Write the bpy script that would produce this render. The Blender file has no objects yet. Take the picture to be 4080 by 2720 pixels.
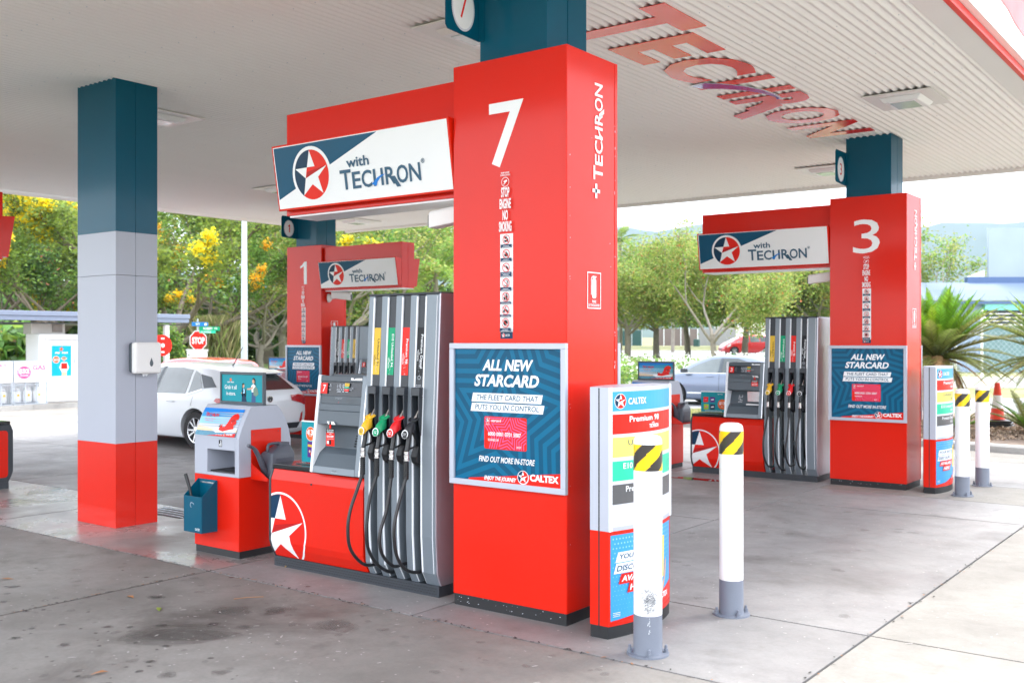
import bpy, bmesh, math, random
import numpy as np
from mathutils import Vector, Matrix
from mathutils.bvhtree import BVHTree
random.seed(7)
R = math.radians
SC = bpy.context.scene
COL = SC.collection

# ---------------------------------------------------------------- camera
cam_d = bpy.data.cameras.new('camera')
cam = bpy.data.objects.new('camera', cam_d)
COL.objects.link(cam)
SC.camera = cam
cam_d.sensor_width = 36.0
cam_d.lens = 35.92
cam_d.clip_end = 9000
cam_d.shift_y = -0.0004
cam.location = (0, 0, 1.70)
YAW = math.atan2(1774, 2347)
cam.rotation_euler = (R(90), 0, YAW)
cam_d.dof.use_dof = True
cam_d.dof.focus_distance = 7.6
cam_d.dof.aperture_fstop = 3.2

# ---------------------------------------------------------------- sky and sun (bright overcast)
world = bpy.data.worlds.new('World')
SC.world = world
world.use_nodes = True
wn = world.node_tree
for n in list(wn.nodes): wn.nodes.remove(n)
wo = wn.nodes.new('ShaderNodeOutputWorld')
bg = wn.nodes.new('ShaderNodeBackground')
sky = wn.nodes.new('ShaderNodeTexSky')
sky.sky_type = 'NISHITA'
sky.sun_disc = False
SUN_EL, SUN_AZ = 58, 20
sky.sun_elevation = R(SUN_EL)
sky.sun_rotation = R(SUN_AZ)
sky.air_density = 1.0
sky.dust_density = 3.5
sky.ozone_density = 1.0
veil = wn.nodes.new('ShaderNodeMixRGB')      # thin white overcast over the clear sky
veil.inputs[0].default_value = 0.72
veil.inputs[2].default_value = (11.0, 11.3, 11.9, 1)
wn.links.new(sky.outputs[0], veil.inputs[1])
wn.links.new(veil.outputs[0], bg.inputs[0])
bg.inputs[1].default_value = 0.12
wn.links.new(bg.outputs[0], wo.inputs[0])
sun_d = bpy.data.lights.new('sun', 'SUN')
sun_d.energy = 1.5
sun_d.angle = R(14)
sun_d.color = (1.0, 0.96, 0.90)
sun = bpy.data.objects.new('sun', sun_d)
COL.objects.link(sun)
sun.rotation_euler = (R(90 - SUN_EL), 0, R(180 - SUN_AZ))
SC.view_settings.view_transform = 'Standard'
SC.view_settings.look = 'None'
SC.view_settings.gamma = 1.0
SC.view_settings.use_curve_mapping = False
SC.view_settings.exposure = 1.78
SC.cycles.max_bounces = 7
SC.cycles.diffuse_bounces = 4
SC.cycles.glossy_bounces = 3
SC.cycles.transmission_bounces = 4
SC.cycles.transparent_max_bounces = 32
SC.cycles.sample_clamp_indirect = 8.0

# ---------------------------------------------------------------- materials
MAT = {}
def M(name, col, rough=.5, metal=0.0, coat=0.0, nscale=3.0, namt=.05, bump=0.0, bscale=60.0, rvar=.06, emit=None, trans=0.0, isl=0.0, alpha=1.0, col2=None, spec=None):
    m = bpy.data.materials.new(name); m.use_nodes = True
    nt = m.node_tree; b = nt.nodes['Principled BSDF']
    b.inputs['Metallic'].default_value = metal
    if coat:
        b.inputs['Coat Weight'].default_value = coat
        b.inputs['Coat Roughness'].default_value = .06 if rough < .3 else .13
    if spec is None and name.startswith('p_'): spec = .22
    if spec is not None: b.inputs['Specular IOR Level'].default_value = spec
    tc = nt.nodes.new('ShaderNodeTexCoord')
    no = nt.nodes.new('ShaderNodeTexNoise'); no.inputs['Scale'].default_value = nscale
    no.inputs['Detail'].default_value = 5
    nt.links.new(tc.outputs['Object'], no.inputs['Vector'])
    mx = nt.nodes.new('ShaderNodeMix'); mx.data_type = 'RGBA'
    if col2 is None:
        a = [max(0, c*(1-namt)) for c in col]; c2 = [min(1, c*(1+namt)) for c in col]
    else: a, c2 = col, col2
    mx.inputs[6].default_value = (*a, 1); mx.inputs[7].default_value = (*c2, 1)
    nt.links.new(no.outputs['Fac'], mx.inputs[0])
    out = mx.outputs[2]
    if isl:
        geo = nt.nodes.new('ShaderNodeNewGeometry'); oi = nt.nodes.new('ShaderNodeObjectInfo')
        hs = nt.nodes.new('ShaderNodeHueSaturation')
        mr = nt.nodes.new('ShaderNodeMapRange'); mr.inputs[3].default_value = 1-isl; mr.inputs[4].default_value = 1+isl
        nt.links.new(geo.outputs['Random Per Island'], mr.inputs[0])
        mr2 = nt.nodes.new('ShaderNodeMapRange'); mr2.inputs[3].default_value = .475; mr2.inputs[4].default_value = .525
        nt.links.new(oi.outputs['Random'], mr2.inputs[0])
        nt.links.new(mr.outputs[0], hs.inputs['Value']); nt.links.new(mr2.outputs[0], hs.inputs['Hue'])
        nt.links.new(out, hs.inputs['Color']); out = hs.outputs[0]
    nt.links.new(out, b.inputs['Base Color'])
    rr = nt.nodes.new('ShaderNodeMapRange'); rr.inputs[3].default_value = max(.02, rough-rvar); rr.inputs[4].default_value = min(1, rough+rvar)
    nt.links.new(no.outputs['Fac'], rr.inputs[0]); nt.links.new(rr.outputs[0], b.inputs['Roughness'])
    if bump:
        n2 = nt.nodes.new('ShaderNodeTexNoise'); n2.inputs['Scale'].default_value = bscale
        nt.links.new(tc.outputs['Object'], n2.inputs['Vector'])
        bp = nt.nodes.new('ShaderNodeBump'); bp.inputs['Strength'].default_value = bump; bp.inputs['Distance'].default_value = .01
        nt.links.new(n2.outputs['Fac'], bp.inputs['Height']); nt.links.new(bp.outputs[0], b.inputs['Normal'])
    if emit:
        b.inputs['Emission Color'].default_value = (*emit[:3], 1); b.inputs['Emission Strength'].default_value = emit[3]
    if alpha < 1: b.inputs['Alpha'].default_value = alpha
    if trans:
        tr = nt.nodes.new('ShaderNodeBsdfTranslucent'); ms = nt.nodes.new('ShaderNodeMixShader')
        ms.inputs[0].default_value = trans
        nt.links.new(out, tr.inputs[0]); nt.links.new(b.outputs[0], ms.inputs[1]); nt.links.new(tr.outputs[0], ms.inputs[2])
        nt.links.new(ms.outputs[0], nt.nodes['Material Output'].inputs[0])
    MAT[name] = m
    return m

M('red_panel', (.68, .013, .002), .42, coat=.42, namt=.04, nscale=1.5, spec=.10)
M('red_dark', (.45, .01, .008), .4, namt=.05)
M('teal_panel', (.0, .082, .142), .4, coat=.28, namt=.05, spec=.10)
M('grey_panel', (.40, .425, .50), .42, namt=.035, nscale=1.2)
M('pump_grey', (.20, .235, .27), .38, metal=.25, namt=.05)
M('pump_side', (.42, .41, .46), .25, metal=.6, namt=.03)
M('alu', (.78, .80, .84), .25, metal=.9, namt=.04)
M('alu_white', (.80, .83, .87), .32, namt=.03)
M('frame_grey', (.47, .50, .58), .35, metal=.2, namt=.03)
M('dark_plastic', (.030, .036, .045), .45, namt=.15)
M('console_grey', (.060, .078, .095), .42, namt=.08)
M('console_mid', (.085, .108, .13), .45, namt=.08)
M('black', (.012, .013, .015), .5, namt=.15)
M('black_gloss', (.010, .011, .014), .12, namt=.1)
M('rubber', (.018, .019, .021), .38, namt=.2)
M('screen', (.012, .016, .024), .12, namt=.1)
M('chrome', (.75, .75, .77), .14, metal=1.0, namt=.05)
M('steel_worn', (.42, .40, .37), .35, metal=.9, namt=.2, nscale=30)
M('nozzle_yellow', (.85, .47, .02), .42, namt=.06, nscale=20)
M('nozzle_green', (.0, .30, .12), .42, namt=.06, nscale=20)
M('nozzle_red', (.72, .01, .015), .42, namt=.06, nscale=20)
M('nozzle_black', (.012, .014, .018), .45, namt=.1, nscale=20)
M('p_white', (.84, .86, .88), .35, namt=.02)
M('p_red', (.74, .014, .006), .32, namt=.03)
M('p_red2', (.45, .008, .008), .32, namt=.03)
M('p_orange', (.80, .14, .03), .35, namt=.03)
M('p_teal', (.0, .075, .155), .30, namt=.03)
M('p_teal2', (.0, .125, .245), .30, namt=.03)
M('p_navy', (.002, .035, .085), .32, namt=.04)
M('p_slate', (.045, .115, .19), .35, namt=.04)
M('p_blue', (.01, .20, .65), .35, namt=.04)
M('p_sky', (.05, .33, .68), .3, namt=.04)
M('p_sky2', (.30, .60, .85), .3, namt=.04)
M('p_yellow', (.90, .62, .03), .32, namt=.04)
M('p_mustard', (.72, .46, .04), .35, namt=.05)
M('p_paleyellow', (.88, .74, .16), .3, namt=.03)
M('p_green', (.0, .32, .15), .32, namt=.04)
M('p_mint', (.03, .55, .34), .3, namt=.03)
M('p_grey', (.11, .11, .115), .32, namt=.05)
M('p_lightgrey', (.62, .65, .72), .32, namt=.03)
M('p_black', (.012, .013, .016), .35, namt=.1)
M('p_pink', (.78, .10, .26), .35, namt=.04)
M('p_cyan', (.0, .42, .62), .3, namt=.04)
M('p_aqua', (.0, .27, .33), .3, namt=.04)
M('p_skin', (.62, .36, .24), .5, namt=.08)
M('p_hair', (.03, .018, .012), .5, namt=.1)
M('p_sage', (.17, .26, .20), .5, namt=.1)
M('p_denim', (.05, .10, .22), .5, namt=.1)
M('p_sand', (.78, .58, .36), .4, namt=.06)
M('p_sea', (.10, .27, .38), .25, nscale=30, namt=.5)
M('p_purple', (.10, .02, .22), .35, namt=.2)
M('p_lime', (.35, .58, .03), .35, namt=.05)
M('p_violet', (.20, .14, .52), .2, namt=.05)
M('concrete_joint', (.022, .02, .018), .9, namt=.3, nscale=20)
M('paper_white', (.82, .81, .80), .45, namt=.03)
M('jug_plastic', (.075, .085, .11), .42, namt=.1, bump=.1, bscale=300)
M('bollard_white', (.88, .88, .88), .3, namt=.02)
M('bollard_grey', (.17, .19, .235), .45, namt=.08, nscale=15)
M('tape_yellow', (.92, .60, .0), .28, namt=.04)
M('tape_black', (.035, .03, .027), .28, namt=.1)
M('cone_orange', (.80, .05, .012), .5, namt=.08)
M('white_metal', (.80, .81, .82), .4, namt=.03)
M('galv', (.52, .58, .64), .4, metal=.3, namt=.08)
M('car_white', (.76, .81, .86), .3, coat=.45, namt=.01)
M('car_silver', (.15, .19, .27), .3, metal=.5, coat=.8, namt=.02)
M('car_red', (.62, .02, .025), .25, coat=.8, namt=.03)
M('car_dark', (.03, .035, .045), .3, coat=.6, namt=.03)
M('car_glass', (.045, .06, .062), .05, coat=.5, namt=.3, nscale=2.2)
M('car_glass_pale', (.13, .16, .165), .06, coat=.6, namt=.4, nscale=2.0)
M('tyre', (.02, .02, .021), .8, namt=.2)
M('lamp_red', (.45, .006, .01), .15, coat=.8, namt=.2, nscale=20)
M('lamp_clear', (.75, .76, .78), .1, coat=.5, namt=.1)
M('roof_blue', (.12, .17, .28), .35, namt=.06)
M('roof_navy', (.07, .13, .27), .4, namt=.06)
M('wall_paleblue', (.24, .32, .44), .35, namt=.12, nscale=.5)
M('wall_aqua', (.20, .60, .55), .5, namt=.05)
M('slate_fascia', (.20, .24, .33), .4, namt=.05)
M('wall_brown', (.19, .15, .14), .9, namt=.12, nscale=2)
M('wall_grey', (.27, .27, .28), .9, namt=.08, nscale=2)
M('wall_pale', (.62, .61, .58), .9, namt=.06, nscale=2)
M('fence_green', (.03, .09, .085), .8, namt=.1)
M('wood_grey', (.33, .30, .28), .9, namt=.2, nscale=10)
M('glass_dim', (.03, .045, .05), .08, namt=.2)
M('light_glass', (.55, .60, .62), .1, namt=.15, nscale=8)
M('bark', (.17, .14, .11), .95, namt=.35, nscale=6, bump=.6, bscale=30)
M('bark_pale', (.27, .24, .20), .95, namt=.35, nscale=5, bump=.6, bscale=30)
M('bark_brown', (.13, .085, .055), .95, namt=.4, nscale=8, bump=.8, bscale=25)
M('leaf_green', (.16, .27, .055), .6, trans=.42, isl=.5, nscale=.35, col2=(.20, .33, .07))
M('leaf_dark', (.10, .18, .06), .6, trans=.35, isl=.5, nscale=.35, col2=(.13, .22, .07))
M('leaf_light', (.16, .28, .04), .6, trans=.45, isl=.4, nscale=.35, col2=(.28, .37, .07))
M('leaf_yellow', (.28, .32, .07), .6, trans=.45, isl=.4, nscale=.35, col2=(.42, .38, .12))
M('leaf_shrub', (.07, .19, .03), .4, trans=.35, isl=.5, nscale=1, col2=(.17, .32, .07))
M('flower_yellow', (.95, .66, .03), .6, trans=.3, isl=.2)
M('flower_pink', (.62, .16, .14), .6, trans=.3, isl=.3)
M('leaf_rust', (.48, .13, .04), .6, trans=.3, isl=.4)
M('flower_white', (.85, .85, .80), .6, trans=.3, isl=.15)
M('frond_green', (.16, .32, .02), .45, trans=.42, isl=.3, nscale=1, col2=(.22, .38, .03))
M('frond_olive', (.15, .20, .04), .5, trans=.42, isl=.4, nscale=2, col2=(.30, .30, .09))
M('frond_dry', (.30, .17, .07), .7, trans=.2, isl=.45, nscale=3, col2=(.42, .27, .13))
M('grass_blade', (.24, .33, .08), .7, trans=.5, isl=.4, nscale=.8, col2=(.34, .36, .12))
M('grass_dry', (.52, .47, .25), .8, trans=.5, isl=.35, nscale=.8, col2=(.55, .46, .28))
M('mulch', (.20, .13, .09), .95, isl=.6, nscale=8, col2=(.38, .29, .22))
M('leaf_litter', (.34, .15, .06), .7, namt=.2)
M('hill', (.035, .07, .05), .95, namt=.3, nscale=.01)
M('water_wet', (.03, .028, .028), .04, namt=.2)

def ground_mat(name, c1, c2, rough, rlo, stains=0.0, spots=0.0, specks=0.0, scale=1.0):
    m = bpy.data.materials.new(name); m.use_nodes = True
    nt = m.node_tree; b = nt.nodes['Principled BSDF']; L = nt.links.new
    geo = nt.nodes.new('ShaderNodeNewGeometry'); oi = nt.nodes.new('ShaderNodeObjectInfo')
    def noise(s, d=6, r=.6, vec=None):
        n = nt.nodes.new('ShaderNodeTexNoise'); n.inputs['Scale'].default_value = s; n.inputs['Detail'].default_value = d; n.inputs['Distortion'].default_value = .35
        n.inputs['Roughness'].default_value = r; L(vec or geo.outputs['Position'], n.inputs['Vector']); return n.outputs['Fac']
    def ramp(src, lo, hi, a=0.0, c=1.0):
        r = nt.nodes.new('ShaderNodeMapRange'); r.clamp = True
        r.inputs[1].default_value = lo; r.inputs[2].default_value = hi; r.inputs[3].default_value = a; r.inputs[4].default_value = c
        L(src, r.inputs[0]); return r.outputs[0]
    def mix(f, a, bb, mode='MIX'):
        x = nt.nodes.new('ShaderNodeMix'); x.data_type = 'RGBA'; x.blend_type = mode
        if isinstance(f, float): x.inputs[0].default_value = f
        else: L(f, x.inputs[0])
        for i, v in ((6, a), (7, bb)):
            if isinstance(v, tuple): x.inputs[i].default_value = (*v, 1)
            else: L(v, x.inputs[i])
        return x.outputs[2]
    c = mix(ramp(noise(.55*scale, 8, .62), .32, .68), c1, c2)
    fine = noise(38, 4, .7)
    c = mix(ramp(fine, .3, .7, .0, .22), c, tuple(v*.55 for v in c1))
    c = mix(ramp(noise(4.5, 6, .7), .45, .72, 0, .38), c, tuple(v*.62 for v in c1))
    if stains:
        c = mix(ramp(noise(.85, 7, .66), .52, .70, 0, stains), c, (.062, .050, .043))
        c = mix(ramp(noise(.33, 3, .5), .55, .75, 0, stains*.75), c, (.10, .085, .075))
    if spots:
        v = nt.nodes.new('ShaderNodeTexVoronoi'); v.voronoi_dimensions = '2D'; v.inputs['Scale'].default_value = 3.6; L(geo.outputs['Position'], v.inputs['Vector'])
        w = noise(5, 6, .75)
        ma = nt.nodes.new('ShaderNodeMath'); ma.operation = 'MULTIPLY_ADD'; L(w, ma.inputs[0]); ma.inputs[1].default_value = .62; L(v.outputs['Distance'], ma.inputs[2])
        sp = ramp(ma.outputs[0], .30, .37, spots, 0)
        sm = nt.nodes.new('ShaderNodeMath'); sm.operation = 'MULTIPLY'; L(sp, sm.inputs[0]); L(ramp(noise(.7, 3), .45, .62), sm.inputs[1])
        c = mix(sm.outputs[0], c, (.06, .055, .052))
    if specks:
        v = nt.nodes.new('ShaderNodeTexVoronoi'); v.voronoi_dimensions = '2D'; v.inputs['Scale'].default_value = 6.0; L(geo.outputs['Position'], v.inputs['Vector'])
        w = noise(60, 2)
        ma = nt.nodes.new('ShaderNodeMath'); ma.operation = 'MULTIPLY_ADD'; L(w, ma.inputs[0]); ma.inputs[1].default_value = .10; L(v.outputs['Distance'], ma.inputs[2])
        sp = ramp(ma.outputs[0], .075, .09, specks, 0)
        sm = nt.nodes.new('ShaderNodeMath'); sm.operation = 'MULTIPLY'; L(sp, sm.inputs[0]); L(ramp(noise(1.3, 2), .5, .56), sm.inputs[1])
        c = mix(sm.outputs[0], c, (.62, .60, .57))
    hs = nt.nodes.new('ShaderNodeHueSaturation'); L(c, hs.inputs['Color']); L(ramp(oi.outputs['Random'], 0, 1, .90, 1.08), hs.inputs['Value'])
    L(hs.outputs[0], b.inputs['Base Color'])
    rg = ramp(noise(1.1*scale, 7, .65), .38, .62, rlo, rough)
    L(rg, b.inputs['Roughness'])
    bp = nt.nodes.new('ShaderNodeBump'); bp.inputs['Strength'].default_value = .12; bp.inputs['Distance'].default_value = .004
    L(fine, bp.inputs['Height']); L(bp.outputs[0], b.inputs['Normal'])
    MAT[name] = m
ground_mat('concrete_dirty', (.160, .148, .134), (.280, .266, .248), .82, .55, stains=.85, spots=.45, specks=.45)
ground_mat('concrete_worn', (.205, .198, .196), (.31, .302, .30), .75, .5, stains=.5, spots=.15, specks=.6)
ground_mat('concrete_polished', (.22, .21, .205), (.34, .33, .32), .50, .16, stains=.45, specks=.4)
ground_mat('concrete_clean', (.21, .20, .182), (.31, .295, .27), .85, .75, stains=.22, spots=.25, specks=.5)
ground_mat('kerb_concrete', (.36, .36, .35), (.48, .47, .45), .9, .8, stains=.25)
ground_mat('asphalt', (.15, .155, .165), (.21, .215, .225), .9, .8)
ground_mat('asphalt_pale', (.26, .27, .285), (.33, .34, .35), .9, .8)
ground_mat('grass_ground', (.13, .17, .05), (.30, .27, .13), .95, .9, scale=.8)
ground_mat('grass_bright', (.15, .23, .05), (.24, .31, .09), .95, .9, scale=.5)
ground_mat('mulch_ground', (.15, .105, .08), (.30, .23, .18), .95, .9, scale=5)

# ---------------------------------------------------------------- helpers
def link(o, parent=None):
    COL.objects.link(o)
    if parent is not None: o.parent = parent
    return o
def tag(o, label=None, cat=None, group=None, kind=None):
    if label: o['label'] = label
    if cat: o['category'] = cat
    if group: o['group'] = group
    if kind: o['kind'] = kind
    return o
def thing(name, label, cat, loc=(0, 0, 0), rz=0.0, group=None, scale=None):
    o = bpy.data.objects.new(name, None); COL.objects.link(o)
    o.empty_display_size = .1
    o.location = loc; o.rotation_euler = (0, 0, rz)
    if scale: o.scale = scale
    return tag(o, label, cat, group)
def mats_of(names): return [MAT[n] for n in names]
def add(name, me, parent=None, loc=None, rot=None, scale=None):
    o = bpy.data.objects.new(name, me)
    link(o, parent)
    if loc is not None: o.location = loc
    if rot is not None: o.rotation_euler = rot
    if scale is not None: o.scale = scale
    return o

class MB:
    def __init__(s, *mats):
        s.v = []; s.f = []; s.mi = []; s.m = list(mats); s.cur = 0
    def use(s, m):
        if m not in s.m: s.m.append(m)
        s.cur = s.m.index(m); return s
    def poly(s, pts):
        i = len(s.v); s.v += [tuple(p) for p in pts]; s.f.append(tuple(range(i, i+len(pts)))); s.mi.append(s.cur)
    def box(s, x0, x1, y0, y1, z0, z1):
        i = len(s.v)
        s.v += [(x0, y0, z0), (x1, y0, z0), (x1, y1, z0), (x0, y1, z0), (x0, y0, z1), (x1, y0, z1), (x1, y1, z1), (x0, y1, z1)]
        for f in ((0, 3, 2, 1), (4, 5, 6, 7), (0, 1, 5, 4), (1, 2, 6, 5), (2, 3, 7, 6), (3, 0, 4, 7)):
            s.f.append(tuple(i+k for k in f)); s.mi.append(s.cur)
        return s
    def prism(s, pts, a0, a1, axis='x'):
        # pts: 2D polygon in the other two axes (x: (y,z), y: (x,z), z: (x,y))
        def P(p, a): return (a, p[0], p[1]) if axis == 'x' else ((p[0], a, p[1]) if axis == 'y' else (p[0], p[1], a))
        i = len(s.v); n = len(pts)
        s.v += [P(p, a0) for p in pts] + [P(p, a1) for p in pts]
        s.f.append(tuple(i+k for k in range(n))[::-1]); s.mi.append(s.cur)
        s.f.append(tuple(i+n+k for k in range(n))); s.mi.append(s.cur)
        for k in range(n):
            j = (k+1) % n
            s.f.append((i+k, i+j, i+n+j, i+n+k)); s.mi.append(s.cur)
        return s
    def loft(s, rings, cap=True, close=True):
        i = len(s.v); n = len(rings[0])
        for r in rings: s.v += [tuple(p) for p in r]
        for a in range(len(rings)-1):
            for k in range(n if close else n-1):
                j = (k+1) % n
                s.f.append((i+a*n+k, i+a*n+j, i+(a+1)*n+j, i+(a+1)*n+k)); s.mi.append(s.cur)
        if cap:
            s.f.append(tuple(i+k for k in range(n))[::-1]); s.mi.append(s.cur)
            s.f.append(tuple(i+(len(rings)-1)*n+k for k in range(n))); s.mi.append(s.cur)
        return s
    def tube(s, pts, r, seg=10, cap=True):
        pts = [Vector(p) for p in pts]; rings = []
        rr = r if isinstance(r, (list, tuple)) else [r]*len(pts)
        up = None
        for k, p in enumerate(pts):
            t = (pts[min(k+1, len(pts)-1)]-pts[max(k-1, 0)])
            if t.length < 1e-9: t = Vector((0, 0, 1))
            t.normalize()
            if up is None:
                up = Vector((0, 0, 1)) if abs(t.z) < .9 else Vector((1, 0, 0))
            u = up - t*up.dot(t)
            if u.length < 1e-6: u = t.orthogonal()
            u.normalize(); w = t.cross(u); up = u
            rings.append([p + (u*math.cos(2*math.pi*a/seg)+w*math.sin(2*math.pi*a/seg))*rr[k] for a in range(seg)])
        return s.loft(rings, cap)
    def cyl(s, p0, p1, r0, r1=None, seg=16): return s.tube([p0, p1], [r0, r0 if r1 is None else r1], seg)
    def lathe(s, prof, c=(0, 0, 0), axis='z', seg=24, cap=True):
        rings = []
        for r, h in prof:
            ring = []
            for a in range(seg):
                x, y = r*math.cos(2*math.pi*a/seg), r*math.sin(2*math.pi*a/seg)
                if axis == 'z': q = (c[0]+x, c[1]+y, c[2]+h)
                elif axis == 'x': q = (c[0]+h, c[1]+x, c[2]+y)
                else: q = (c[0]+y, c[1]+h, c[2]+x)
                ring.append(q)
            rings.append(ring)
        return s.loft(rings, cap)
    def sphere(s, c, r, seg=12, sx=1, sy=1, sz=1):
        rings = []
        for k in range(1, seg):
            th = math.pi*k/seg
            rings.append([(c[0]+sx*r*math.sin(th)*math.cos(2*math.pi*a/seg), c[1]+sy*r*math.sin(th)*math.sin(2*math.pi*a/seg), c[2]-sz*r*math.cos(th)) for a in range(seg)])
        return s.loft(rings)
    def xf(s, fn): s.v = [tuple(fn(*p)) for p in s.v]; return s
    def mesh(s, name='mesh', smooth=None, recalc=True):
        me = bpy.data.meshes.new(name)
        me.from_pydata(s.v, [], s.f)
        for m in s.m: me.materials.append(MAT[m])
        me.polygons.foreach_set('material_index', s.mi)
        if recalc:
            bm = bmesh.new(); bm.from_mesh(me); bmesh.ops.recalc_face_normals(bm, faces=bm.faces); bm.to_mesh(me); bm.free()
        if smooth:
            me.polygons.foreach_set('use_smooth', [True]*len(me.polygons))
            me.set_sharp_from_angle(angle=R(smooth))
        me.update()
        return me
    def build(s, name, parent=None, smooth=None, bevel=0, loc=None, rot=None, scale=None, recalc=True):
        o = add(name, s.mesh(name, smooth, recalc), parent, loc, rot, scale)
        if bevel:
            b = o.modifiers.new('bevel', 'BEVEL'); b.width = bevel; b.segments = 2; b.limit_method = 'ANGLE'; b.angle_limit = R(40)
        return o
def boxpart(name, mat, dims, parent=None, bevel=0, **k): return MB(mat).box(*dims).build(name, parent, bevel=bevel, **k)

# ---------------------------------------------------------------- flat print
GL = {}
def glyphs(txt, bold=0.0):
    key = (txt, bold)
    if key in GL: return GL[key]
    cu = bpy.data.curves.new('t', 'FONT'); cu.body = txt; cu.resolution_u = 3; cu.offset = bold; cu.fill_mode = 'FRONT'
    o = bpy.data.objects.new('t', cu)
    me = bpy.data.meshes.new_from_object(o)
    vs = np.empty(len(me.vertices)*3); me.vertices.foreach_get('co', vs); vs = vs.reshape(-1, 3)[:, :2]
    fs = [tuple(p.vertices) for p in me.polygons]
    mn = vs.min(0); mx = vs.max(0); sz = np.maximum(mx-mn, 1e-6)
    r = ((vs-mn)/sz, fs, sz[0]/sz[1])
    bpy.data.objects.remove(o); bpy.data.curves.remove(cu); bpy.data.meshes.remove(me)
    GL[key] = r
    return r
def clip_poly(pts, rc):
    for ax, lim, sg in ((0, rc[0], 1), (0, rc[2], -1), (1, rc[1], 1), (1, rc[3], -1)):
        out = []
        for k in range(len(pts)):
            a, b = pts[k-1], pts[k]
            da, db = sg*(a[ax]-lim), sg*(b[ax]-lim)
            if (da >= 0) != (db >= 0):
                t = da/(da-db); out.append((a[0]+(b[0]-a[0])*t, a[1]+(b[1]-a[1])*t))
            if db >= 0: out.append(b)
        pts = out
        if len(pts) < 3: return []
    return pts
class Art:
    """flat print: coordinates in metres on a surface (a to the right, b up), each layer a hair above the one below"""
    def __init__(s, step=.0005, clip=None):
        s.v = []; s.f = []; s.mi = []; s.m = []; s.layer = 1; s.step = step; s.clip = clip
    def _m(s, m):
        if m not in s.m: s.m.append(m)
        return s.m.index(m)
    def up(s, n=1): s.layer += n; return s
    def poly(s, m, pts, clip=None):
        clip = clip or s.clip
        if clip: pts = clip_poly(list(pts), clip)
        if len(pts) < 3: return s
        i = len(s.v); s.v += [(p[0], p[1], s.layer*s.step) for p in pts]
        s.f.append(tuple(range(i, i+len(pts)))); s.mi.append(s._m(m)); return s
    def rect(s, m, x0, y0, x1, y1, slant=0.0): return s.poly(m, [(x0, y0), (x1, y0), (x1+slant, y1), (x0+slant, y1)])
    def rrect(s, m, x0, y0, x1, y1, r):
        pts = []
        for cx, cy, a0 in ((x1-r, y0+r, -90), (x1-r, y1-r, 0), (x0+r, y1-r, 90), (x0+r, y0+r, 180)):
            for k in range(5): a = R(a0+k*22.5); pts.append((cx+r*math.cos(a), cy+r*math.sin(a)))
        return s.poly(m, pts)
    def circle(s, m, x, y, r, ry=None, a0=0, a1=360, n=40):
        ry = ry or r
        return s.poly(m, [(x+r*math.cos(R(a0+(a1-a0)*k/n)), y+ry*math.sin(R(a0+(a1-a0)*k/n))) for k in range(n if a1-a0 >= 360 else n+1)])
    def ring(s, m, x, y, r, w, n=40, ry=None):
        k2 = (ry or r)/r
        for k in range(n):
            a, b = 2*math.pi*k/n, 2*math.pi*(k+1)/n
            s.poly(m, [(x+r*math.cos(a), y+k2*r*math.sin(a)), (x+r*math.cos(b), y+k2*r*math.sin(b)), (x+(r-w)*math.cos(b), y+k2*(r-w)*math.sin(b)), (x+(r-w)*math.cos(a), y+k2*(r-w)*math.sin(a))])
        return s
    def line(s, m, pts, w):
        for (x0, y0), (x1, y1) in zip(pts, pts[1:]):
            d = math.hypot(x1-x0, y1-y0) or 1; nx, ny = -(y1-y0)/d*w/2, (x1-x0)/d*w/2
            s.poly(m, [(x0+nx, y0+ny), (x0-nx, y0-ny), (x1-nx, y1-ny), (x1+nx, y1+ny)])
        return s
    def text(s, m, t, x0, y0, w, h, shear=0.0, bold=.012):
        """fit to the box: w or h may be None to keep the lettering's own proportions"""
        vs, fs, asp = glyphs(t, bold)
        if w is None: w = asp*h
        if h is None: h = w/asp
        mi = s._m(m); z = s.layer*s.step
        pts = [(x0+p[0]*w+shear*p[1]*h, y0+p[1]*h) for p in vs]
        if s.clip:
            for f in fs: s.poly(m, [pts[k] for k in f])
            return s
        i = len(s.v); s.v += [(p[0], p[1], z) for p in pts]
        s.f += [tuple(i+k for k in f) for f in fs]; s.mi += [mi]*len(fs)
        return s
    def ctext(s, m, t, xc, y0, w, h, shear=0.0, bold=.012):
        if w is None: w = glyphs(t, bold)[2]*h
        return s.text(m, t, xc-w/2, y0, w, h, shear, bold)
    def build(s, name, parent, O, A, B, warp=None, cuts=None, bcuts=None):
        A = Vector(A); B = Vector(B); N = A.cross(B); O = Vector(O)
        me = bpy.data.meshes.new(name); me.from_pydata(s.v, [], s.f)
        for m in s.m: me.materials.append(MAT[m])
        me.polygons.foreach_set('material_index', s.mi)
        if cuts or bcuts:
            bm = bmesh.new(); bm.from_mesh(me)
            for c in cuts or (): bmesh.ops.bisect_plane(bm, geom=bm.verts[:]+bm.edges[:]+bm.faces[:], plane_co=(c, 0, 0), plane_no=(1, 0, 0))
            for c in bcuts or (): bmesh.ops.bisect_plane(bm, geom=bm.verts[:]+bm.edges[:]+bm.faces[:], plane_co=(0, c, 0), plane_no=(0, 1, 0))
            bm.to_mesh(me); bm.free()
        for v in me.vertices:
            a, b, d = v.co
            if warp: v.co = warp(a, b, d)
            else: v.co = O+A*a+B*b+N*d
        bm = bmesh.new(); bm.from_mesh(me)
        for f in bm.faces:
            f.normal_update()
            if not warp and f.normal.dot(N) < 0: f.normal_flip()
        bm.to_mesh(me); bm.free()
        return add(name, me, parent)
FRONT = ((1, 0, 0), (0, 0, 1)); BACK = ((-1, 0, 0), (0, 0, 1)); RIGHT = ((0, 1, 0), (0, 0, 1)); LEFT = ((0, -1, 0), (0, 0, 1))

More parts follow.
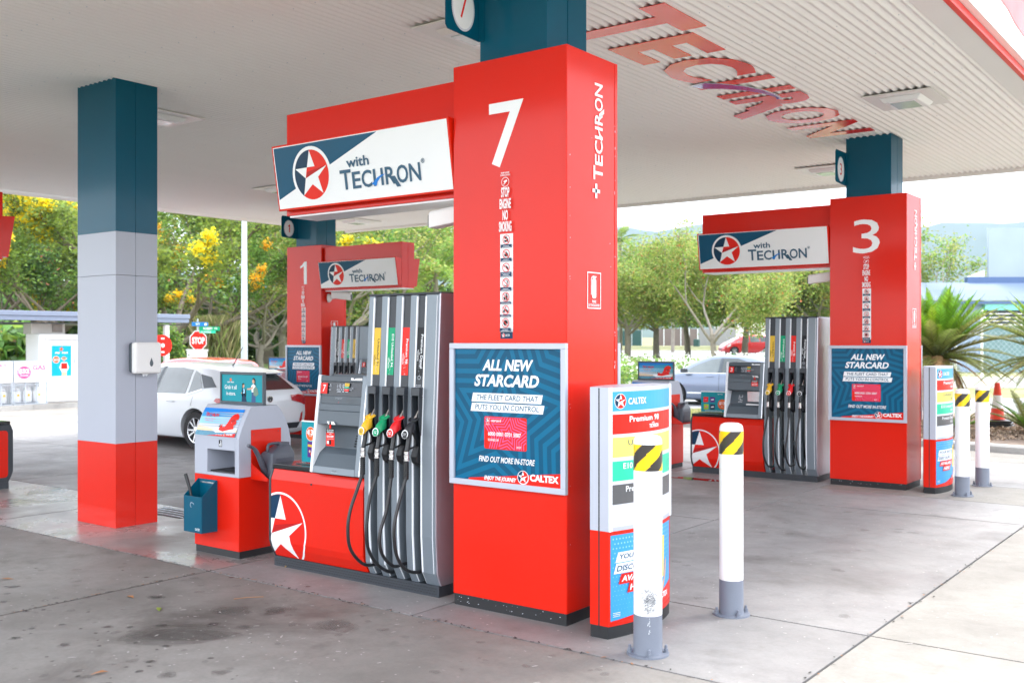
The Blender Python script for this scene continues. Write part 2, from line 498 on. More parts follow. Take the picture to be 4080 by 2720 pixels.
def star_pts(cx, cy, r, k=.382, rot=0, n=5):
    return [(cx+(r if i % 2 == 0 else r*k)*math.sin(R(rot+i*180/n)), cy+(r if i % 2 == 0 else r*k)*math.cos(R(rot+i*180/n))) for i in range(2*n)]
def star_logo(a, cx, cy, r, ring=True, simple=False):
    """round emblem: white ring, blue left, red right, white star with a red shard"""
    if ring: a.circle('p_white', cx, cy, r); a.up()
    q = r*.93 if ring else r
    P = star_pts(cx, cy, q*.97, .40)
    a.circle('p_red', cx, cy, q); a.up()
    # blue part: left of the line from the top tip to the lower-left tip
    top, ll = P[0], P[6]
    def ang(p): return math.degrees(math.atan2(p[1]-cy, p[0]-cx)) % 360
    t0, t1 = ang(top), ang(ll)
    a.poly('p_navy' if not simple else 'p_teal', [(cx+q*math.cos(R(t0+(t1-t0)*k/24)), cy+q*math.sin(R(t0+(t1-t0)*k/24))) for k in range(25)]); a.up()
    UL, UR, RR, LR, BB, LL = P[9], P[1], P[3], P[4], P[5], P[7]
    a.poly('p_white', [P[0], UR, UL]); a.poly('p_white', [P[8], UL, LL])
    a.poly('p_white', [LL, P[2], RR, BB]); a.poly('p_white', [RR, P[4], BB]); a.poly('p_white', [LL, BB, P[6]]); a.up()
    mid = ((UL[0]+LL[0])/2+q*.06, (UL[1]+LL[1])/2+q*.03)
    a.poly('p_orange' if simple else 'p_red', [UL, UR, P[2], mid]); a.poly('p_red2', [mid, P[2], LL]); a.poly('p_red', [UL, mid, LL]); a.up()
def techron(a, x, y, w, h, m, sw=None, shear=0.0, with_=None):
    """wordmark fitted to a box; the H's bar is a swoosh, the T and R are taller"""
    def g(t, u0, u1, v0, v1): a.text(m, t, x+u0*w+shear*v0*h, y+v0*h, (u1-u0)*w, (v1-v0)*h, shear, .018)
    g('T', .0, .145, .0, 1.); g('E', .155, .265, .0, .84); g('C', .275, .405, -.01, .85)
    def bar(u0, u1, v0, v1):
        a.poly(m, [(x+u0*w+shear*v0*h, y+v0*h), (x+u1*w+shear*v0*h, y+v0*h), (x+u1*w+shear*v1*h, y+v1*h), (x+u0*w+shear*v1*h, y+v1*h)])
    bar(.425, .455, 0, .84); bar(.52, .55, 0, .84)
    g('R', .575, .70, .0, .86)
    a.poly(m, [(x+.645*w, y+.38*h), (x+.69*w, y+.38*h), (x+.755*w, y-.16*h), (x+.705*w, y-.16*h)])
    g('O', .715, .85, -.01, .86); g('N', .865, 1.0, .0, .86)
    a.up()
    sm = sw or m
    a.poly(sm, [(x+.40*w, y+.12*h), (x+.455*w, y+.0*h), (x+.475*w, y+.22*h), (x+.51*w, y+.38*h), (x+.56*w, y+.50*h), (x+.59*w, y+.53*h), (x+.53*w, y+.52*h), (x+.48*w, y+.42*h), (x+.435*w, y+.27*h)])
    if with_: a.text(m, 'with', x+with_[0]*w, y+with_[1]*h, with_[2]*w, with_[3]*h, shear, .02)
    a.up()
# ================================================================ ground
FWD = Vector((-math.sin(YAW), math.cos(YAW))); RGT = Vector((math.cos(YAW), math.sin(YAW)))
FPX = 2347.0
def at(px, d, off=0.0):
    """ground position of the direction seen at picture column px (of 2352) at distance d"""
    r = (px-1176)/FPX*d+off
    return (RGT.x*r+FWD.x*d, RGT.y*r+FWD.y*d)
def zt(x, y):
    d = FWD.x*x+FWD.y*y
    return max(0.0, (d-30)*.0115) if d < 260 else 2.645
def depth(x, y): return FWD.x*x+FWD.y*y
def sheet(name, mat, pts, z=.0, kind='structure', res=None, parent=None, rise=False):
    """flat or terrain-following polygon"""
    bm = bmesh.new(); bm.faces.new([bm.verts.new((p[0], p[1], 0)) for p in pts])
    if res:
        xs = [p[0] for p in pts]; ys = [p[1] for p in pts]
        for ax, lo, hi in ((0, min(xs), max(xs)), (1, min(ys), max(ys))):
            c = lo+res
            while c < hi:
                co = (c, 0, 0) if ax == 0 else (0, c, 0); no = (1, 0, 0) if ax == 0 else (0, 1, 0)
                bmesh.ops.bisect_plane(bm, geom=bm.verts[:]+bm.edges[:]+bm.faces[:], plane_co=co, plane_no=no); c += res
    for v in bm.verts: v.co.z = z+(zt(v.co.x, v.co.y) if rise else 0)
    bmesh.ops.recalc_face_normals(bm, faces=bm.faces)
    for f in bm.faces:
        if f.normal.z < 0: f.normal_flip()
    me = bpy.data.meshes.new(name); bm.to_mesh(me); bm.free(); me.materials.append(MAT[mat])
    o = add(name, me, parent)
    if kind and parent is None: o['kind'] = kind
    return o
# wide terrain
n = 140
vs = []; fs = []
ext = [(-1+2*i/n) for i in range(n+1)]
def wc(t): return 2850*abs(t)**2.2*(1 if t > 0 else -1)
for j in range(n+1):
    for i in range(n+1):
        x, y = wc(ext[i]), wc(ext[j]); vs.append((x, y, zt(x, y)-.05))
for j in range(n):
    for i in range(n): a = j*(n+1)+i; fs.append((a, a+1, a+n+2, a+n+1))
me = bpy.data.meshes.new('ground'); me.from_pydata(vs, [], fs); me.materials.append(MAT['grass_ground'])
add('ground', me)['kind'] = 'structure'

# forecourt of separate slabs over a dark joint bed
forecourt = sheet('forecourt', 'concrete_joint', [(-24.9, -9), (12, -9), (12, 16.0), (-3.1, 16.85), (-4.7, 17.15), (-6.5, 17.95), (-9.05, 18.15), (-24.9, 20.6)], -.018)
def slab(x0, x1, y0, y1, mat, g=.0085):
    MB(mat).box(x0+g, x1-g, y0+g, y1-g, -.016, 0).build('concrete_slab', forecourt)
XB = [-20.3, -15.9, -12.4, -9.75, -6.35, -1.91]
rowsd = [(-9, -4.2), (-4.2, -.2), (-.2, 3.9)]
for y0, y1 in [(-9, -4.2), (-4.2, .25), (.25, 4.68)]:
    for x0, x1 in zip([-24.9]+XB, XB): slab(x0, x1, y0, y1, 'concrete_dirty')
for x0, x1 in zip([-24.9]+XB[:-1], XB[:-1]):                     # island strip of row seven, left of the pump
    slab(x0, x1, 4.68, 6.3, 'concrete_polished')
slab(-6.35, -4.32, 4.68, 5.95, 'concrete_worn'); slab(-4.32, -1.91, 4.68, 5.95, 'concrete_worn')
for y0, y1 in [(5.95, 8.9), (8.9, 11.6)]:
    slab(-6.35, -4.32, y0, y1, 'concrete_worn')
for y0, y1 in [(6.3, 8.9), (8.9, 11.6)]:
    for x0, x1 in zip([-20.3]+XB[1:-1], XB[1:-1]): slab(x0, x1, y0, y1, 'concrete_worn')
slab(-4.32, -1.91, 5.95, 10.4, 'concrete_worn'); slab(-4.32, -1.91, 10.4, 11.6, 'concrete_worn')
for x0, x1 in [(-20.3, -15.9), (-15.9, -12.4), (-12.4, -9.75), (-9.75, -6.35), (-6.35, -4.32), (-4.32, -1.91)]:
    slab(x0, x1, 11.6, 12.95, 'concrete_clean' if x0 > -4.5 else 'concrete_worn'); slab(x0, x1, 12.95, 15.6, 'concrete_worn')
for y0, y1 in [(6.3, 8.9), (8.9, 11.6), (11.6, 15.6)]: slab(-24.9, -20.3, y0, y1, 'concrete_clean')
for x0, x1 in [(-1.91, 1.9), (1.9, 6.2), (6.2, 12)]:
    for y0, y1 in [(-9, -4.2), (-4.2, .25), (.25, 4.68), (4.68, 5.95), (5.95, 10.4), (10.4, 15.6)]: slab(x0, x1, y0, y1, 'concrete_clean')
def pslab(pts, mat):
    bm = bmesh.new(); f = bm.faces.new([bm.verts.new((p[0], p[1], -.012)) for p in pts])
    r = bmesh.ops.extrude_face_region(bm, geom=[f])
    for v in r['geom']:
        if isinstance(v, bmesh.types.BMVert): v.co.z = 0
    bmesh.ops.recalc_face_normals(bm, faces=bm.faces)
    me = bpy.data.meshes.new('concrete_slab'); bm.to_mesh(me); bm.free(); me.materials.append(MAT[mat]); add('concrete_slab', me, forecourt)
g = .006
for a, b, c, d_ in [((-24.9, 15.6), (-20.3, 15.6), (-20.3, 19.95), (-24.9, 20.6)), ((-20.3, 15.6), (-14.6, 15.6), (-14.6, 19.1), (-20.3, 19.95)), ((-14.6, 15.6), (-9.05, 15.6), (-9.05, 18.15), (-14.6, 19.1)),
                 ((-9.05, 15.6), (-6.5, 15.6), (-6.5, 17.95), (-9.05, 18.15)), ((-6.5, 15.6), (-4.7, 15.6), (-4.7, 17.15), (-6.5, 17.95)), ((-4.7, 15.6), (-1.91, 15.6), (-1.91, 16.75), (-4.7, 17.15)), ((-1.91, 15.6), (12, 15.6), (12, 16.0), (-1.91, 16.75))]:
    pslab([(a[0]+g, a[1]+g), (b[0]-g, b[1]+g), (c[0]-g, c[1]), (d_[0]+g, d_[1])], 'concrete_clean')

# kerbs: separate lengths along a polyline
def kerb(name, pts, w=.16, h=.12, seg=1.6, mat='kerb_concrete'):
    top = bpy.data.objects.new(name, None); COL.objects.link(top); top['kind'] = 'structure'
    for (x0, y0), (x1, y1) in zip(pts, pts[1:]):
        L = math.hypot(x1-x0, y1-y0); k = max(1, round(L/seg)); ux, uy = (x1-x0)/L, (y1-y0)/L
        me = MB(mat).prism([(0, 0), (w, 0), (w, h), (.03, h), (0, h-.03)], .004, L/k-.004, 'x')
        me = me.mesh('kerb_stone')
        for i in range(k):
            o = add('kerb_stone', me, top, (x0+ux*L*i/k, y0+uy*L*i/k, 0), (0, 0, math.atan2(uy, ux)))
    return top
KP = [(-24.86, 20.6), (-14.6, 19.1), (-9.05, 18.15), (-6.5, 17.95), (-4.7, 17.15), (-3.1, 16.85), (3, 16.35), (12, 16.0)]
kerb('planter_kerb', KP)
kerb('side_kerb', [(-24.9, 20.6), (-24.86, 8.5)], w=.16)
sheet('lawn', 'grass_ground', [(-24.7, 20.8), (-14.6, 19.26), (-9.05, 18.31), (-6.6, 18.1), at(1905, 23.6), at(1200, 24.2), at(400, 26)], .10)
sheet('garden_bed', 'mulch_ground', [(-6.6, 18.1), (-4.6, 17.31), (-3.1, 17.01), (3, 16.51), (8, 16.4), at(3300, 22.5), at(2352, 22.6), at(1905, 23.6)], .10)
sheet('side_pavement', 'concrete_clean', [(-24.99, 8.5), (-24.99, 20.4), (-31, 21.5), (-31, 8.5)], .12)
sheet('access_road', 'asphalt_pale', [at(-400, 26.5), at(400, 26.2), at(1200, 24.4), at(1905, 23.8), at(2352, 22.8), at(4200, 22), at(4200, 30), at(2352, 30), at(1500, 30.5), at(400, 32), at(-400, 33)], .02)
sheet('street', 'asphalt_pale', [at(-900, 82), at(600, 80), at(1500, 76), at(2500, 74), at(2500, 95), at(1500, 98), at(600, 102), at(-900, 106)], .02, res=12, rise=True)
sheet('verge', 'grass_ground', [at(-900, 106.5), at(600, 102.5), at(1500, 98.5), at(2500, 95.5), at(2500, 118), at(600, 130), at(-900, 134)], .05, res=12, rise=True)
sheet('field', 'grass_bright', [at(440, 44), at(700, 42), at(1100, 44), at(1100, 78), at(700, 79), at(440, 80)], .03, res=8, rise=True)
sheet('bare_earth', 'mulch_ground', [at(470, 107), at(1100, 100), at(1100, 112), at(470, 120)], .09, res=12, rise=True)

# hills
def hills(name, px0, px1, d, hf, seed, mat='hill'):
    rnd = random.Random(seed); k = 90; vs = []; fs = []
    ph = [rnd.uniform(0, 6.28) for _ in range(6)]
    for i in range(k+1):
        u = i/k; px = px0+(px1-px0)*u
        h = hf(px)+d*.004*(math.sin(u*17+ph[0])*.6+math.sin(u*41+ph[1])*.3+math.sin(u*93+ph[2])*.15+rnd.uniform(-.1, .1))
        for j in range(7):
            v = j/6; x, y = at(px, d*(1-.35*(1-v)))
            vs.append((x, y, 2.5+h*v**1.2+(1-v)*v*d*.01*math.sin(u*60+j)))
        x, y = at(px, d*1.3); vs.append((x, y, 0))
    for i in range(k):
        for j in range(7): a = i*8+j; fs.append((a, a+8, a+9, a+1))
    me = bpy.data.meshes.new(name); me.from_pydata(vs, [], fs); me.materials.append(MAT[mat])
    me.polygons.foreach_set('use_smooth', [True]*len(me.polygons))
    add(name, me)['kind'] = 'structure'
def hz(y, d): return (785-y)/FPX*d
def ridge(px):
    P = [(200, 640), (900, 600), (1150, 560), (1300, 540), (1420, 530), (1500, 542), (1600, 520), (1800, 500), (2000, 520), (2120, 522), (2165, 508), (2230, 512), (2300, 520), (2352, 515), (2700, 490), (3300, 540)]
    for (a, ya), (b, yb) in zip(P, P[1:]):
        if a <= px <= b: return hz(ya+(yb-ya)*(px-a)/(b-a), 1900)
    return hz(600, 1900)
hills('hills', 200, 3300, 1900, ridge, 3)
hills('hills', 100, 3300, 1250, lambda px: hz(690+30*math.sin(px/210.), 1250), 9)

# ================================================================ canopy
ZC = 4.10
canopy = thing('canopy', 'white corrugated forecourt canopy overhead with red TECHRON letters on its underside', 'canopy', (-9, 8.6, 4.1))
def cz(o): o.location = Vector(o.location)-Vector((-9, 8.6, 4.1)); return o
CX0, CX1, CY0, CY1 = -16.15, -1.90, 1.75, 15.48
M('ceiling_sheet', (.82, .81, .785), .42, nscale=.8, namt=.035, rvar=.05)
mb = MB('ceiling_sheet'); K = 10; P_ = .0762; seg = 8
pts = [(i*P_/seg, .0145*math.cos(2*math.pi*i/seg)) for i in range(K*seg+1)]
for (xa, za), (xb, zb) in zip(pts, pts[1:]): mb.poly([(xa, 0, za), (xb, 0, zb), (xb, CY1-CY0, zb), (xa, CY1-CY0, za)])
sme = mb.mesh('ceiling_sheet', recalc=False); sme.polygons.foreach_set('use_smooth', [True]*len(sme.polygons))
bm = bmesh.new(); bm.from_mesh(sme); bmesh.ops.remove_doubles(bm, verts=bm.verts, dist=1e-5); bm.to_mesh(sme); bm.free()
x = CX1-.20-.762; k = 0
while x > CX0-.7:
    o = cz(add('ceiling_sheet', sme, canopy, (x, CY0, ZC+(.0015 if k % 2 else 0)))); x -= .762; k += 1
def cbox(name, mat, *d, bevel=0):
    o = MB(mat).box(*d).build(name, canopy, bevel=bevel); return cz(o)
M('ceiling_trim', (.76, .755, .74), .4, namt=.04)
M('fascia_white', (.86, .86, .85), .25, coat=.3, namt=.02)
cbox('edge_flashing', 'ceiling_trim', CX1-.205, CX1, CY0, CY1, ZC-.012, ZC+.03)
cbox('edge_flashing', 'ceiling_trim', CX0-.1, CX0+.14, CY0, CY1, ZC-.018, ZC+.03)
cbox('gutter', 'ceiling_trim', CX0-.1, CX1, CY1, CY1+.10, ZC-.055, ZC+.08, bevel=.01)
cbox('gutter', 'ceiling_trim', CX0-.1, CX1, CY0-.10, CY0, ZC-.055, ZC+.08, bevel=.01)
cbox('roof_deck', 'ceiling_trim', CX0-.1, CX1, CY0, CY1, ZC+.12, ZC+.20)
cbox('red_lip', 'p_red', CX1+.001, CX1+.045, CY0-.1, CY1+.1, ZC-.03, ZC+.035, bevel=.005)
cbox('fascia_panel', 'fascia_white', CX1+.002, CX1+.10, CY0-.1, CY1+.1, ZC+.036, ZC+1.05)
cbox('fascia_panel', 'fascia_white', CX0-.2, CX0-.101, CY0-.1, CY1+.1, ZC-.0, ZC+1.05)
cbox('fascia_panel', 'fascia_white', CX0-.1, CX1, CY1+.101, CY1+.20, ZC-.03, ZC+1.05)
cbox('fascia_panel', 'fascia_white', CX0-.1, CX1, CY0-.20, CY0-.101, ZC-.03, ZC+1.05)
a = Art(step=.004)
a.poly('p_red', [(3.0, 1.0), (5.0, .90), (6.0, .60), (6.7, .36), (7.04, .27), (7.33, .262), (7.6, .215), (8.1, .185), (9.0, .19), (10.5, .32), (12.0, .60), (13.0, .85), (13.5, 1.0)])
cz(a.build('fascia_swoosh', canopy, (CX1+.10, CY0, ZC+.04), *RIGHT))

mb = MB('galv'); xx = CX1-.35
while xx > CX0+.3:
    yy = CY0+.4
    while yy < CY1: mb.box(xx-.0035, xx+.0035, yy-.0035, yy+.0035, ZC-.0180, ZC-.0140); yy += .92
    xx -= .2286
o = mb.build('sheet_fixings', canopy); o['kind'] = 'stuff'; cz(o)
# red letters on the ceiling, each a panel of its own
M('letter_red', (.80, .022, .006), .24, coat=.32, namt=.05)
M('letter_violet', (.19, .16, .50), .09, coat=1.0, namt=.25, nscale=2)
M('letter_rim', (.75, .76, .80), .15, coat=1.0)
def letter(ch, y0, y1, xt, xb, extra=None):
    vs_, fs_, _ = glyphs(ch, .035)
    mb = MB('letter_red')
    P2 = [(xb+(xt-xb)*p[1], y0+(y1-y0)*p[0]) for p in vs_]
    for f in fs_: mb.poly([(P2[i][0], P2[i][1], ZC-.0185) for i in f])
    bm = bmesh.new(); me = mb.mesh('letter_'+ch.lower(), recalc=False); bm.from_mesh(me)
    bmesh.ops.remove_doubles(bm, verts=bm.verts, dist=1e-4)
    if extra:
        for poly in extra: bm.faces.new([bm.verts.new((q[0], q[1], ZC-.0190)) for q in poly])
    r = bmesh.ops.extrude_face_region(bm, geom=bm.faces[:])
    for v in r['geom']:
        if isinstance(v, bmesh.types.BMVert): v.co.z += .004
    bmesh.ops.recalc_face_normals(bm, faces=bm.faces)
    bm.to_mesh(me); bm.free()
    cz(add('ceiling_letter', me, canopy))
letter('T', 6.40, 7.06, -3.49, -4.47); letter('E', 7.15, 7.74, -3.65, -4.42); letter('C', 7.82, 8.56, -3.68, -4.43)
MBH = MB('letter_red'); MBH.box(-4.42, -3.68, 8.68, 8.83, ZC-.0185, ZC-.0145); MBH.box(-4.42, -3.68, 9.16, 9.31, ZC-.0185, ZC-.0145); cz(MBH.build('ceiling_letter', canopy))
letter('R', 9.44, 10.02, -3.69, -4.42, [[(-4.05, 9.72), (-4.05, 9.90), (-4.66, 10.28), (-4.66, 10.06)]])
letter('O', 10.12, 10.86, -3.69, -4.45); letter('N', 11.0, 11.72, -3.70, -4.45)
sw = [(-4.44, 8.62), (-4.38, 8.78), (-4.24, 8.88), (-4.09, 9.06), (-3.99, 9.28), (-3.94, 9.52), (-3.97, 9.62)]
sw2 = [(-4.28, 8.58), (-4.15, 8.72), (-4.02, 8.92), (-3.935, 9.16), (-3.905, 9.40), (-3.925, 9.60), (-3.97, 9.62)]
mb = MB('letter_rim').prism(sw+sw2[::-1][1:], ZC-.0235, ZC-.0200, 'z'); cz(mb.build('ceiling_swoosh', canopy))
cx_, cy_ = -4.10, 9.0
mb = MB('letter_violet').prism([((p[0]-cx_)*.9+cx_, (p[1]-cy_)*.955+cy_) for p in sw+sw2[::-1][1:]], ZC-.0255, ZC-.0240, 'z'); cz(mb.build('ceiling_swoosh', canopy))

# canopy lights
def make_light(x0, y0, label):
    t = thing('ceiling_light', label, 'light', (x0, y0, ZC), group='lights set into the canopy ceiling')
    MB('ceiling_trim').box(0, .66, 0, .73, -.030, -.020).build('flange', t, bevel=.002)
    mb = MB('white_metal'); mb.loft([[(.13, .13, -.031), (.53, .13, -.031), (.53, .60, -.031), (.13, .60, -.031)], [(.17, .17, -.075), (.49, .17, -.075), (.49, .56, -.075), (.17, .56, -.075)]])
    mb.build('housing', t, bevel=.008)
    MB('light_glass').box(.215, .445, .22, .51, -.080, -.0755).build('lens', t)
    return t
for x0, y0, lb in [(-3.30, 10.01, 'flat white ceiling light nearest the right canopy edge beside the word TECHRON'),
                   (-5.30, 5.73, 'white ceiling light behind the blue plate with the red 7'),
                   (-9.87, 6.02, 'white ceiling light just right of the tall blue, grey and red post'),
                   (-5.40, 13.62, 'white ceiling light left of the blue plate with the 3'),
                   (-12.87, 10.28, 'white ceiling light left of the big sign of pump seven'),
                   (-15.02, 13.95, 'white ceiling light over the blue post of column one')]:
    make_light(x0, y0, lb)

# ================================================================ artwork used several times
def poster_art():
    if 'poster' in MAT.get('_art', {}): return MAT['_art']['poster']
    W, H = .83, .83
    a = Art(clip=(0, 0, W, H))
    a.rect('p_teal', 0, 0, W, H); a.up()
    cx, cy = .44*W, .50*H
    for k in range(9):
        r1 = .085+k*.125; r0 = r1-.062
        A_ = star_pts(cx, cy, r1*1.12, .50, rot=8); B_ = star_pts(cx, cy, r0*1.12, .50, rot=8)
        for i in range(10):
            j = (i+1) % 10; a.poly('p_teal2', [A_[i], A_[j], B_[j], B_[i]])
    a.up()
    a.ctext('p_white', 'ALL NEW', .50*W, .835*H, .46*W, .085*H, .22, .035)
    a.ctext('p_white', 'STARCARD', .49*W, .715*H, .60*W, .092*H, .22, .035)
    a.rect('p_white', .165*W, .598*H, .82*W, .665*H, .012); a.rect('p_white', .155*W, .525*H, .835*W, .588*H, .012); a.up()
    a.ctext('p_teal', 'THE FLEET CARD THAT', .50*W, .613*H, .58*W, .040*H, .12, .012)
    a.ctext('p_teal', 'PUTS YOU IN CONTROL', .50*W, .539*H, .60*W, .040*H, .12, .012)
    x0, y0, x1, y1 = .29*W, .245*H, .69*W, .49*H
    a.rrect('p_red', x0, y0, x1, y1, .012); a.up()
    sv = a.clip; a.clip = (x0+.004, y0+.004, x1-.004, y1-.004)
    for k in range(7):
        r1 = .03+k*.034; r0 = r1-.014
        A_ = star_pts(.52*W, .36*H, r1*1.15, .5, rot=8); B_ = star_pts(.52*W, .36*H, r0*1.15, .5, rot=8)
        for i in range(10): j = (i+1) % 10; a.poly('p_pink', [A_[i], A_[j], B_[j], B_[i]])
    a.clip = sv; a.up()
    star_logo(a, .325*W, .462*H, .017); a.text('p_white', 'starcard', .36*W, .450*H, .09*W, .022*H, .2)
    a.text('p_white', 'CALTEX', .306*W, .425*H, .036*W, .011*H)
    a.text('p_white', '6000 0001 0701 5007', .33*W, .345*H, .31*W, .030*H, 0, .02)
    a.text('p_white', 'EDWARD LIM', .33*W, .305*H, .10*W, .018*H); a.text('p_white', '10/27', .60*W, .262*H, .042*W, .016*H)
    a.ctext('p_white', 'FIND OUT MORE IN-STORE', .50*W, .145*H, .52*W, .044*H, .18, .018)
    a.poly('p_red', [(.14*W, 0), (.14*W, .012*H), (W, .105*H), (W, 0)]); a.up()
    a.text('p_white', 'ENJOY THE JOURNEY', .29*W, .002*H, .30*W, .040*H, .25, .03)
    a.circle('p_lightgrey', .66*W, .052*H, .044, .043); a.up(); star_logo(a, .66*W, .054*H, .041)
    a.text('p_white', 'CALTEX', .725*W, .032*H, .255*W, .052*H, 0, .045)
    return a
def strip_art():
    """surveillance mark, STOP ENGINE NO SMOKING and seven prohibition pictograms; origin at the bottom centre"""
    a = Art()
    W = .10; h0 = 0.0
    a.rect('p_navy', -W/2+.002, 0, W/2-.002, .042); a.rect('p_white', -W/2, .042, W/2, .652); a.up()
    star_logo(a, -.026, .021, .013); a.text('p_white', 'CALTEX', -.008, .014, .036, .014)
    z = .652
    hs = [.090, .085, .095, .087, .082, .080, .091]
    for k, hh in enumerate(hs):
        c = z-.036; zb = z-hh
        cap = .022 if k in (0, 1, 3, 6) else (.030 if k == 2 else .014)
        a.ring('p_red', 0, c, .029, .0042); 
        if k == 0: a.rrect('p_black', -.016, c-.015, .004, c+.018, .004); a.up(); a.rrect('p_white', -.014, c-.004, .002, c+.006, .001); a.rect('p_black', .006, c-.016, .014, c+.006)
        elif k == 1: a.poly('p_black', [(-.012, c-.014), (-.016, c-.002), (-.009, c+.003), (-.008, c-.002), (-.003, c+.008), (-.004, c+.020), (.005, c+.010), (.008, c+.003), (.012, c+.006), (.015, c-.006), (.008, c-.016)])
        elif k == 2: a.line('p_black', [(-.018, c+.006), (-.006, c+.012), (.006, c+.008), (.018, c-.008)], .003); a.poly('p_black', [(.004, c+.010), (.020, c-.006), (.014, c-.012), (.0, c+.004)])
        elif k == 3: a.poly('p_black', [(-.010, c-.018), (.006, c-.020), (.014, c+.016), (-.002, c+.018)]); a.up(); a.poly('p_white', [(-.007, c-.013), (.005, c-.015), (.010, c+.013), (-.001, c+.015)])
        elif k == 4: a.circle('p_black', .006, c+.016, .005); a.poly('p_black', [(.0, c+.009), (.014, c+.009), (.012, c-.019), (.003, c-.019)]); a.poly('p_black', [(-.018, c+.0), (-.004, c-.001), (-.002, c-.018), (-.012, c-.018)])
        elif k == 5: a.circle('p_black', -.012, c-.008, .007); a.circle('p_black', .013, c-.008, .007); a.poly('p_black', [(-.014, c-.003), (.014, c-.005), (.010, c+.005), (-.008, c+.006)]); a.circle('p_black', .0, c+.015, .004)
        else: a.circle('p_black', .001, c+.001, .017); a.poly('p_white', [(.003, c-.002), (.019, c-.006), (.017, c-.016), (.002, c-.010)])
        a.up(2); a.line('p_red', [(-.021, c+.021), (.021, c-.021)], .0045)
        a.rect('p_navy', -.043, zb+.002, .043, zb+.002+cap); a.up()
        n = 1 if cap < .02 else (2 if cap < .03 else 3)
        for i in range(n):
            w = .034-(i % 2)*.012; a.rect('p_lightgrey', -w, zb+.0045+i*.0085, w, zb+.0075+i*.0085)
        z = zb
    a.ctext('p_white', 'SMOKING', 0, .664, .098, .064, 0, .03); a.ctext('p_white', 'NO', 0, .735, .042, .063, 0, .03)
    a.ctext('p_white', 'ENGINE', 0, .806, .088, .063, 0, .03); a.ctext('p_white', 'STOP', 0, .877, .064, .063, 0, .03)
    a.ring('p_white', 0, .972, .030, .003); a.poly('p_white', [(-.012, .977), (.010, .987), (.016, .975), (-.006, .965)]); a.line('p_white', [(-.016, .958), (-.004, .960), (.0, .968)], .004)
    a.ctext('p_white', 'SURVEILLANCE', 0, 1.010, .076, .010, 0, .02); a.ctext('p_white', 'PUMP UNDER', 0, 1.024, .066, .010, 0, .02)
    return a
ARTC = {}
def art(key, fn, name, parent, O, A, B):
    """the same print may hang in several places: mesh data shared, built once on the frame (x right, z up, facing -y)"""
    if key not in ARTC:
        o = fn().build(name, None, (0, 0, 0), *FRONT); ARTC[key] = o.data; bpy.data.objects.remove(o)
    A = Vector(A); B = Vector(B); N = A.cross(B)
    mt = Matrix(((A.x, -N.x, B.x, O[0]), (A.y, -N.y, B.y, O[1]), (A.z, -N.z, B.z, O[2]), (0, 0, 0, 1)))
    o = add(name, ARTC[key], parent); o.matrix_local = mt
    return o

# ================================================================ columns
def poster_frame(parent, x0, y, side, key='poster'):
    """silver frame .905 x .90 around the poster; side 'front' or 'back'"""
    s = -1 if side == 'front' else 1
    def bx(a0, a1, z0, z1): return MB('frame_grey').box(a0, a1, min(y, y+s*.03), max(y, y+s*.03), z0, z1)
    X0, X1, Z0, Z1, w = x0, x0+.905, .785, 1.687, .036
    for d in ((X0, X1, Z1-w, Z1), (X0, X1, Z0, Z0+w), (X0, X0+w, Z0+w, Z1-w), (X1-w, X1, Z0+w, Z1-w)):
        bx(*d).build('frame_bar', parent, bevel=.003)
    if side == 'front': art(key, poster_art, 'poster', parent, (X0+w+.001, y-.012, Z0+w), *FRONT)
    else: art(key, poster_art, 'poster', parent, (X1-w-.001, y+.012, Z0+w), *BACK)
def digit(a, m, num, xc, y0, w, h, bold=.0):
    if num == '1':
        w *= .62; x0 = xc-w/2
        a.poly(m, [(x0+w*.56, y0), (x0+w, y0), (x0+w, y0+h), (x0+w*.62, y0+h), (x0+w*.56, y0+h*.97)]); a.poly(m, [(x0, y0+h*.80), (x0, y0+h*.70), (x0+w*.56, y0+h*.80), (x0+w*.56, y0+h*.97), (x0+w*.3, y0+h*.86)])
    else: a.ctext(m, num, xc, y0, w, h, 0, bold)
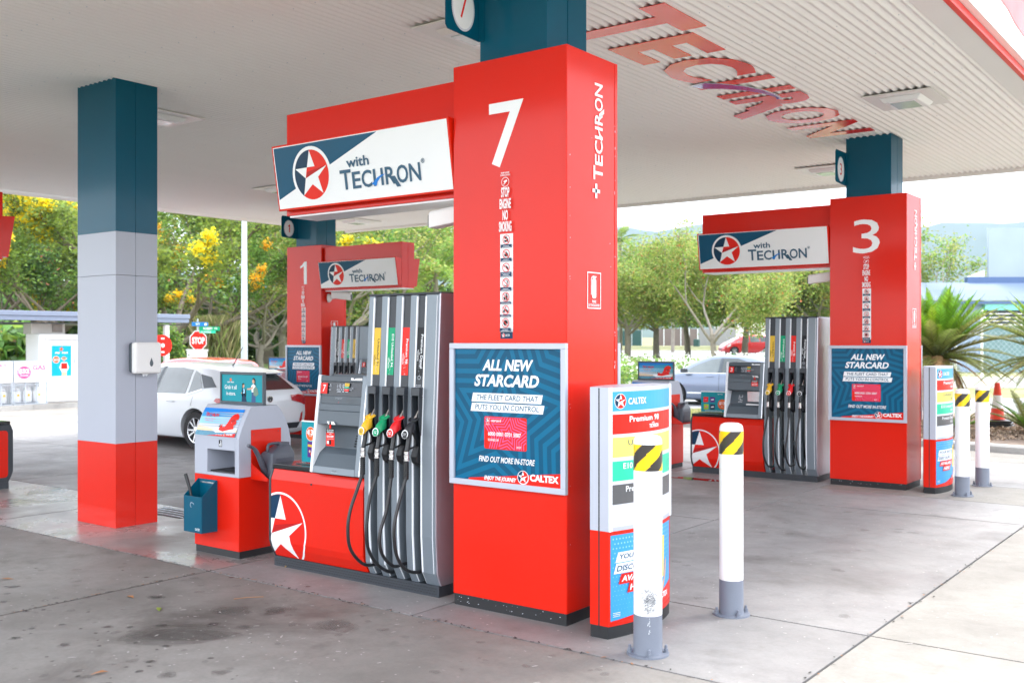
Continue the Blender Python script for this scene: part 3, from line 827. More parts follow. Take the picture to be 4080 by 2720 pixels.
def column(num, X, Y, label, m=1, detail=True, sz=1.0, numw=.27):
    """X, Y: near left corner of the cladding (0.88 x 0.57); m=-1 when the pump stands on the right"""
    t = thing('pump_column', label, 'column', (X, Y, 0), scale=(1, 1, sz))
    W, Dp, Ht = .885, .575, 3.47
    boxpart('cladding', 'red_panel', (0, W, 0, Dp, .072, Ht), t, bevel=.004)
    boxpart('plinth', 'black', (.006, W-.006, .006, Dp-.006, 0, .072), t)
    for d in ((W-.002, W+.003, .0, .030, .075, Ht-.002), (W-.002, W+.003, Dp-.030, Dp, .075, Ht-.002), (W-.022, W, -.003, .002, .075, Ht-.002)):
        boxpart('corner_trim', 'red_panel', d, t, bevel=.001)
    px0, px1 = (.19, .72) if m == 1 else (.36, .89)
    for a0, a1 in ((.065, .29), (.296, .51)): boxpart('post_panel', 'teal_panel', (.17, .695, a0, a1, Ht, 4.10/sz), t, bevel=.003)
    # projecting number plate
    a = Art()
    mbp = MB('teal_panel')
    P2 = [(-.33, 3.66), (-.31, 3.635), (.0, 3.62), (.0, 4.02), (-.31, 4.02), (-.33, 3.99)]
    mbp.prism([(y+.065, z) for y, z in P2], .158, .166, 'x').build('number_plate', t)
    boxpart('plate_flange', 'teal_panel', (.166, .205, .058, .0645, 3.62, 4.02), t)
    for cxn, side, xx in ((-.095, RIGHT, .1665), (.165, LEFT, .1575)):
        a = Art(); cc = .165; dirn = side
        a.circle('p_lightgrey', 0, 0, .112, .150); a.up(); a.circle('p_white', 0, 0, .100, .135); a.up(); digit(a, 'p_red', num, 0, -.07, .070, .14, 0)
        a.build('plate_print', t, (xx, -.10, 3.80), *side)
    a = Art()
    digit(a, 'p_white', num, 0, 0, numw, .405, .012 if num == '7' else .0)
    a.build('numeral', t, (.43, -.0005, 2.785), *FRONT); 
    art('strip', strip_art, 'safety_strip', t, (.435, -.0005, 1.715), *FRONT)
    poster_frame(t, -.010, -.0, 'front'); poster_frame(t, -.010, Dp, 'back')
    # lettering up the side
    a = Art(); techron(a, .115, -.02, .60, .105, 'p_white'); a.line('p_white', [(0.0, .055), (.09, .055)], .022); a.line('p_white', [(.045, .012), (.045, .098)], .022)
    a.build('side_lettering', t, (W+.0035 if m == 1 else W+.0035, .375, 2.585), (0, 0, 1), (0, -1, 0))
    a = Art()
    for r_ in ((0, 0, .155, .006), (0, .219, .155, .225), (0, .006, .006, .219), (.149, .006, .155, .219)): a.rect('p_white', *r_)
    a.rrect('p_white', .055, .065, .100, .185, .012); a.line('p_white', [(.045, .085), (.045, .185), (.055, .198)], .006); a.poly('p_white', [(.06, .188), (.095, .188), (.105, .200), (.06, .203)])
    a.ctext('p_white', 'FIRE', .0775, .036, .045, .016); a.ctext('p_white', 'EXTINGUISHER', .0775, .014, .125, .015)
    a.build('fire_sign', t, (W+.0035, .22, 1.90), *RIGHT)
    return t
col7 = column('7', -4.295, 5.052, 'red column with a big white 7 and a starcard poster, nearest the camera')
col3 = column('3', -4.315, 11.985, 'red column with a big white 3 behind the near bollards', sz=.977, numw=.31)
col1 = column('1', -14.05, 12.0, 'red column with a white 1 rising behind the white hatchback', m=-1, sz=.965, numw=.27)

for (cc, sd, zm) in ((col7, 3, 1), (col3, 5, 1)):
    rnd = random.Random(sd); mb = MB('p_lightgrey')
    for k in range(34):
        zz = rnd.uniform(.3, 3.3); y_ = rnd.choice([.545+rnd.uniform(-.008, .008), .03+rnd.uniform(-.004, .004), rnd.uniform(.05, .5)]) if k < 30 else rnd.uniform(.1, .5)
        if .05 < y_ < .53 and k % 4: y_ = .545
        h_ = rnd.uniform(.003, .03) if y_ > .53 else rnd.uniform(.003, .008); w_ = rnd.uniform(.0015, .0035)
        mb.poly([(.8888, y_-w_, zz), (.8888, y_+w_, zz+h_*.2), (.8888, y_+w_*.4, zz+h_), (.8888, y_-w_*.8, zz+h_*.7)])
    for k in range(26):
        xx_, zz = rnd.uniform(.02, .86), rnd.uniform(.02, .066); w_ = rnd.uniform(.002, .006); mb.poly([(xx_-w_, .0045, zz), (xx_+w_, .0045, zz+.001), (xx_, .0045, zz+w_)])
    mb.build('paint_chips', cc, recalc=False)
# plain steel post in three colours, with the towel dispenser on it
post = thing('canopy_post', 'tall square post painted teal, grey and red from ceiling to floor', 'post', (-9.11, 5.235, 0))
for z0, z1, mt in ((0, .765, 'red_panel'), (.765, 2.302, 'grey_panel'), (2.305, 2.70, 'grey_panel'), (2.70, 4.098, 'teal_panel')):
    boxpart('cladding_panel', mt, (0, .64, 0, .199, z0, z1), post, bevel=.0015)
    boxpart('cladding_panel', mt, (0, .64, .203, .43, z0, z1), post, bevel=.0015)
td = thing('towel_dispenser', 'white plastic paper towel dispenser with a dark side on the three coloured post', 'dispenser', (-8.469, 5.36, 1.40))
MB('console_grey').box(0, .055, 0, .275, .01, .285).build('back_case', td, bevel=.02)
MB('paper_white').box(.04, .115, 0, .275, .0, .29).build('cover', td, bevel=.022)
mb = MB('console_mid'); mb.prism([(.165+.018*math.cos(t_)*(1 if math.sin(t_) < 0 else (1-.8*math.sin(t_))), .10+.034*math.sin(t_)+.012*max(0, math.sin(t_))) for t_ in [2*math.pi*k/24 for k in range(24)]], .1155, .118, 'x'); mb.build('window', td)
mb = MB('p_white'); mb.prism([(.10, .0), (.115, -.028), (.13, -.01), (.145, -.024), (.165, -.006), (.175, .0)], .06, .066, 'x'); mb.build('paper_end', td)

# ================================================================ gantry signs (beams over the pumps)
def gantry(X0, X1, Y, label, sz=1.0):
    W = X1-X0
    t = thing('gantry_sign', label, 'sign', (X0, Y, 0), scale=(1, 1, sz))
    for y0, y1 in ((.095, .243), (.247, .395)):
        boxpart('beam', 'red_panel', (0.01, W, y0, y1, 2.645, 3.41), t, bevel=.003)
    M_ = MB('alu_white'); M_.box(.03, W-.002, .11, .38, 2.632, 2.6448).build('soffit', t)
    for s, nm in ((1, 'front'), (-1, 'back')):
        yb, yt = (.030, -.045); Z0, Z1 = 2.675, 3.15
        f = (lambda y: y) if s == 1 else (lambda y: .49-y)
        mb = MB('red_panel')
        mb.prism([(f(yb), Z0), (f(yt), Z1), (f(.0949), Z1-.01), (f(.0949), Z0+.01)], 0, W-.004, 'x')
        mb.build('sign_case', t, bevel=.003)
        u = Vector((0, (yt-yb), (Z1-Z0))); Hh = u.length; u.normalize()
        B = Vector((0, u.y*s, u.z)); A = Vector((s, 0, 0))
        O = Vector((.0 if s == 1 else W-.004, f(yb), Z0))
        w = W-.004; a = Art(clip=(.014, .014, w-.014, Hh-.014)); h = Hh
        a.rect('p_white', 0, 0, w, h); a.up()
        a.poly('p_teal', [(.022, .17*h), (.022, h-.02), (.63*w, h-.02)]); a.up()
        a.circle('p_white', .233*w, .49*h, .425*h); a.up()
        a.clip = None; star_logo(a, .233*w, .49*h, .40*h)
        techron(a, .40*w, .20*h, .44*w, .29*h, 'p_slate', 'p_blue', with_=(.10, 1.08, .29, .50))
        a.text('p_slate', '®', .847*w, .43*h, .03*h*2.2, .03*h*2.2)
        a.build('sign_face', t, O, A, B)
    return t
gantry(-6.04, -4.30, 5.052, 'large red gantry sign with star emblem and TECHRON beside the big 7')
gantry(-6.04, -4.32, 11.985, 'red gantry sign with star emblem and TECHRON beside the big 3', sz=.977)
gantry(-13.16, -11.33, 11.95, 'small far gantry sign with TECHRON to the right of column one', sz=.968)
gantry(-13.42, -11.40, 5.27, 'red end of a gantry sign cut by the left picture edge', sz=.985)
column('5', -14.31, 5.20, 'red column carrying the gantry sign at the left picture edge', m=-1, sz=.985)

# CCTV cameras
def cctv(loc, rz, label, sz=1.0):
    t = thing('security_camera', label, 'camera', loc, rz, 'security cameras on the red columns', scale=(sz, sz, sz))
    MB('paper_white').lathe([(.055, 0), (.055, .02), (.03, .045)], axis='y').build('wall_mount', t, smooth=40)
    MB('paper_white').tube([(0, .03, 0), (0, .09, .01), (0, .13, .02)], .018).build('arm', t, smooth=40)
    mb = MB('paper_white').loft([[(-.045, .05, .0), (.045, .05, .0), (.045, .05, .085), (.03, .05, .1), (-.03, .05, .1), (-.045, .05, .085)], [(-.045, .30, -.03), (.045, .30, -.03), (.045, .30, .055), (.03, .30, .07), (-.03, .30, .07), (-.045, .30, .055)]])
    mb.build('housing', t, bevel=.006)
    MB('dark_plastic').loft([[(-.04, .301, -.026), (.04, .301, -.026), (.04, .301, .05), (-.04, .301, .05)], [(-.036, .309, -.024), (.036, .309, -.024), (.036, .309, .045), (-.036, .309, .045)]]).build('lens_window', t)
    return t
cctv((-4.296, 5.275, 2.50), R(96), 'white security camera under the large gantry, left of the big 7', 1.15)
cctv((-4.316, 12.2, 2.43), R(92), 'white security camera under the gantry left of the 3', 1.1)
cctv((-13.165, 12.15, 2.44), R(-55), 'white security camera on the right face of column one', 1.35)
# ================================================================ fuel pumps
def smooth_pts(pts, n=6):
    """Catmull-Rom through the points"""
    P = [Vector(p) for p in pts]; out = []
    for i in range(len(P)-1):
        p0 = P[max(i-1, 0)]; p1 = P[i]; p2 = P[i+1]; p3 = P[min(i+2, len(P)-1)]
        for k in range(n):
            t = k/n; out.append(.5*((2*p1)+(p2-p0)*t+(2*p0-5*p1+4*p2-p3)*t*t+(3*p1-p0-3*p2+p3)*t**3))
    out.append(P[-1]); return out
GRADES = [('Unleaded 91', 'p_mustard', 'p_black', 'nozzle_yellow', '91'), ('E10 Unleaded 94', 'p_green', 'p_white', 'nozzle_green', '94'),
          ('Premium 98', 'p_red', 'p_white', 'nozzle_red', '98'), ('Premium Diesel', 'p_black', 'p_white', 'nozzle_black', '')]
def nozzle(parent, x, col, num, pts, body=True):
    """dispensing nozzle hanging in its boot, spout up into it; built in the y-z plane at x"""
    nz = MB('chrome').tube(smooth_pts([(x, .055, 1.285), (x, .035, 1.255), (x, .0, 1.205), (x, -.03, 1.16)], 4), [.0085]*4+[.0125]*5+[.014]*4, 10).build('nozzle', parent, smooth=50)
    mb = MB(col)
    mb.lathe([(.0, -.003), (.040, -.003), (.042, 0), (.040, .004), (.0, .004)], seg=20)
    q = Vector((0, -.040, .075)).normalized(); ax = Vector((1, 0, 0)); o_ = Vector((x, -.028, 1.183))
    w_ = q.cross(ax)
    mb.xf(lambda a, b, c: tuple(o_+ax*a+w_*b+q*c))
    mb.build('splash_guard', nz, smooth=40)
    mb = MB(col)
    rings = []
    for (yy, zz, rx, ry, tilt) in [(-.030, 1.178, .020, .020, .5), (-.042, 1.155, .022, .022, .5), (-.052, 1.136, .028, .036, .45), (-.062, 1.115, .031, .046, .25), (-.078, 1.096, .031, .040, -.2), (-.100, 1.084, .030, .032, -1.0), (-.116, 1.086, .028, .028, -1.25)]:
        d = Vector((0, math.sin(tilt), math.cos(tilt))); u = Vector((0, d.z, -d.y)).normalized()
        rings.append([Vector((x, yy, zz))+Vector((1, 0, 0))*rx*math.cos(t_)+u*ry*math.sin(t_) for t_ in [2*math.pi*k/14 for k in range(14)]])
    mb.loft(rings); o = mb.build('cover', nz, smooth=60)
    # end disc
    n_ = Vector((0, -.95, .12)).normalized(); c0 = Vector((x, -.118, 1.086))
    up_ = Vector((0, .12, .95)).normalized()
    a = Art(step=.0012); a.circle('p_white', 0, 0, .029); a.up(); a.circle(('p_mustard' if num == '91' else 'p_green' if num == '94' else 'p_red' if num == '98' else 'p_black'), 0, 0, .022)
    a.up()
    if num: a.ctext('p_white' if num != '91' else 'p_black', num, 0, -.012, .018, .012); a.ctext('p_white' if num != '91' else 'p_black', 'Unleaded' if num != '98' else 'Premium', 0, .004, .028, .005)
    else: a.ctext('p_white', 'Premium', 0, .002, .026, .006); a.ctext('p_white', 'Diesel', 0, -.009, .018, .006)
    a.build('end_disc', nz, c0, (1, 0, 0), up_)
    # lever guard and handle
    MB('rubber').tube(smooth_pts([(x, -.072, 1.09), (x, -.080, 1.05), (x, -.088, 1.01), (x, -.098, .975)], 3), .0165, 10).build('handle', nz, smooth=60)
    MB('black').tube(smooth_pts([(x, -.045, 1.09), (x, -.020, 1.05), (x, -.022, 1.0), (x, -.085, .985)], 3), .007, 8).build('lever_guard', nz, smooth=60)
    MB('chrome').lathe([(.014, .975), (.019, .972), (.019, .958), (.016, .955), (.020, .950), (.020, .930), (.016, .926), (.021, .922), (.021, .910), (.014, .905)], c=(x, -.100, 0), seg=14).build('swivel', nz, smooth=30)
    sl = [(.013, .906)]
    for k in range(9): sl += [(.0185, .900-k*.0125), (.0185, .893-k*.0125), (.0165, .8915-k*.0125), (.0165, .889-k*.0125)]
    sl.append((.012, .785))
    MB('rubber').lathe(sl, c=(x, -.105, 0), seg=12).build('hose_sleeve', nz, smooth=30)
    MB('rubber').tube(smooth_pts([(x+q[0], q[1], q[2]) for q in pts], 6), .0115, 10).build('hose', nz, smooth=70)
    return nz
def pump(num, X, Y, label, m=-1, sz=1.0, disp=('1101', '562'), flyer=True, detail=True):
    """X = end of the tower next to the column, u runs away from it; m=-1 towards -x"""
    t = thing('fuel_pump', label, 'fuel pump', (X, Y, 0), scale=(1, 1, sz))
    fx = lambda u: m*u
    def bx(mb, u0, u1, *r): return mb.box(min(fx(u0), fx(u1)), max(fx(u0), fx(u1)), *r)
    def pr(mb, pts, u0, u1): return mb.prism(pts, min(fx(u0), fx(u1)), max(fx(u0), fx(u1)), 'x')
    D = .60
    bx(MB('dark_plastic'), -.003, 1.655, .045, D-.045, 0, .074).build('base_rail', t)
    # perforations of the base rail: small raised slots in two rows
    mb = MB('black')
    for r_ in range(3):
        for k in range(62):
            u = .02+k*.0262+(r_ % 2)*.013; bx(mb, u, u+.013, .0425, .0455, .018+r_*.018, .023+r_*.018)
    s_ = mb.build('rail_slots', t); s_['kind'] = 'stuff'
    # fins front and back with bright strips
    fins = [(.0, .12, .106), (.187, .255, .242), (.322, .39, .377), (.457, .525, .512), (.592, .65, .64)]
    for (u0, u1, us) in [(0.0, .118, .0), (.187, .255, 0), (.322, .39, 0), (.457, .525, 0), (.592, .65, 0)]:
        for b in (0, 1):
            g_ = (lambda y: y) if b == 0 else (lambda y: D-y)
            lo = (.0, .06) if u0 else (.0, .06)
            pf = [(.06, .072), (.015, .16), (.0, .40), (.0, 1.0), (.052, 2.012), (.17, 2.012), (.12, 1.0), (.12, .072)]
            f = pr(MB('pump_grey'), [(g_(y), z) for y, z in pf], u0, u1).build('fin', t, bevel=.004)
            su0, su1 = (u0-.001, u0+.011) if u0 else (.118-.012, .119)
            if m == 1: su0, su1 = su0, su1
            ps = [(y-.0025, z) for y, z in [(.06, .08), (.015, .165), (.0, .40), (.0, 1.0), (.051, 2.0)]]
            ps2 = ps+[(.058, 2.0), (.006, 1.0), (.006, .40), (.021, .165), (.066, .08)]
            pr(MB('alu_white'), [(g_(y), z) for y, z in ps2], su0, su1).build('trim_strip', f)
            if not u0 and b == 0:
                pr(MB('alu_white'), [(g_(y), z) for y, z in ps2], .012, .016).build('trim_strip', f)
    # side panels
    side = [(.0, .40), (.0, 1.0), (.05, 2.02), (D-.05, 2.02), (D, 1.0), (D, .40), (D-.015, .16), (D-.05, .075), (.05, .075), (.015, .16)]
    pr(MB('pump_side'), side, -.018, -.001).build('side_panel', t, bevel=.006)
    pr(MB('pump_grey'), [(.02, .78), (.02, 1.0), (.07, 2.01), (D-.07, 2.01), (D-.02, 1.0), (D-.02, .78)], .651, .660).build('side_panel', t)
    bx(MB('dark_plastic'), -.016, .66, .055, D-.055, 2.013, 2.028).build('top_cap', t, bevel=.004)
    pr(MB('black'), [(.14, 1.0), (.16, 2.01), (D-.16, 2.01), (D-.14, 1.0)], .003, .648).build('tower_core', t)
    # channels, labels, boots, nozzles
    ch = [(.118, .187), (.255, .322), (.39, .457), (.525, .592)]
    order = [3, 2, 1, 0]
    for (u0, u1), gi in zip(ch, order):
        nm, pc, tc_, nc, no = GRADES[gi]
        uc = (u0+u1)/2
        pr(MB('dark_plastic'), [(.020, 1.39), (.060, 2.008), (.10, 2.008), (.10, 1.39)], u0+.002, u1-.002).build('channel', t)
        pr(MB('dark_plastic'), [(D-.020, .95), (D-.060, 2.008), (D-.10, 2.008), (D-.10, .95)], u0+.002, u1-.002).build('channel', t)
        B = Vector((0, .04, .618)).normalized()
        a = Art(); wl = .064; hl = .325
        a.rect(pc, -hl/2, -wl/2, hl/2, wl/2); a.up()
        if gi == 0: a.text(tc_, nm, -.085, .003, .185, .019, 0, .012); a.text(tc_, 'TECHRON', .022, -.026, .075, .012); a.text(tc_, 'with', .038, -.012, .02, .008)
        elif gi == 1: a.text(tc_, nm, -.118, .003, .225, .020, 0, .012); a.text(tc_, 'TECHRON', .040, -.026, .075, .012); a.text(tc_, 'with', .055, -.012, .02, .008)
        elif gi == 2: a.text(tc_, nm, -.085, .003, .170, .020, 0, .015); a.text(tc_, 'TECHRON', .012, -.026, .075, .012); a.text(tc_, 'with', .028, -.012, .02, .008)
        else: a.text(tc_, nm, -.115, .002, .228, .021, 0, .015); a.text(tc_, 'TECHRON', -.012, -.026, .075, .012); a.text(tc_, 'with', .004, -.012, .02, .008)
        rnd = random.Random(gi*7+int(num))
        for k in range(26):
            q = .05+rnd.random()*.105; w_ = -.006+rnd.gauss(0, .006); s2 = rnd.uniform(.001, .004)
            a.poly('p_lightgrey', [(q, w_), (q+s2*2, w_+s2), (q+s2*.6, w_+s2*1.6)])
        zc = 1.63; yc = .020+(zc-1.39)*.0647-.0018
        a.build('grade_label', t, (fx(uc), yc, zc), -B, (1, 0, 0))
        if gi == 3:
            a = Art(); a.circle('p_lightgrey', 0, .0, .013); a.up(); a.circle('p_black', .0, .0, .010); a.ctext('p_lightgrey', 'Pure nozzle for', 0, -.055, .048, .008); a.ctext('p_lightgrey', 'Premium Diesel', 0, -.068, .048, .008)
            a.build('grade_label', t, (fx(uc), .020+.05*.0647-.002, 1.455), (1, 0, 0), B)
        # boot: hood, cheeks, back
        mb = MB('dark_plastic')
        pr(mb, [(-.022, 1.335), (-.018, 1.388), (.03, 1.392), (.10, 1.392), (.10, 1.34)], u0-.004, u1+.004)
        for q0, q1 in ((u0-.004, u0+.007), (u1-.007, u1+.004)):
            pr(mb, [(-.022, 1.334), (-.020, 1.16), (.012, 1.02), (.02, .90), (.10, .90), (.10, 1.3339)], q0, q1)
        mb.build('nozzle_boot', t, bevel=.003)
        pr(MB('black'), [(.088, .94), (.074, 1.335), (.13, 1.335), (.13, .94)], u0+.0075, u1-.0075).build('boot_back', t)
        mb = MB('black'); pr(mb, [(-.01, 1.0), (-.035, .93), (-.02, .885), (.06, .845), (.13, .86), (.13, 1.0)], u0+.012, u1-.004); mb.build('nozzle_rest', t, bevel=.008)
        hp = {0: [(0, -.108, .79), (0, -.152, .70), (0, -.22, .56), (0, -.243, .435), (0, -.22, .30), (0, -.12, .19), (0, -.02, .155), (0, .10, .17), (0, .2, .30), (0, .25, .55), (0, .27, .95)],
              1: [(0, -.108, .79), (0, -.17, .65), (0, -.20, .45), (0, -.185, .31), (0, -.095, .187), (0, .04, .115), (0, .16, .15), (0, .24, .32), (0, .27, .6), (0, .28, .95)],
              2: [(0, -.105, .79), (-.0, -.15, .58), (0, -.212, .43), (0, -.196, .30), (0, -.095, .20), (0, .01, .19), (0, .12, .21), (0, .22, .34), (0, .26, .62), (0, .28, .95)],
              3: [(0, -.112, .79), (0, -.175, .64), (0, -.22, .485), (0, -.203, .32), (0, -.13, .21), (0, -.02, .16), (0, .09, .17), (0, .19, .28), (0, .25, .55), (0, .28, .95)]}[gi]
        nozzle(t, fx(uc), nc, no, hp)
        rh = [(0, D+.10, .80), (0, D+.19, .6), (0, D+.21, .40), (0, D+.16, .22), (0, D-.03, .17), (0, D-.2, .3), (0, D-.26, .95)]
        MB('rubber').tube(smooth_pts([(fx(uc)+q[0], q[1], q[2]) for q in rh], 5), .0115, 8).build('rear_hose', t, smooth=70)
    # pipes inside the open foot of the tower
    for k, uu in enumerate((.16, .30, .43, .56)):
        MB('rubber').tube(smooth_pts([(fx(uu), .26, 1.0), (fx(uu+.03), .25, .8), (fx(uu-.02), .30, .62), (fx(uu+.02), .33, .5), (fx(uu-.03), .30, .40)], 5), .016, 8).build('pipe', t, smooth=60)
    MB('pump_grey').box(min(fx(.30), fx(.60)), max(fx(.30), fx(.60)), .25, .35, .42, .46).build('cross_bar', t)
    # cabinet
    cab = [(.055, .075), (.015, .15), (.0, .20), (.0, .66), (.03, .735), (D-.03, .735), (D, .66), (D, .20), (D-.015, .15), (D-.055, .075)]
    pr(MB('red_panel'), cab, .662, 1.640).build('cabinet', t, bevel=.003)
    pr(MB('dark_plastic'), [(y+(-.004 if y < .3 else .004), z+(.002 if z > .5 else -.0)) for y, z in cab], 1.6405, 1.662).build('end_frame', t, bevel=.004)
    pts = []
    for cy, czz, a0 in ((D-.10, .17, -90), (D-.10, .63, 0), (.10, .63, 90), (.10, .17, 180)):
        for k in range(5): an = R(a0+k*22.5); pts.append((cy+.04*math.cos(an), czz+.04*math.sin(an)))
    pr(MB('red_panel'), pts, 1.6625, 1.669).build('end_inset', t)
    bx(MB('black_gloss'), .662, 1.655, .026, D-.026, .737, .774).build('cabinet_top', t, bevel=.005)
    MB('black').lathe([(.008, 0), (.008, .008)], c=(fx(1.19), -.0065, .655), axis='y', seg=10).build('lock', t)
    a = Art(clip=(-1.635 if m < 0 else -.272, -.001, 9, 9) if m < 0 else (-9, -.001, 1.635, 9))
    cxs = fx(1.53) if m < 0 else 1.40
    a.clip = (cxs-.275, -.118, cxs+.275, .50)
    if m < 0: a.clip = (-1.636, -.118, 9, .50)
    else: a.clip = (-9, -.118, 1.636, .50)
    a.circle('p_white', cxs, .085, .285, n=64); a.up(); a.circle('p_red', cxs, .085, .270, n=64); a.up(); star_logo(a, cxs, .085, .268, ring=False, simple=False)
    for f_ in (0,): 
        o = a.build('star_print', t, (0, -.0012, .20), *FRONT, bcuts=[-.05, 0])
    for v in o.data.vertices:            # follow the folded foot of the cabinet
        z = v.co.z
        if z < .1999: v.co.y += (.20-z)*.3 if z > .15 else .015+(.15-z)*.5333
    # console
    cf = [(.0, .765), (.085, 1.452), (.11, 1.468), (D-.11, 1.468), (D-.085, 1.452), (D, .765), (D-.02, .74), (.02, .74)]
    C0, C1 = .672, 1.180
    S = Vector((0, .085, .687)); SL = S.length; S.normalize(); NN = Vector((0, -S.z, S.y))   # outward normal of the sloping face
    O = Vector((0, -.022, .765))
    def q(s, d): v = O+S*s-NN*(-d) if False else O+S*s+NN*d; return (v.y, v.z)
    # d>0 = proud of the face line, d<0 = sunk
    def slab_(mat, u0, u1, s0, s1, d0, d1, name, bev=.002):
        return pr(MB(mat), [q(s0, d0), q(s0, d1), q(s1, d1), q(s1, d0)], u0, u1).build(name, t, bevel=bev)
    pr(MB('console_grey'), [(.115, .776), (.20, 1.455), (D-.20, 1.455), (D-.05, .776)], C0+.01, C1-.01).build('console_body', t)
    slab_('pump_grey', C0, C0+.050, -.015, SL+.002, -.14, .004, 'console_frame', .006)
    slab_('alu_white', C1-.028, C1, -.015, SL+.002, -.14, .006, 'console_frame', .006)
    slab_('alu', C0-.004, C0+.006, -.013, SL, -.138, .007, 'console_frame', .002)
    slab_('pump_grey', C0+.051, C1-.029, -.016, .034, -.14, .003, 'console_frame', .003)
    slab_('console_grey', C0+.051, C1-.029, SL-.045, SL-.002, -.14, .000, 'console_hood', .004)
    slab_('screen', C0+.051, C1-.029, SL-.148, SL-.0455, -.13, -.008, 'display_panel', .001)
    slab_('console_grey', C0+.051, C1-.029, SL-.205, SL-.1485, -.13, -.009, 'lower_display', .001)
    slab_('console_mid', C0+.051, C1-.029, SL-.255, SL-.2055, -.13, -.003, 'fascia_plate', .003)
    slab_('console_mid', C0+.051, C1-.029, SL-.355, SL-.256, -.13, -.003, 'fascia_plate', .003)
    # recess: sloping shelf, back wall, side
    rc = [q(.034, -.006), q(.13, -.05), q(.175, -.10), q(.325, -.13), q(.325, -.14), q(.034, -.14)]
    pr(MB('console_mid'), rc, C0+.051, C1-.029).build('recess', t)
    mb = MB('black')
    uk = C0+.085
    if num == '7' or num == '1':
        for i in range(2):
            for j in range(6):
                s = .19+j*.019; yy, zz = q(s, -.0985-(s-.175)*.2)
                bx(mb, uk+.012+i*.030, uk+.032+i*.030, yy-.003, yy+.004, zz, zz+.007)
                if j < 5: bx(mb, uk+.082, uk+.098, yy-.003, yy+.004, zz, zz+.007)
        mb.build('speaker_slots', t)
    else:
        mb = MB('p_white')
        for i in range(3):
            for j in range(5):
                if (i+j*2) % 5 == 4: continue
                s = .19+j*.020; yy, zz = q(s, -.0985-(s-.175)*.2); bx(mb, C1-.19+i*.020, C1-.180+i*.020, yy-.003, yy+.004, zz, zz+.008)
        mb.build('speaker_slots', t)
        yy, zz = q(.17, -.08); bx(MB('p_white'), C0+.06, C0+.23, yy-.05, yy+.02, zz-.012, zz+.003).build('mirror_ledge', t)
        y1_, z1_ = q(.20, -.06); y2_, z2_ = q(.325, -.04)
        pr(MB('chrome'), [(y1_, z1_), (y1_+.01, z1_), (y2_+.01, z2_), (y2_, z2_)], C0+.06, C0+.225).build('mirror_plate', t)
    # print on the console face (a right, b up the slope)
    a = Art(step=.0004)
    L_ = fx(C1-.029) if m < 0 else fx(C0+.051); Wd = C1-C0-.08
    a.rect('p_red', .005, SL-.134, .076, SL-.056); a.up(); a.ctext('p_white', num, .0405, SL-.120, .028 if num != '1' else .015, .05, .08)
    a.text('p_lightgrey', 'This', .098, SL-.070, .016, .006); a.text('p_lightgrey', 'Sale $', .090, SL-.083, .024, .007); a.text('p_lightgrey', 'Litres', .09, SL-.107, .022, .007)
    def seg7(s, x, y, w, h):
        T = {'0': 'abcdef', '1': 'bc', '2': 'abged', '3': 'abgcd', '5': 'afgcd', '6': 'afgedc', '7': 'abc', '8': 'abcdefg', '9': 'abcdfg', '4': 'fgbc'}
        for chh in s:
            P = {'a': [(0, h), (w, h)], 'b': [(w, h), (w, h/2)], 'c': [(w, h/2), (w, 0)], 'd': [(0, 0), (w, 0)], 'e': [(0, 0), (0, h/2)], 'f': [(0, h/2), (0, h)], 'g': [(0, h/2), (w, h/2)]}
            for k in T[chh]: a.line('p_lightgrey', [(x+p0, y+p1) for p0, p1 in P[k]], .0022)
            x += w*1.75
    seg7(disp[0], .170, SL-.087, .010, .024); seg7(disp[1], .178 if len(disp[1]) < 4 else .170, SL-.120, .010, .024)
    for i in range(4): seg7('1%d%d' % (9-i, 3+i), .232, SL-.073-i*.0155, .004, .009)
    a.rect('p_mustard', .254, SL-.075, .300, SL-.054); a.rect('p_green', .254, SL-.093, .298, SL-.077); a.rect('p_red', .252, SL-.112, .298, SL-.095); a.up()
    for i in range(4): a.rect('p_white' if i else 'p_black', .260, SL-.063-i*.0185, .292, SL-.061-i*.0185)
    a.text('p_lightgrey', 'PRICE PER', .302, SL-.094, .040, .006); a.text('p_lightgrey', 'LITRE', .302, SL-.106, .024, .006)
    for i in range(5): a.ring('p_lightgrey', .172+i*.015, SL-.164, .006, .001, n=4)
    a.ring('p_red', .205, SL-.193, .006, .0014, n=4)
    for i in range(5): a.rect('p_grey', .285, SL-.170-i*.007, .335-(i % 3)*.008, SL-.1685-i*.007)
    a.poly('p_white', [(.312, SL-.032), (Wd-.004, SL-.032), (Wd-.004, SL-.016), (.36, SL-.018), (.345, SL-.026), (.335, SL-.016), (.312, SL-.014)])
    N_ = Vector((1, 0, 0)).cross(S)
    a.build('console_print', t, Vector((L_, 0, 0))+O+NN*.0008, (1, 0, 0), S)
    a = Art(); a.ctext('p_grey', 'TATSUNO', 0, 0, .05, .010); a.rect('p_lightgrey', -.03, -.006, .03, -.005); a.build('maker_plate', t, Vector((fx((C0+C1)/2), 0, 0))+O+S*.004+NN*.0035, (1, 0, 0), S)
    # hanging offer tag
    u_t = fx(C0+.33) if num != '3' else fx(C0+.115)
    s_t = SL-.355 if num != '3' else SL-.19
    v0 = O+S*s_t+NN*.010
    a = Art(step=.0006)
    a.rrect('p_red', -.044, -.155, .044, -.030, .004); a.rrect('p_orange', -.044, -.060, .044, -.030, .004); a.rect('p_red', -.010, -.035, .008, .02); a.poly('p_white', [(-.035, .022), (.035, .022), (.055, .0), (-.02, .0)]); a.up()
    a.ctext('p_white', 'FILL UP & EARN', 0, -.045, .072, .009); a.ctext('p_white', '500 POINTS', 0, -.061, .068, .012); a.ctext('p_white', 'TO GET', 0, -.073, .026, .007); a.ctext('p_white', '$10 OFF', 0, -.097, .070, .018, 0, .03)
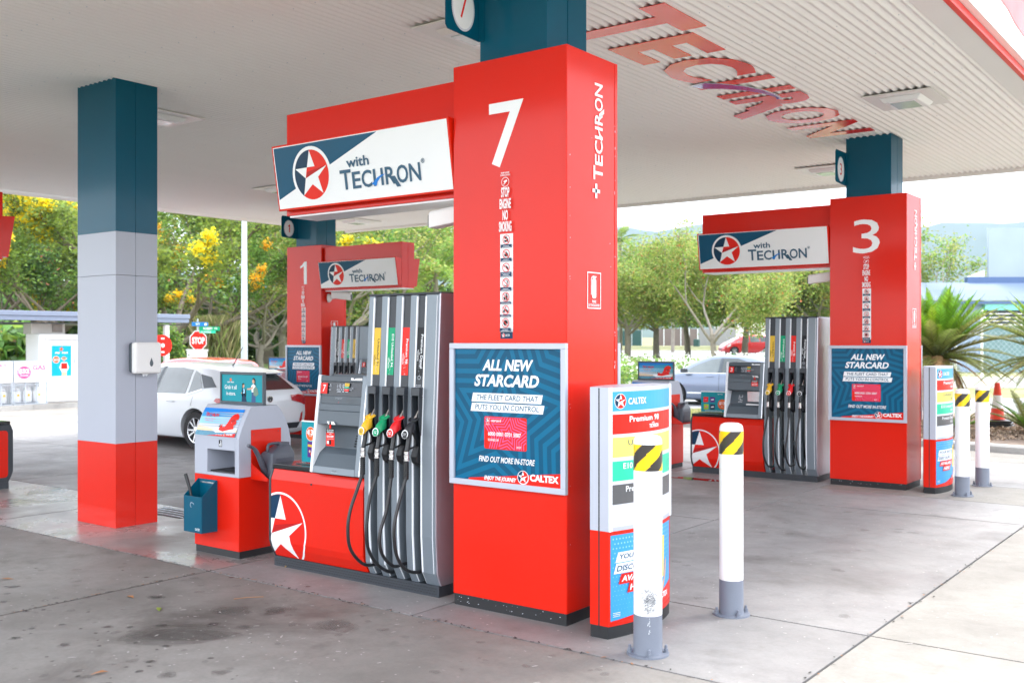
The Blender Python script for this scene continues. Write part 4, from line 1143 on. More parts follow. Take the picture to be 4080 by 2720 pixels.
    a.rect('p_white', -.036, -.105, .036, -.1035); a.rect('p_white', -.034, -.140, -.014, -.118); a.up(); a.rect('p_black', -.010, -.145, .010, -.112)
    oo = a.build('offer_tag', t, Vector((u_t, v0.y, v0.z)), (1, 0, 0), (0, .0, 1))
    sol = oo.modifiers.new('thick', 'SOLIDIFY'); sol.thickness = .0006; sol.offset = -1
    return t
pump('7', -4.472, 5.065, 'near fuel pump with red base and four coloured nozzles, left of the big 7', disp=('1101', '562'))
pump('3', -4.49, 11.98, 'fuel pump left of the red column 3, seen between the two near bollards', disp=('3002', '1365'), sz=.985)
pump('1', -12.96, 12.0, 'far grey fuel pump right of column one, mostly behind the near pump', m=1, sz=.965, disp=('2040', '1010'))
pump('5', -13.42, 5.36, 'dark and red lower end of a fuel pump cut by the left picture edge', m=1, disp=('1500', '820'))

def offer_stand(x, y, z, w, h, label, wide):
    t = thing('offer_stand', label, 'sign', (x, y, z))
    boxpart('board', 'p_aqua', (0, w, 0, .005, .012, h), t); boxpart('foot', 'glass_dim', (-.01, w+.01, -.05, .05, 0, .006), t)
    MB('paper_white').box(0, w, -.002, .007, h, h+.010).build('clip', t)
    a = Art(step=.0004)
    if wide:
        a.circle('p_orange', .305, .115, .065); a.up(); a.text('p_white', '$13', .258, .105, .080, .045, 0, .03); a.text('p_white', 'EACH', .285, .080, .03, .01)
        for i, (mt, xx, yy) in enumerate([('p_red', .07, .17), ('p_purple', .165, .17), ('p_lime', .075, .075), ('p_navy', .165, .075)]):
            a.poly(mt, [(xx-.033, yy-.035), (xx+.033, yy-.030), (xx+.036, yy+.035), (xx-.033, yy+.038)]); a.up(); a.poly('p_white' if i % 2 else 'p_pink', [(xx-.02, yy-.008), (xx+.022, yy-.002), (xx+.018, yy+.012), (xx-.018, yy+.008)])
        for i in range(3): a.rect('p_lightgrey', .06, .030-i*.008, .30, .033-i*.008)
        a.text('p_white', 'star mart', .24, h-.03, .07, .012)
    else:
        a.circle('p_white', w*.42, h*.72, .051, .054); a.up(); a.circle('p_orange', w*.42, h*.72, .048, .051); a.up(); a.text('p_white', '$', w*.42-.042, h*.71, .014, .026, 0, .03); a.text('p_white', '13', w*.42-.024, h*.69, .055, .042, 0, .04); a.ctext('p_white', 'EACH', w*.42, h*.655, .03, .009)
        a.rect('p_purple', w*.42-.034, .05, w*.42+.030, h*.53); a.up(); a.poly('p_mustard', [(w*.42-.03, .13), (w*.42+.028, .125), (w*.42+.028, .145), (w*.42-.03, .148)]); a.circle('p_orange', w*.42+.012, .075, .014); a.circle('p_sand', w*.42-.008, .095, .010)
    a.build('offer_print', t, (0, -.0008, .0), *FRONT)
    return t
offer_stand(-5.945, 5.22, .776, .24, .315, 'teal countertop sign with an orange $13 disc on the near pump', False)
offer_stand(-6.12, 12.22, .764, .44, .27, 'wide teal offer board with four product pictures on pump three', True)

# ================================================================ forecourt service bins with ad boards
def bin_unit(X, Y, label, ad2, bucket=True, jug=True, sz=1.0):
    t = thing('service_bin', label, 'bin', (X, Y, 0), scale=(1, 1, sz))
    W, D = .565, .52
    boxpart('plinth', 'black', (.006, W-.006, .01, D-.01, 0, .055), t)
    boxpart('red_base', 'red_panel', (0, W, 0, D, .056, .630), t, bevel=.003)
    prof = [(0, .632), (0, .935), (.010, .97), (.030, 1.02), (.065, 1.095), (.105, 1.160), (.125, 1.185), (D-.145, 1.185), (D-.105, 1.150), (D-.055, 1.07), (D-.02, .985), (D, .90), (D, .632)]
    # hood with a real opening: cheeks, roof pieces and lining
    lin = [(0, .632), (0, .655), (.26, .655), (.26, .840), (0, .840)]+prof[1:]
    ox0, ox1 = .165, .515
    MB('grey_panel').prism(prof, 0, ox0, 'x').build('hood', t, bevel=.002)
    MB('grey_panel').prism(prof, ox1, W, 'x').build('hood', t, bevel=.002)
    MB('grey_panel').prism(lin, ox0+.0005, ox1-.0005, 'x').build('hood', t)
    boxpart('bin_liner', 'black', (ox0+.002, ox1-.002, .03, .258, .6552, .666), t)
    # ad panel on the slope (curved print)
    def wp(a_, b_, d_):
        P = [(0, .945), (.012, .972), (.032, 1.02), (.067, 1.095), (.107, 1.160)]
        Ls = [0]
        for p0, p1 in zip(P, P[1:]): Ls.append(Ls[-1]+math.hypot(p1[0]-p0[0], p1[1]-p0[1]))
        b_ = max(0, min(b_, Ls[-1]))
        for i in range(len(P)-1):
            if b_ <= Ls[i+1]+1e-9:
                u = (b_-Ls[i])/(Ls[i+1]-Ls[i]); y = P[i][0]+(P[i+1][0]-P[i][0])*u; z = P[i][1]+(P[i+1][1]-P[i][1])*u
                return (.012+a_, y-d_*.9-.0055, z+d_*.45+.001)
    def beach(w, h):
        a = Art(step=.0007)
        n_ = 12
        cols = ['p_sea', 'p_sea', 'p_sand', 'p_lightgrey', 'p_lightgrey', 'p_sky2', 'p_sky2', 'p_sky2', 'p_sky', 'p_sky', 'p_blue', 'p_blue']
        for k in range(n_):
            y0 = h*k/n_
            a.poly(cols[k], [(0, y0), (w, y0+(h*.06 if k > 3 else 0) if k < n_-1 else min(h, y0)), (w, h*(k+1)/n_), (0, h*(k+1)/n_)])
        a.up()
        a.poly('p_sand', [(0, h*.27), (w*.30, h*.27), (w*.30, h*.29), (0, h*.33)])
        a.poly('p_white', [(w*.40, h*.20), (w*.50, h*.12), (w*.95, h*.16), (w*.98, h*.26), (w*.7, h*.33), (w*.47, h*.30)]); a.up()
        a.poly('p_red', [(w*.545, h*.22), (w*.56, h*.33), (w*.60, h*.43), (w*.62, h*.33), (w*.68, h*.34), (w*.72, h*.50), (w*.75, h*.68), (w*.80, h*.80), (w*.88, h*.84), (w*.94, h*.76), (w*.955, h*.64), (w*.90, h*.60), (w*.93, h*.48), (w*.88, h*.40), (w*.91, h*.28), (w*.80, h*.24), (w*.66, h*.17)])
        a.up(); a.poly('p_red2', [(w*.80, h*.50), (w*.90, h*.55), (w*.86, h*.62), (w*.78, h*.58)]); a.poly('p_black', [(w*.53, h*.30), (w*.56, h*.43), (w*.575, h*.34)]); a.circle('p_white', w*.81, h*.50, h*.012)
        a.poly('p_red', [(w*.30, 0), (w, h*.13), (w, 0)]); a.up()
        a.text('p_white', 'ENJOY THE JOURNEY', w*.52, h*.030, w*.17, h*.035, .3); star_logo(a, w*.735, h*.065, h*.055); a.text('p_white', 'CALTEX', w*.79, h*.045, w*.16, h*.055, 0, .04)
        techron(a, w*.10, h*.68, w*.34, h*.13, 'p_red', 'p_blue', .12)
        a.text('p_orange', 'EVERYONE DESERVES', w*.12, h*.57, w*.28, h*.035, .1); a.text('p_orange', 'THE FANCY STUFF', w*.14, h*.50, w*.22, h*.035, .1)
        return a
    bw, bh = .505, .236
    a = beach(bw, bh)
    me_cuts = [.0]
    # bend: cut horizontally by rotating roles (cuts act on a, so cut on b here)
    o = None
    tmp = Art(step=.0007); tmp.v = [(y, x, z) for x, y, z in a.v]; tmp.f = a.f; tmp.mi = a.mi; tmp.m = a.m
    tmp.build('ad_print', t, (0, 0, 0), (1, 0, 0), (0, 0, 1), warp=lambda b_, a_, d_: wp(a_, b_, d_), cuts=[.0295, .0815, .1643])
    boxpart('ad_ledge', 'grey_panel', (.006, W-.03, -.004, .004, .928, .944), t, bevel=.002)
    # litter pictogram
    a = Art(); a.rect('p_black', -.020, -.027, .020, .027); a.up(); a.circle('p_white', .006, .018, .005); a.poly('p_white', [(.0, .011), (.012, .011), (.013, -.022), (.003, -.022)]); a.poly('p_white', [(-.014, -.004), (-.004, -.004), (-.006, -.022), (-.012, -.022)])
    a.build('litter_mark', t, (.335, -.0005, .890), *FRONT)
    # framed board on top
    fb = bpy.data.objects.new('ad_board', None); COL.objects.link(fb); fb.parent = t; fb.location = (.02, .23, 1.186)
    w, h = .555, .262
    for d in ((0, w, 0, .03, h-.022, h), (0, w, 0, .03, 0, .022), (0, .018, 0, .03, .0221, h-.0221), (w-.018, w, 0, .03, .0221, h-.0221)):
        MB('console_grey').box(*d).build('board_frame', fb, bevel=.004)
    MB('p_aqua').box(.018, w-.018, .010, .022, .022, h-.022).build('board_panel', fb)
    iw, ih = w-.036, h-.044
    if ad2 == 'people':
        a = Art(step=.0006)
        a.rect('p_cyan' if False else 'p_aqua', 0, 0, iw, ih); a.up()
        a.poly('p_orange', star_pts(.115, .175, .020, .45, 15)); a.up(); a.ctext('p_white', 'star mart', .115, .150, .085, .012, 0, .02)
        a.ctext('p_white', 'Grab it all', .115, .098, .155, .034); a.ctext('p_white', 'in-store.', .118, .048, .120, .030)
        # two figures
        a.poly('p_navy', [(.255, .0), (.262, .065), (.300, .068), (.322, .0)]); a.poly('p_sky2', [(.258, .055), (.262, .105), (.300, .102), (.305, .058)]); a.poly('p_black', [(.256, .050), (.262, .110), (.272, .108), (.272, .04)]); a.poly('p_black', [(.298, .110), (.312, .100), (.314, .045), (.300, .04)])
        a.circle('p_skin', .278, .128, .014, .017); a.poly('p_hair', [(.262, .120), (.264, .146), (.278, .152), (.290, .146), (.284, .138), (.270, .136), (.268, .10), (.262, .10)]); a.poly('p_skin', [(.248, .068), (.268, .092), (.282, .092), (.278, .082), (.262, .076), (.256, .062)])
        a.poly('p_denim', [(.380, .0), (.384, .080), (.430, .082), (.432, .0)]); a.poly('p_white', [(.384, .078), (.376, .130), (.404, .148), (.432, .132), (.434, .082)]); a.up()
        a.poly('p_sage', [(.404, .105), (.434, .130), (.458, .105), (.468, .065), (.440, .048), (.406, .056)]); a.poly('p_skin', [(.322, .098), (.330, .110), (.362, .112), (.398, .126), (.404, .114), (.366, .098)])
        a.circle('p_skin', .406, .168, .016, .018); a.poly('p_hair', [(.392, .176), (.398, .192), (.414, .196), (.428, .182), (.432, .130), (.420, .140), (.418, .174), (.404, .184)]); a.line('p_green', [(.290, .098), (.325, .106)], .002)
        a.build('ad_print', fb, (.018, .0095, .022), *FRONT)
    else: beach(iw, ih).build('ad_print', fb, (.018, .0095, .022), *FRONT)
    # red holder on the side with shelf and can
    boxpart('holder_plate', 'red_panel', (W+.0005, W+.005, .115, .415, .615, 1.0), t, bevel=.001)
    for yy, zz in ((.14, .965), (.385, .975)): MB('red_dark').lathe([(.006, 0), (.006, .004)], c=(W+.005, yy, zz), axis='x', seg=8).build('rivet', t)
    mb = MB('red_panel'); mb.box(W+.0052, W+.20, .115, .415, .610, .616); mb.prism([(W+.0052, .617), (W+.20, .617), (W+.20, .632), (W+.0052, .74)], .1152, .120, 'y'); mb.prism([(W+.0052, .617), (W+.20, .617), (W+.20, .632), (W+.0052, .74)], .410, .4148, 'y')
    mb.box(W+.195, W+.1998, .1202, .4098, .6162, .632)
    mb.build('holder_shelf', t)
    if jug:
        j = thing('watering_can', 'dark grey plastic water can in the red holder of ' + jug, 'water can', (X+W+.095, Y+.135, .617*sz), scale=(1, 1, sz), group=None)
        mb = MB('jug_plastic')
        def rr(y0, y1, hx, z, r=.03):
            P = []
            for cx, cy, a0 in ((hx-r, y1-r, 0), (-hx+r, y1-r, 90), (-hx+r, y0+r, 180), (hx-r, y0+r, 270)):
                for k in range(4): an = R(a0+k*30); P.append((cx+r*math.cos(an), cy+r*math.sin(an), z))
            return P
        mb.loft([rr(.062, .278, .062, .0, .015), rr(.052, .288, .072, .010, .018), rr(.052, .288, .072, .185, .018), rr(.058, .285, .068, .200, .018), rr(.165, .268, .045, .252, .018), rr(.168, .262, .042, .254, .016), rr(.168, .262, .042, .275, .016)])
        mb.build('body', j, smooth=28)
        MB('jug_plastic').tube(smooth_pts([(0, .07, .03), (0, .025, .09), (0, -.02, .18), (0, -.065, .245), (0, -.125, .275)], 5), [.022]*5+[.021]*5+[.018]*5+[.014]*6, 12).build('spout', j, smooth=60)
        MB('jug_plastic').tube(smooth_pts([(0, .072, .185), (0, .068, .24), (0, .09, .268), (0, .18, .270)], 5), .012, 10).build('grip', j, smooth=60)
        MB('jug_plastic').box(-.0745, .0745, .085, .265, .02, .165).build('label_inset', j, bevel=.006)
    if bucket:
        b_ = thing('squeegee_bucket', 'blue squeegee bucket with CALTEX lettering hung on the front of the bin', 'bucket', (X+.065, Y-.150, .19))
        W2, D2 = .235, .148
        P = [(0, 0), (D2, 0), (D2, .405), (D2-.012, .405), (0, .285)]
        for x0_, x1_ in ((0, .006), (W2-.006, W2)): MB('teal_panel').prism(P, x0_, x1_, 'x').build('side_wall', b_, bevel=.002)
        boxpart('front_wall', 'teal_panel', (.0062, W2-.0062, 0, .006, 0, .285), b_, bevel=.002)
        boxpart('back_wall', 'teal_panel', (.0062, W2-.0062, D2-.006, D2, 0, .405), b_, bevel=.002)
        boxpart('bottom', 'teal_panel', (.0062, W2-.0062, .0062, D2-.0062, 0, .006), b_)
        boxpart('hanging_lip', 'alu', (.03, W2-.03, D2-.010, D2-.0065, .375, .385), b_)
        boxpart('water', 'water_wet', (.0065, W2-.0065, .0065, D2-.0065, .16, .165), b_)
        a = Art(); a.text('p_white', 'CALTEX', .150, .020, .058, .018, 0, .02); a.line('p_lightgrey', [(.085, .215), (.095, .235), (.125, .232), (.132, .220)], .003); a.line('p_lightgrey', [(.085, .215), (.10, .195)], .003)
        a.build('lettering', b_, (0, -.0005, 0), *FRONT)
        s_ = thing('squeegee', 'black squeegee handle standing in the blue bucket', 'squeegee', (X+.125, Y-.085, .36))
        MB('rubber').tube([(0, 0, 0), (-.045, -.01, .12), (-.06, -.012, .17), (-.10, -.02, .275)], [.010, .011, .013, .015], 10).build('handle', s_, smooth=60)
        MB('rubber').box(-.09, .09, -.012, .012, -.08, -.02).build('wiper_head', s_, bevel=.003)
    return t
bin_unit(-7.065, 5.07, 'grey and red service bin with a Grab it all in-store board on top', 'people', True, 'the nearest service bin')
bin_unit(-7.09, 11.98, 'service bin behind the price totem with a TECHRON board on top', 'beach', False, 'the bin behind the price totem', sz=.985)
bin_unit(-14.98, 12.1, 'far service bin left of column one, only its TECHRON board shows', 'beach', False, None, sz=.97)

# ================================================================ price totems
def totem(X, Y, label, sz=1.0):
    t = thing('price_totem', label, 'price sign', (X, Y, 0), scale=(1, 1, sz))
    D, hw = .725, .063
    def bul(y): u = y/D; return .075*4*u*(1-u)*.9
    def bodypts(ins=0): 
        n_ = 16; P = [(hw+bul(D*k/n_)-ins, D*k/n_) for k in range(n_+1)]
        return P+[(-p[0], p[1]) for p in P[::-1]]
    for z0, z1, mt, nm in ((0, .07, 'black', 'plinth'), (.0705, .612, 'red_panel', 'lower_body'), (.6125, 1.435, 'frame_grey', 'upper_body')):
        MB(mt).prism(bodypts(.004 if mt == 'black' else 0), z0, z1, 'z').build(nm, t, smooth=30)
    MB('black').box(-.006, .002, -.0012, .001, .03, 1.43).build('groove', t)
    def face(sgn):
        a = Art(step=.0007)
        a.rect('p_lightgrey', .012, .635, D-.03, 1.412); a.up()
        for z0, z1, mt in ((1.298, 1.410, 'p_sky'), (1.166, 1.280, 'p_red'), (1.033, 1.148, 'p_paleyellow'), (.898, 1.011, 'p_mint'), (.764, .877, 'p_grey')):
            a.rect(mt, .012, z0, D-.03, z1)
        a.up(); star_logo(a, .082, 1.354, .044); a.text('p_white', 'CALTEX', .14, 1.334, .165, .038, 0, .018)
        for i, (tx, c_, w) in enumerate((('Premium 98', 'p_white', .31), ('Unleaded 91', 'p_slate', .32), ('E10 Unleaded 94', 'p_white', .36), ('Premium Diesel', 'p_white', .34))):
            zz = 1.232-i*.1335; a.text(c_, tx, .46-w, zz, w, .034, 0, .0 if c_ == 'p_slate' else .014)
            a.text(c_, 'with', .37, zz-.018, .03, .010); a.text(c_, 'TECHRON', .34, zz-.044, .115, .023, 0, .03)
        a.layer = 1; a.poly('p_sky', [(.012, .100), (D-.03, .15), (D-.03, .590), (.012, .590)]); a.up()
        for i in range(26):
            for j in range(17):
                r_ = .0012+.0045*(j/17.); xx = .03+i*.0243+(j % 2)*.012; zz = .135+j*.027
                if xx < D-.05 and zz < .58: a.circle('p_sky2', xx, zz, r_, n=6)
        a.poly('p_red', [(.17, .108), (D-.03, .225), (D-.03, .11), (.012, .085)]); a.up()
        a.poly('p_yellow', [(.45, .27), (.55, .27), (.56, .52), (.46, .52)]); a.poly('p_skin', [(.54, .18), (.59, .28), (.60, .38), (.575, .36), (.56, .26), (.50, .20)]); a.up()
        a.text('p_black', 'R', .50, .47, .02, .025)
        for (tx, x0, z0, w, m1, m2) in (('YOUR RACQ', .065, .443, .31, 'p_white', 'p_slate'), ('DISCOUNT IS', .050, .380, .35, 'p_white', 'p_slate'), ('AVAILABLE', .085, .318, .29, 'p_red', 'p_white'), ('HERE', .15, .262, .15, 'p_red', 'p_white')):
            a.rect(m1, x0-.02, z0-.012, x0+w+.02, z0+.046, .02); a.up(); a.text(m2, tx, x0, z0, w, .034, .25, .03); a.up()
        a.layer = 6; star_logo(a, .40, .160, .022); a.text('p_white', 'CALTEX', .43, .147, .18, .034, .1, .04)
        for i in range(3): a.rect('p_white', .022, .145-i*.010, .075, .148-i*.010)
        cuts = [D*k/16 for k in range(1, 16)]
        if sgn > 0: return a.build('price_print', t, (0, 0, 0), (1, 0, 0), (0, 0, 1), warp=lambda u, z, d: (hw+bul(u)+d, u, z), cuts=cuts)
        return a.build('price_print', t, (0, 0, 0), (1, 0, 0), (0, 0, 1), warp=lambda u, z, d: (-hw-bul(D-u)-d, D-u, z), cuts=cuts)
    face(1); face(-1)
    boxpart('edge_strip', 'alu_white', (hw+.001, hw+.010, -.001, .030, .6125, 1.4345), t)
    boxpart('edge_strip', 'alu_white', (hw+.001, hw+.010, D-.022, D+.001, .6125, 1.4345), t)
    return t
totem(-3.135, 4.978, 'near price totem with fuel grades, partly behind a white bollard')
totem(-3.16, 11.91, 'far price totem with fuel grades right of column three', sz=.985)

# ================================================================ bollards
def bollard(x, y, r, label, scuff=False, rz=0, sz=1.0):
    t = thing('bollard', label, 'bollard', (x, y, 0), rz, 'white bollards with striped tape', scale=(1, 1, sz))
    MB('bollard_grey').lathe([(.115, 0), (.115, .010), (.0, .010)], seg=36).build('base_plate', t)
    MB('bollard_grey').lathe([(r+.004, .010), (r+.002, .02), (r+.0006, .22), (.0, .22)], seg=36).build('base_sleeve', t, smooth=40)
    MB('bollard_white').lathe([(r, .2202), (r, 1.145), (r*.97, 1.165), (r*.88, 1.180), (r*.6, 1.190), (.0, 1.193)], seg=40).build('tube', t, smooth=50)
    # diagonal tape: a grid whose faces take black or yellow by helix
    mb = MB('tape_black', 'tape_yellow'); n_, mrows = 72, 24; z0, z1 = 1.0, 1.142
    for j in range(mrows):
        for i in range(n_):
            za, zb = z0+(z1-z0)*j/mrows*1.0, z0+(z1-z0)*(j+1)/mrows
            a0, a1 = 2*math.pi*i/n_, 2*math.pi*(i+1)/n_
            h_ = (i/n_*6-((j+.5)/mrows)*1.8+.33) % 2
            mb.cur = 1 if h_ < 1.0 else 0; rr_ = r+.0012
            mb.poly([(rr_*math.cos(a0), rr_*math.sin(a0), za), (rr_*math.cos(a1), rr_*math.sin(a1), za), (rr_*math.cos(a1), rr_*math.sin(a1), zb), (rr_*math.cos(a0), rr_*math.sin(a0), zb)])
    o = mb.build('striped_tape', t, smooth=60)
    for k in range(4):
        an = R(30+k*90); bx_, by_ = .098*math.cos(an), .098*math.sin(an)
        mb = MB('bollard_grey'); mb.lathe([(.016, .010), (.016, .014), (.0, .014)], c=(bx_, by_, 0), seg=12); mb.lathe([(.013, .0141), (.013, .030), (.0, .030)], c=(bx_, by_, 0), seg=6); mb.lathe([(.008, .0301), (.008, .047), (.006, .050), (.0, .050)], c=(bx_, by_, 0), seg=10)
        mb.build('anchor_bolt', t, smooth=30)
    if scuff:
        M('scuff', (.20, .21, .225), .7)
        mb = MB('scuff', 'p_white'); rnd = random.Random(5)
        for k in range(520):
            an = R(-62)+rnd.gauss(0, .30); zz = .30+rnd.gauss(0, .045); L_ = rnd.uniform(.05, .30); dz = rnd.uniform(.0005, .0022); tilt = rnd.uniform(-.08, .12)
            mb.cur = 0; q = r+.0009+rnd.random()*.0006
            if .225 < zz < .40: mb.poly([(q*math.cos(an+L_*i), q*math.sin(an+L_*i), zz+tilt*i*.2+e) for i, e in ((0, 0), (.5, -dz/2), (1, 0), (.5, dz))])
        for k in range(14):
            an = R(-60)+rnd.gauss(0, .06); zz = .12+rnd.random()*.09; mb.cur = 1; q = r+.005; s3 = rnd.uniform(.003, .007)
            mb.poly([(q*math.cos(an), q*math.sin(an), zz), (q*math.cos(an+s3*9), q*math.sin(an+s3*9), zz+.002), (q*math.cos(an+s3*5), q*math.sin(an+s3*5), zz+s3*1.6)])
        mb.build('scuff_marks', t, recalc=False)
    return t
bollard(-2.765, 4.885, .0775, 'near white bollard with black scuffs above its grey foot', True, rz=R(4))
bollard(-2.75, 5.905, .0735, 'second white bollard, standing alone on the slab right of the price totem', rz=R(20))
bollard(-2.827, 11.96, .076, 'far white bollard just right of the far price totem', rz=R(10), sz=.985)
bollard(-2.835, 12.93, .076, 'farthest white bollard, left of the traffic cone', rz=R(50), sz=.985)
# ================================================================ cars
def crom(xs, ks, x):
    """interpolate parameter rows ks at stations xs"""
    i = max(0, min(len(xs)-2, next((k for k in range(len(xs)-1) if x <= xs[k+1]), len(xs)-2)))
    x0, x1 = xs[i], xs[i+1]; t = (x-x0)/(x1-x0); p1 = np.array(ks[i]); p2 = np.array(ks[i+1])
    p0 = np.array(ks[i-1]) if i > 0 else p1; p3 = np.array(ks[i+2]) if i+2 < len(ks) else p2
    xm = xs[i-1] if i > 0 else x0-(x1-x0); xn = xs[i+2] if i+2 < len(ks) else x1+(x1-x0)
    m1 = (p2-p0)/(x1-xm)*(x1-x0); m2 = (p3-p1)/(xn-x0)*(x1-x0)
    s = np.sign(p2-p1); m1 = np.where(np.sign(m1) == s, m1, 0)*.9; m2 = np.where(np.sign(m2) == s, m2, 0)*.9
    return (2*t**3-3*t*t+1)*p1+(t**3-2*t*t+t)*m1+(-2*t**3+3*t*t)*p2+(t**3-t*t)*m2
def car(label, loc, rz, paint, stations, wheels, glass, lights, sz=1.0, glassmat='car_glass', extra=None, zs=None, group=None, wr=.31, handles=(), hw=.9):
    """stations: x from the tail (0) to the nose; rows (z bottom, z belt, z top, half width at sill, at belt, at roof edge)"""
    t = thing('car', label, 'car', loc, rz, group, scale=(sz, sz, zs or sz))
    xs = [s[0] for s in stations]; ks = [s[1:] for s in stations]
    X = sorted(set(list(np.linspace(xs[0], xs[-1], 78))+xs)); rings = []
    for x in X:
        zb, zl, ztp, ws, wb, wt = crom(xs, ks, x)
        zl = min(zl, ztp-.012)
        H = [(0, zb), (ws*.55, zb), (ws*.93, zb+.012), (ws, zb+.07), ((ws+wb)/2+.022, zb+(zl-zb)*.38), ((ws+wb)/2+.026, zb+(zl-zb)*.62), (wb+.004, zb+(zl-zb)*.84), (wb-.012, zl),
             (wb-.012+(wt-wb+.012)*.34, zl+(ztp-zl)*.34), (wb-.012+(wt-wb+.012)*.7, zl+(ztp-zl)*.70), (wt, zl+(ztp-zl)*.90), (wt*.88, zl+(ztp-zl)*.965), (wt*.55, ztp-.004), (0, ztp)]
        Pp = smooth_pts([(0, y, z) for y, z in H], 3)
        ring = [(x, p.y, p.z) for p in Pp]+[(x, -p.y, p.z) for p in Pp[::-1][1:-1]]
        rings.append(ring)
    mb = MB(paint).loft(rings); me = mb.mesh('body', 45)
    for wx in wheels:                                   # wheel arches
        o1 = bpy.data.objects.new('tmp', me); COL.objects.link(o1)
        cm = MB('black')
        for s in (1, -1): cm.lathe([(wr+.055, s*.55), (wr+.055, s*1.2)], c=(wx, 0, wr), axis='y', seg=36)
        o2 = bpy.data.objects.new('tmp2', cm.mesh('cut')); COL.objects.link(o2)
        md = o1.modifiers.new('b', 'BOOLEAN'); md.operation = 'DIFFERENCE'; md.object = o2; md.solver = 'EXACT'
        bpy.context.view_layer.update()
        m2 = bpy.data.meshes.new_from_object(o1.evaluated_get(bpy.context.evaluated_depsgraph_get()))
        bpy.data.objects.remove(o1); bpy.data.objects.remove(o2); me = m2
    me.name = 'body'
    bvh = BVHTree.FromPolygons([v.co for v in me.vertices], [tuple(p.vertices) for p in me.polygons])
    add('body', me, t)
    mb = MB('black')
    for wx in wheels: mb.box(wx-wr-.04, wx+wr+.04, -.60, .60, .16, wr*2+.02)
    mb.box(wheels[0]-.2, wheels[-1]+.2, -.7, .7, .15, .19); mb.build('underbody', t)
    def project(poly2, direction, name, mat, off=.004, thick=.0, parent=t, cell=.06):
        """lay a flat outline onto the body: direction 'L','R' (side, coords x,z), 'B' rear / 'F' front (coords y,z), 'T' top (x,y)"""
        bm = bmesh.new(); bm.faces.new([bm.verts.new((p[0], p[1], 0)) for p in poly2])
        for ax in (0, 1):
            lo = min(p[ax] for p in poly2); hi = max(p[ax] for p in poly2); c = lo+cell
            while c < hi-1e-4:
                co = (c, 0, 0) if ax == 0 else (0, c, 0); bmesh.ops.bisect_plane(bm, geom=bm.verts[:]+bm.edges[:]+bm.faces[:], plane_co=co, plane_no=(1, 0, 0) if ax == 0 else (0, 1, 0)); c += cell
        D = {'L': (0, 1, 0), 'R': (0, -1, 0), 'B': (-1, 0, 0), 'F': (1, 0, 0), 'T': (0, 0, 1)}[direction]; Dv = Vector(D)
        bad = []
        for v in bm.verts:
            a_, b_ = v.co.x, v.co.y
            base = Vector((a_, 0, b_)) if direction in 'LR' else (Vector((1.5, a_, b_)) if direction in 'BF' else Vector((a_, b_, .8)))
            org = base+Dv*4; hit, nrm, _, _ = bvh.ray_cast(org, -Dv)
            if hit is None: bad.append(v); continue
            if nrm.dot(Dv) < 0: nrm = -nrm
            v.co = hit+nrm*off
        if bad: bmesh.ops.delete(bm, geom=bad, context='VERTS')
        for f in bm.faces:
            f.normal_update(); f.smooth = True
            if f.normal.dot(Dv) < 0: f.normal_flip()
        m = bpy.data.meshes.new(name); bm.to_mesh(m); bm.free(); m.materials.append(MAT[mat])
        return add(name, m, parent)
    for (pl, dr, nm, mt, of) in glass+lights: project(pl, dr, nm, mt, of)
    # wheels
    for wx in wheels:
        for s in (1, -1):
            w = bpy.data.objects.new('wheel', None); COL.objects.link(w); w.parent = t; w.location = (wx, s*(hw-.115), wr)
            w.rotation_euler = (0, 0, 0 if s > 0 else math.pi)
            MB('tyre').lathe([(wr*.66, -.10), (wr*.93, -.105), (wr, -.075), (wr, .075), (wr*.93, .105), (wr*.66, .10)], axis='y', seg=36, cap=False).build('tyre', w, smooth=40)
            mb = MB('alu').lathe([(wr*.67, -.09), (wr*.67, .10), (wr*.63, .095), (wr*.60, .03), (wr*.60, -.09)], axis='y', seg=36, cap=False)
            for k in range(10):
                an = 2*math.pi*k/10+(.12 if k % 2 else 0); c_, s2 = math.cos(an), math.sin(an)
                mb.loft([[(c_*.04-s2*d, y, s2*.04+c_*d) for d, y in ((-.014, .055), (.014, .055), (.014, .085), (-.014, .085))], [(c_*wr*.63-s2*d, y, s2*wr*.63+c_*d) for d, y in ((-.014, .06), (.014, .06), (.014, .092), (-.014, .092))]])
            mb.lathe([(.0, .05), (.055, .05), (.055, .09), (.0, .098)], axis='y', seg=16); mb.build('rim', w, smooth=30)
            MB('black').lathe([(.0, .0), (wr*.62, .0), (wr*.62, .01), (.0, .01)], axis='y', seg=24).build('brake_disc', w)
    for (hx, hz_, hl) in handles:
        for s in (1, -1):
            h_, n_, _, _ = bvh.ray_cast(Vector((hx, s*3, hz_)), Vector((0, -s, 0)))
            if h_ is None: continue
            MB(paint).tube(smooth_pts([(hx-hl/2, h_.y, hz_), (hx-hl*.3, h_.y+s*.028, hz_+.004), (hx+hl*.3, h_.y+s*.030, hz_+.004), (hx+hl/2, h_.y, hz_)], 3), .011, 8).build('door_handle', t, smooth=60)
    if extra: extra(t, bvh, project)
    return t

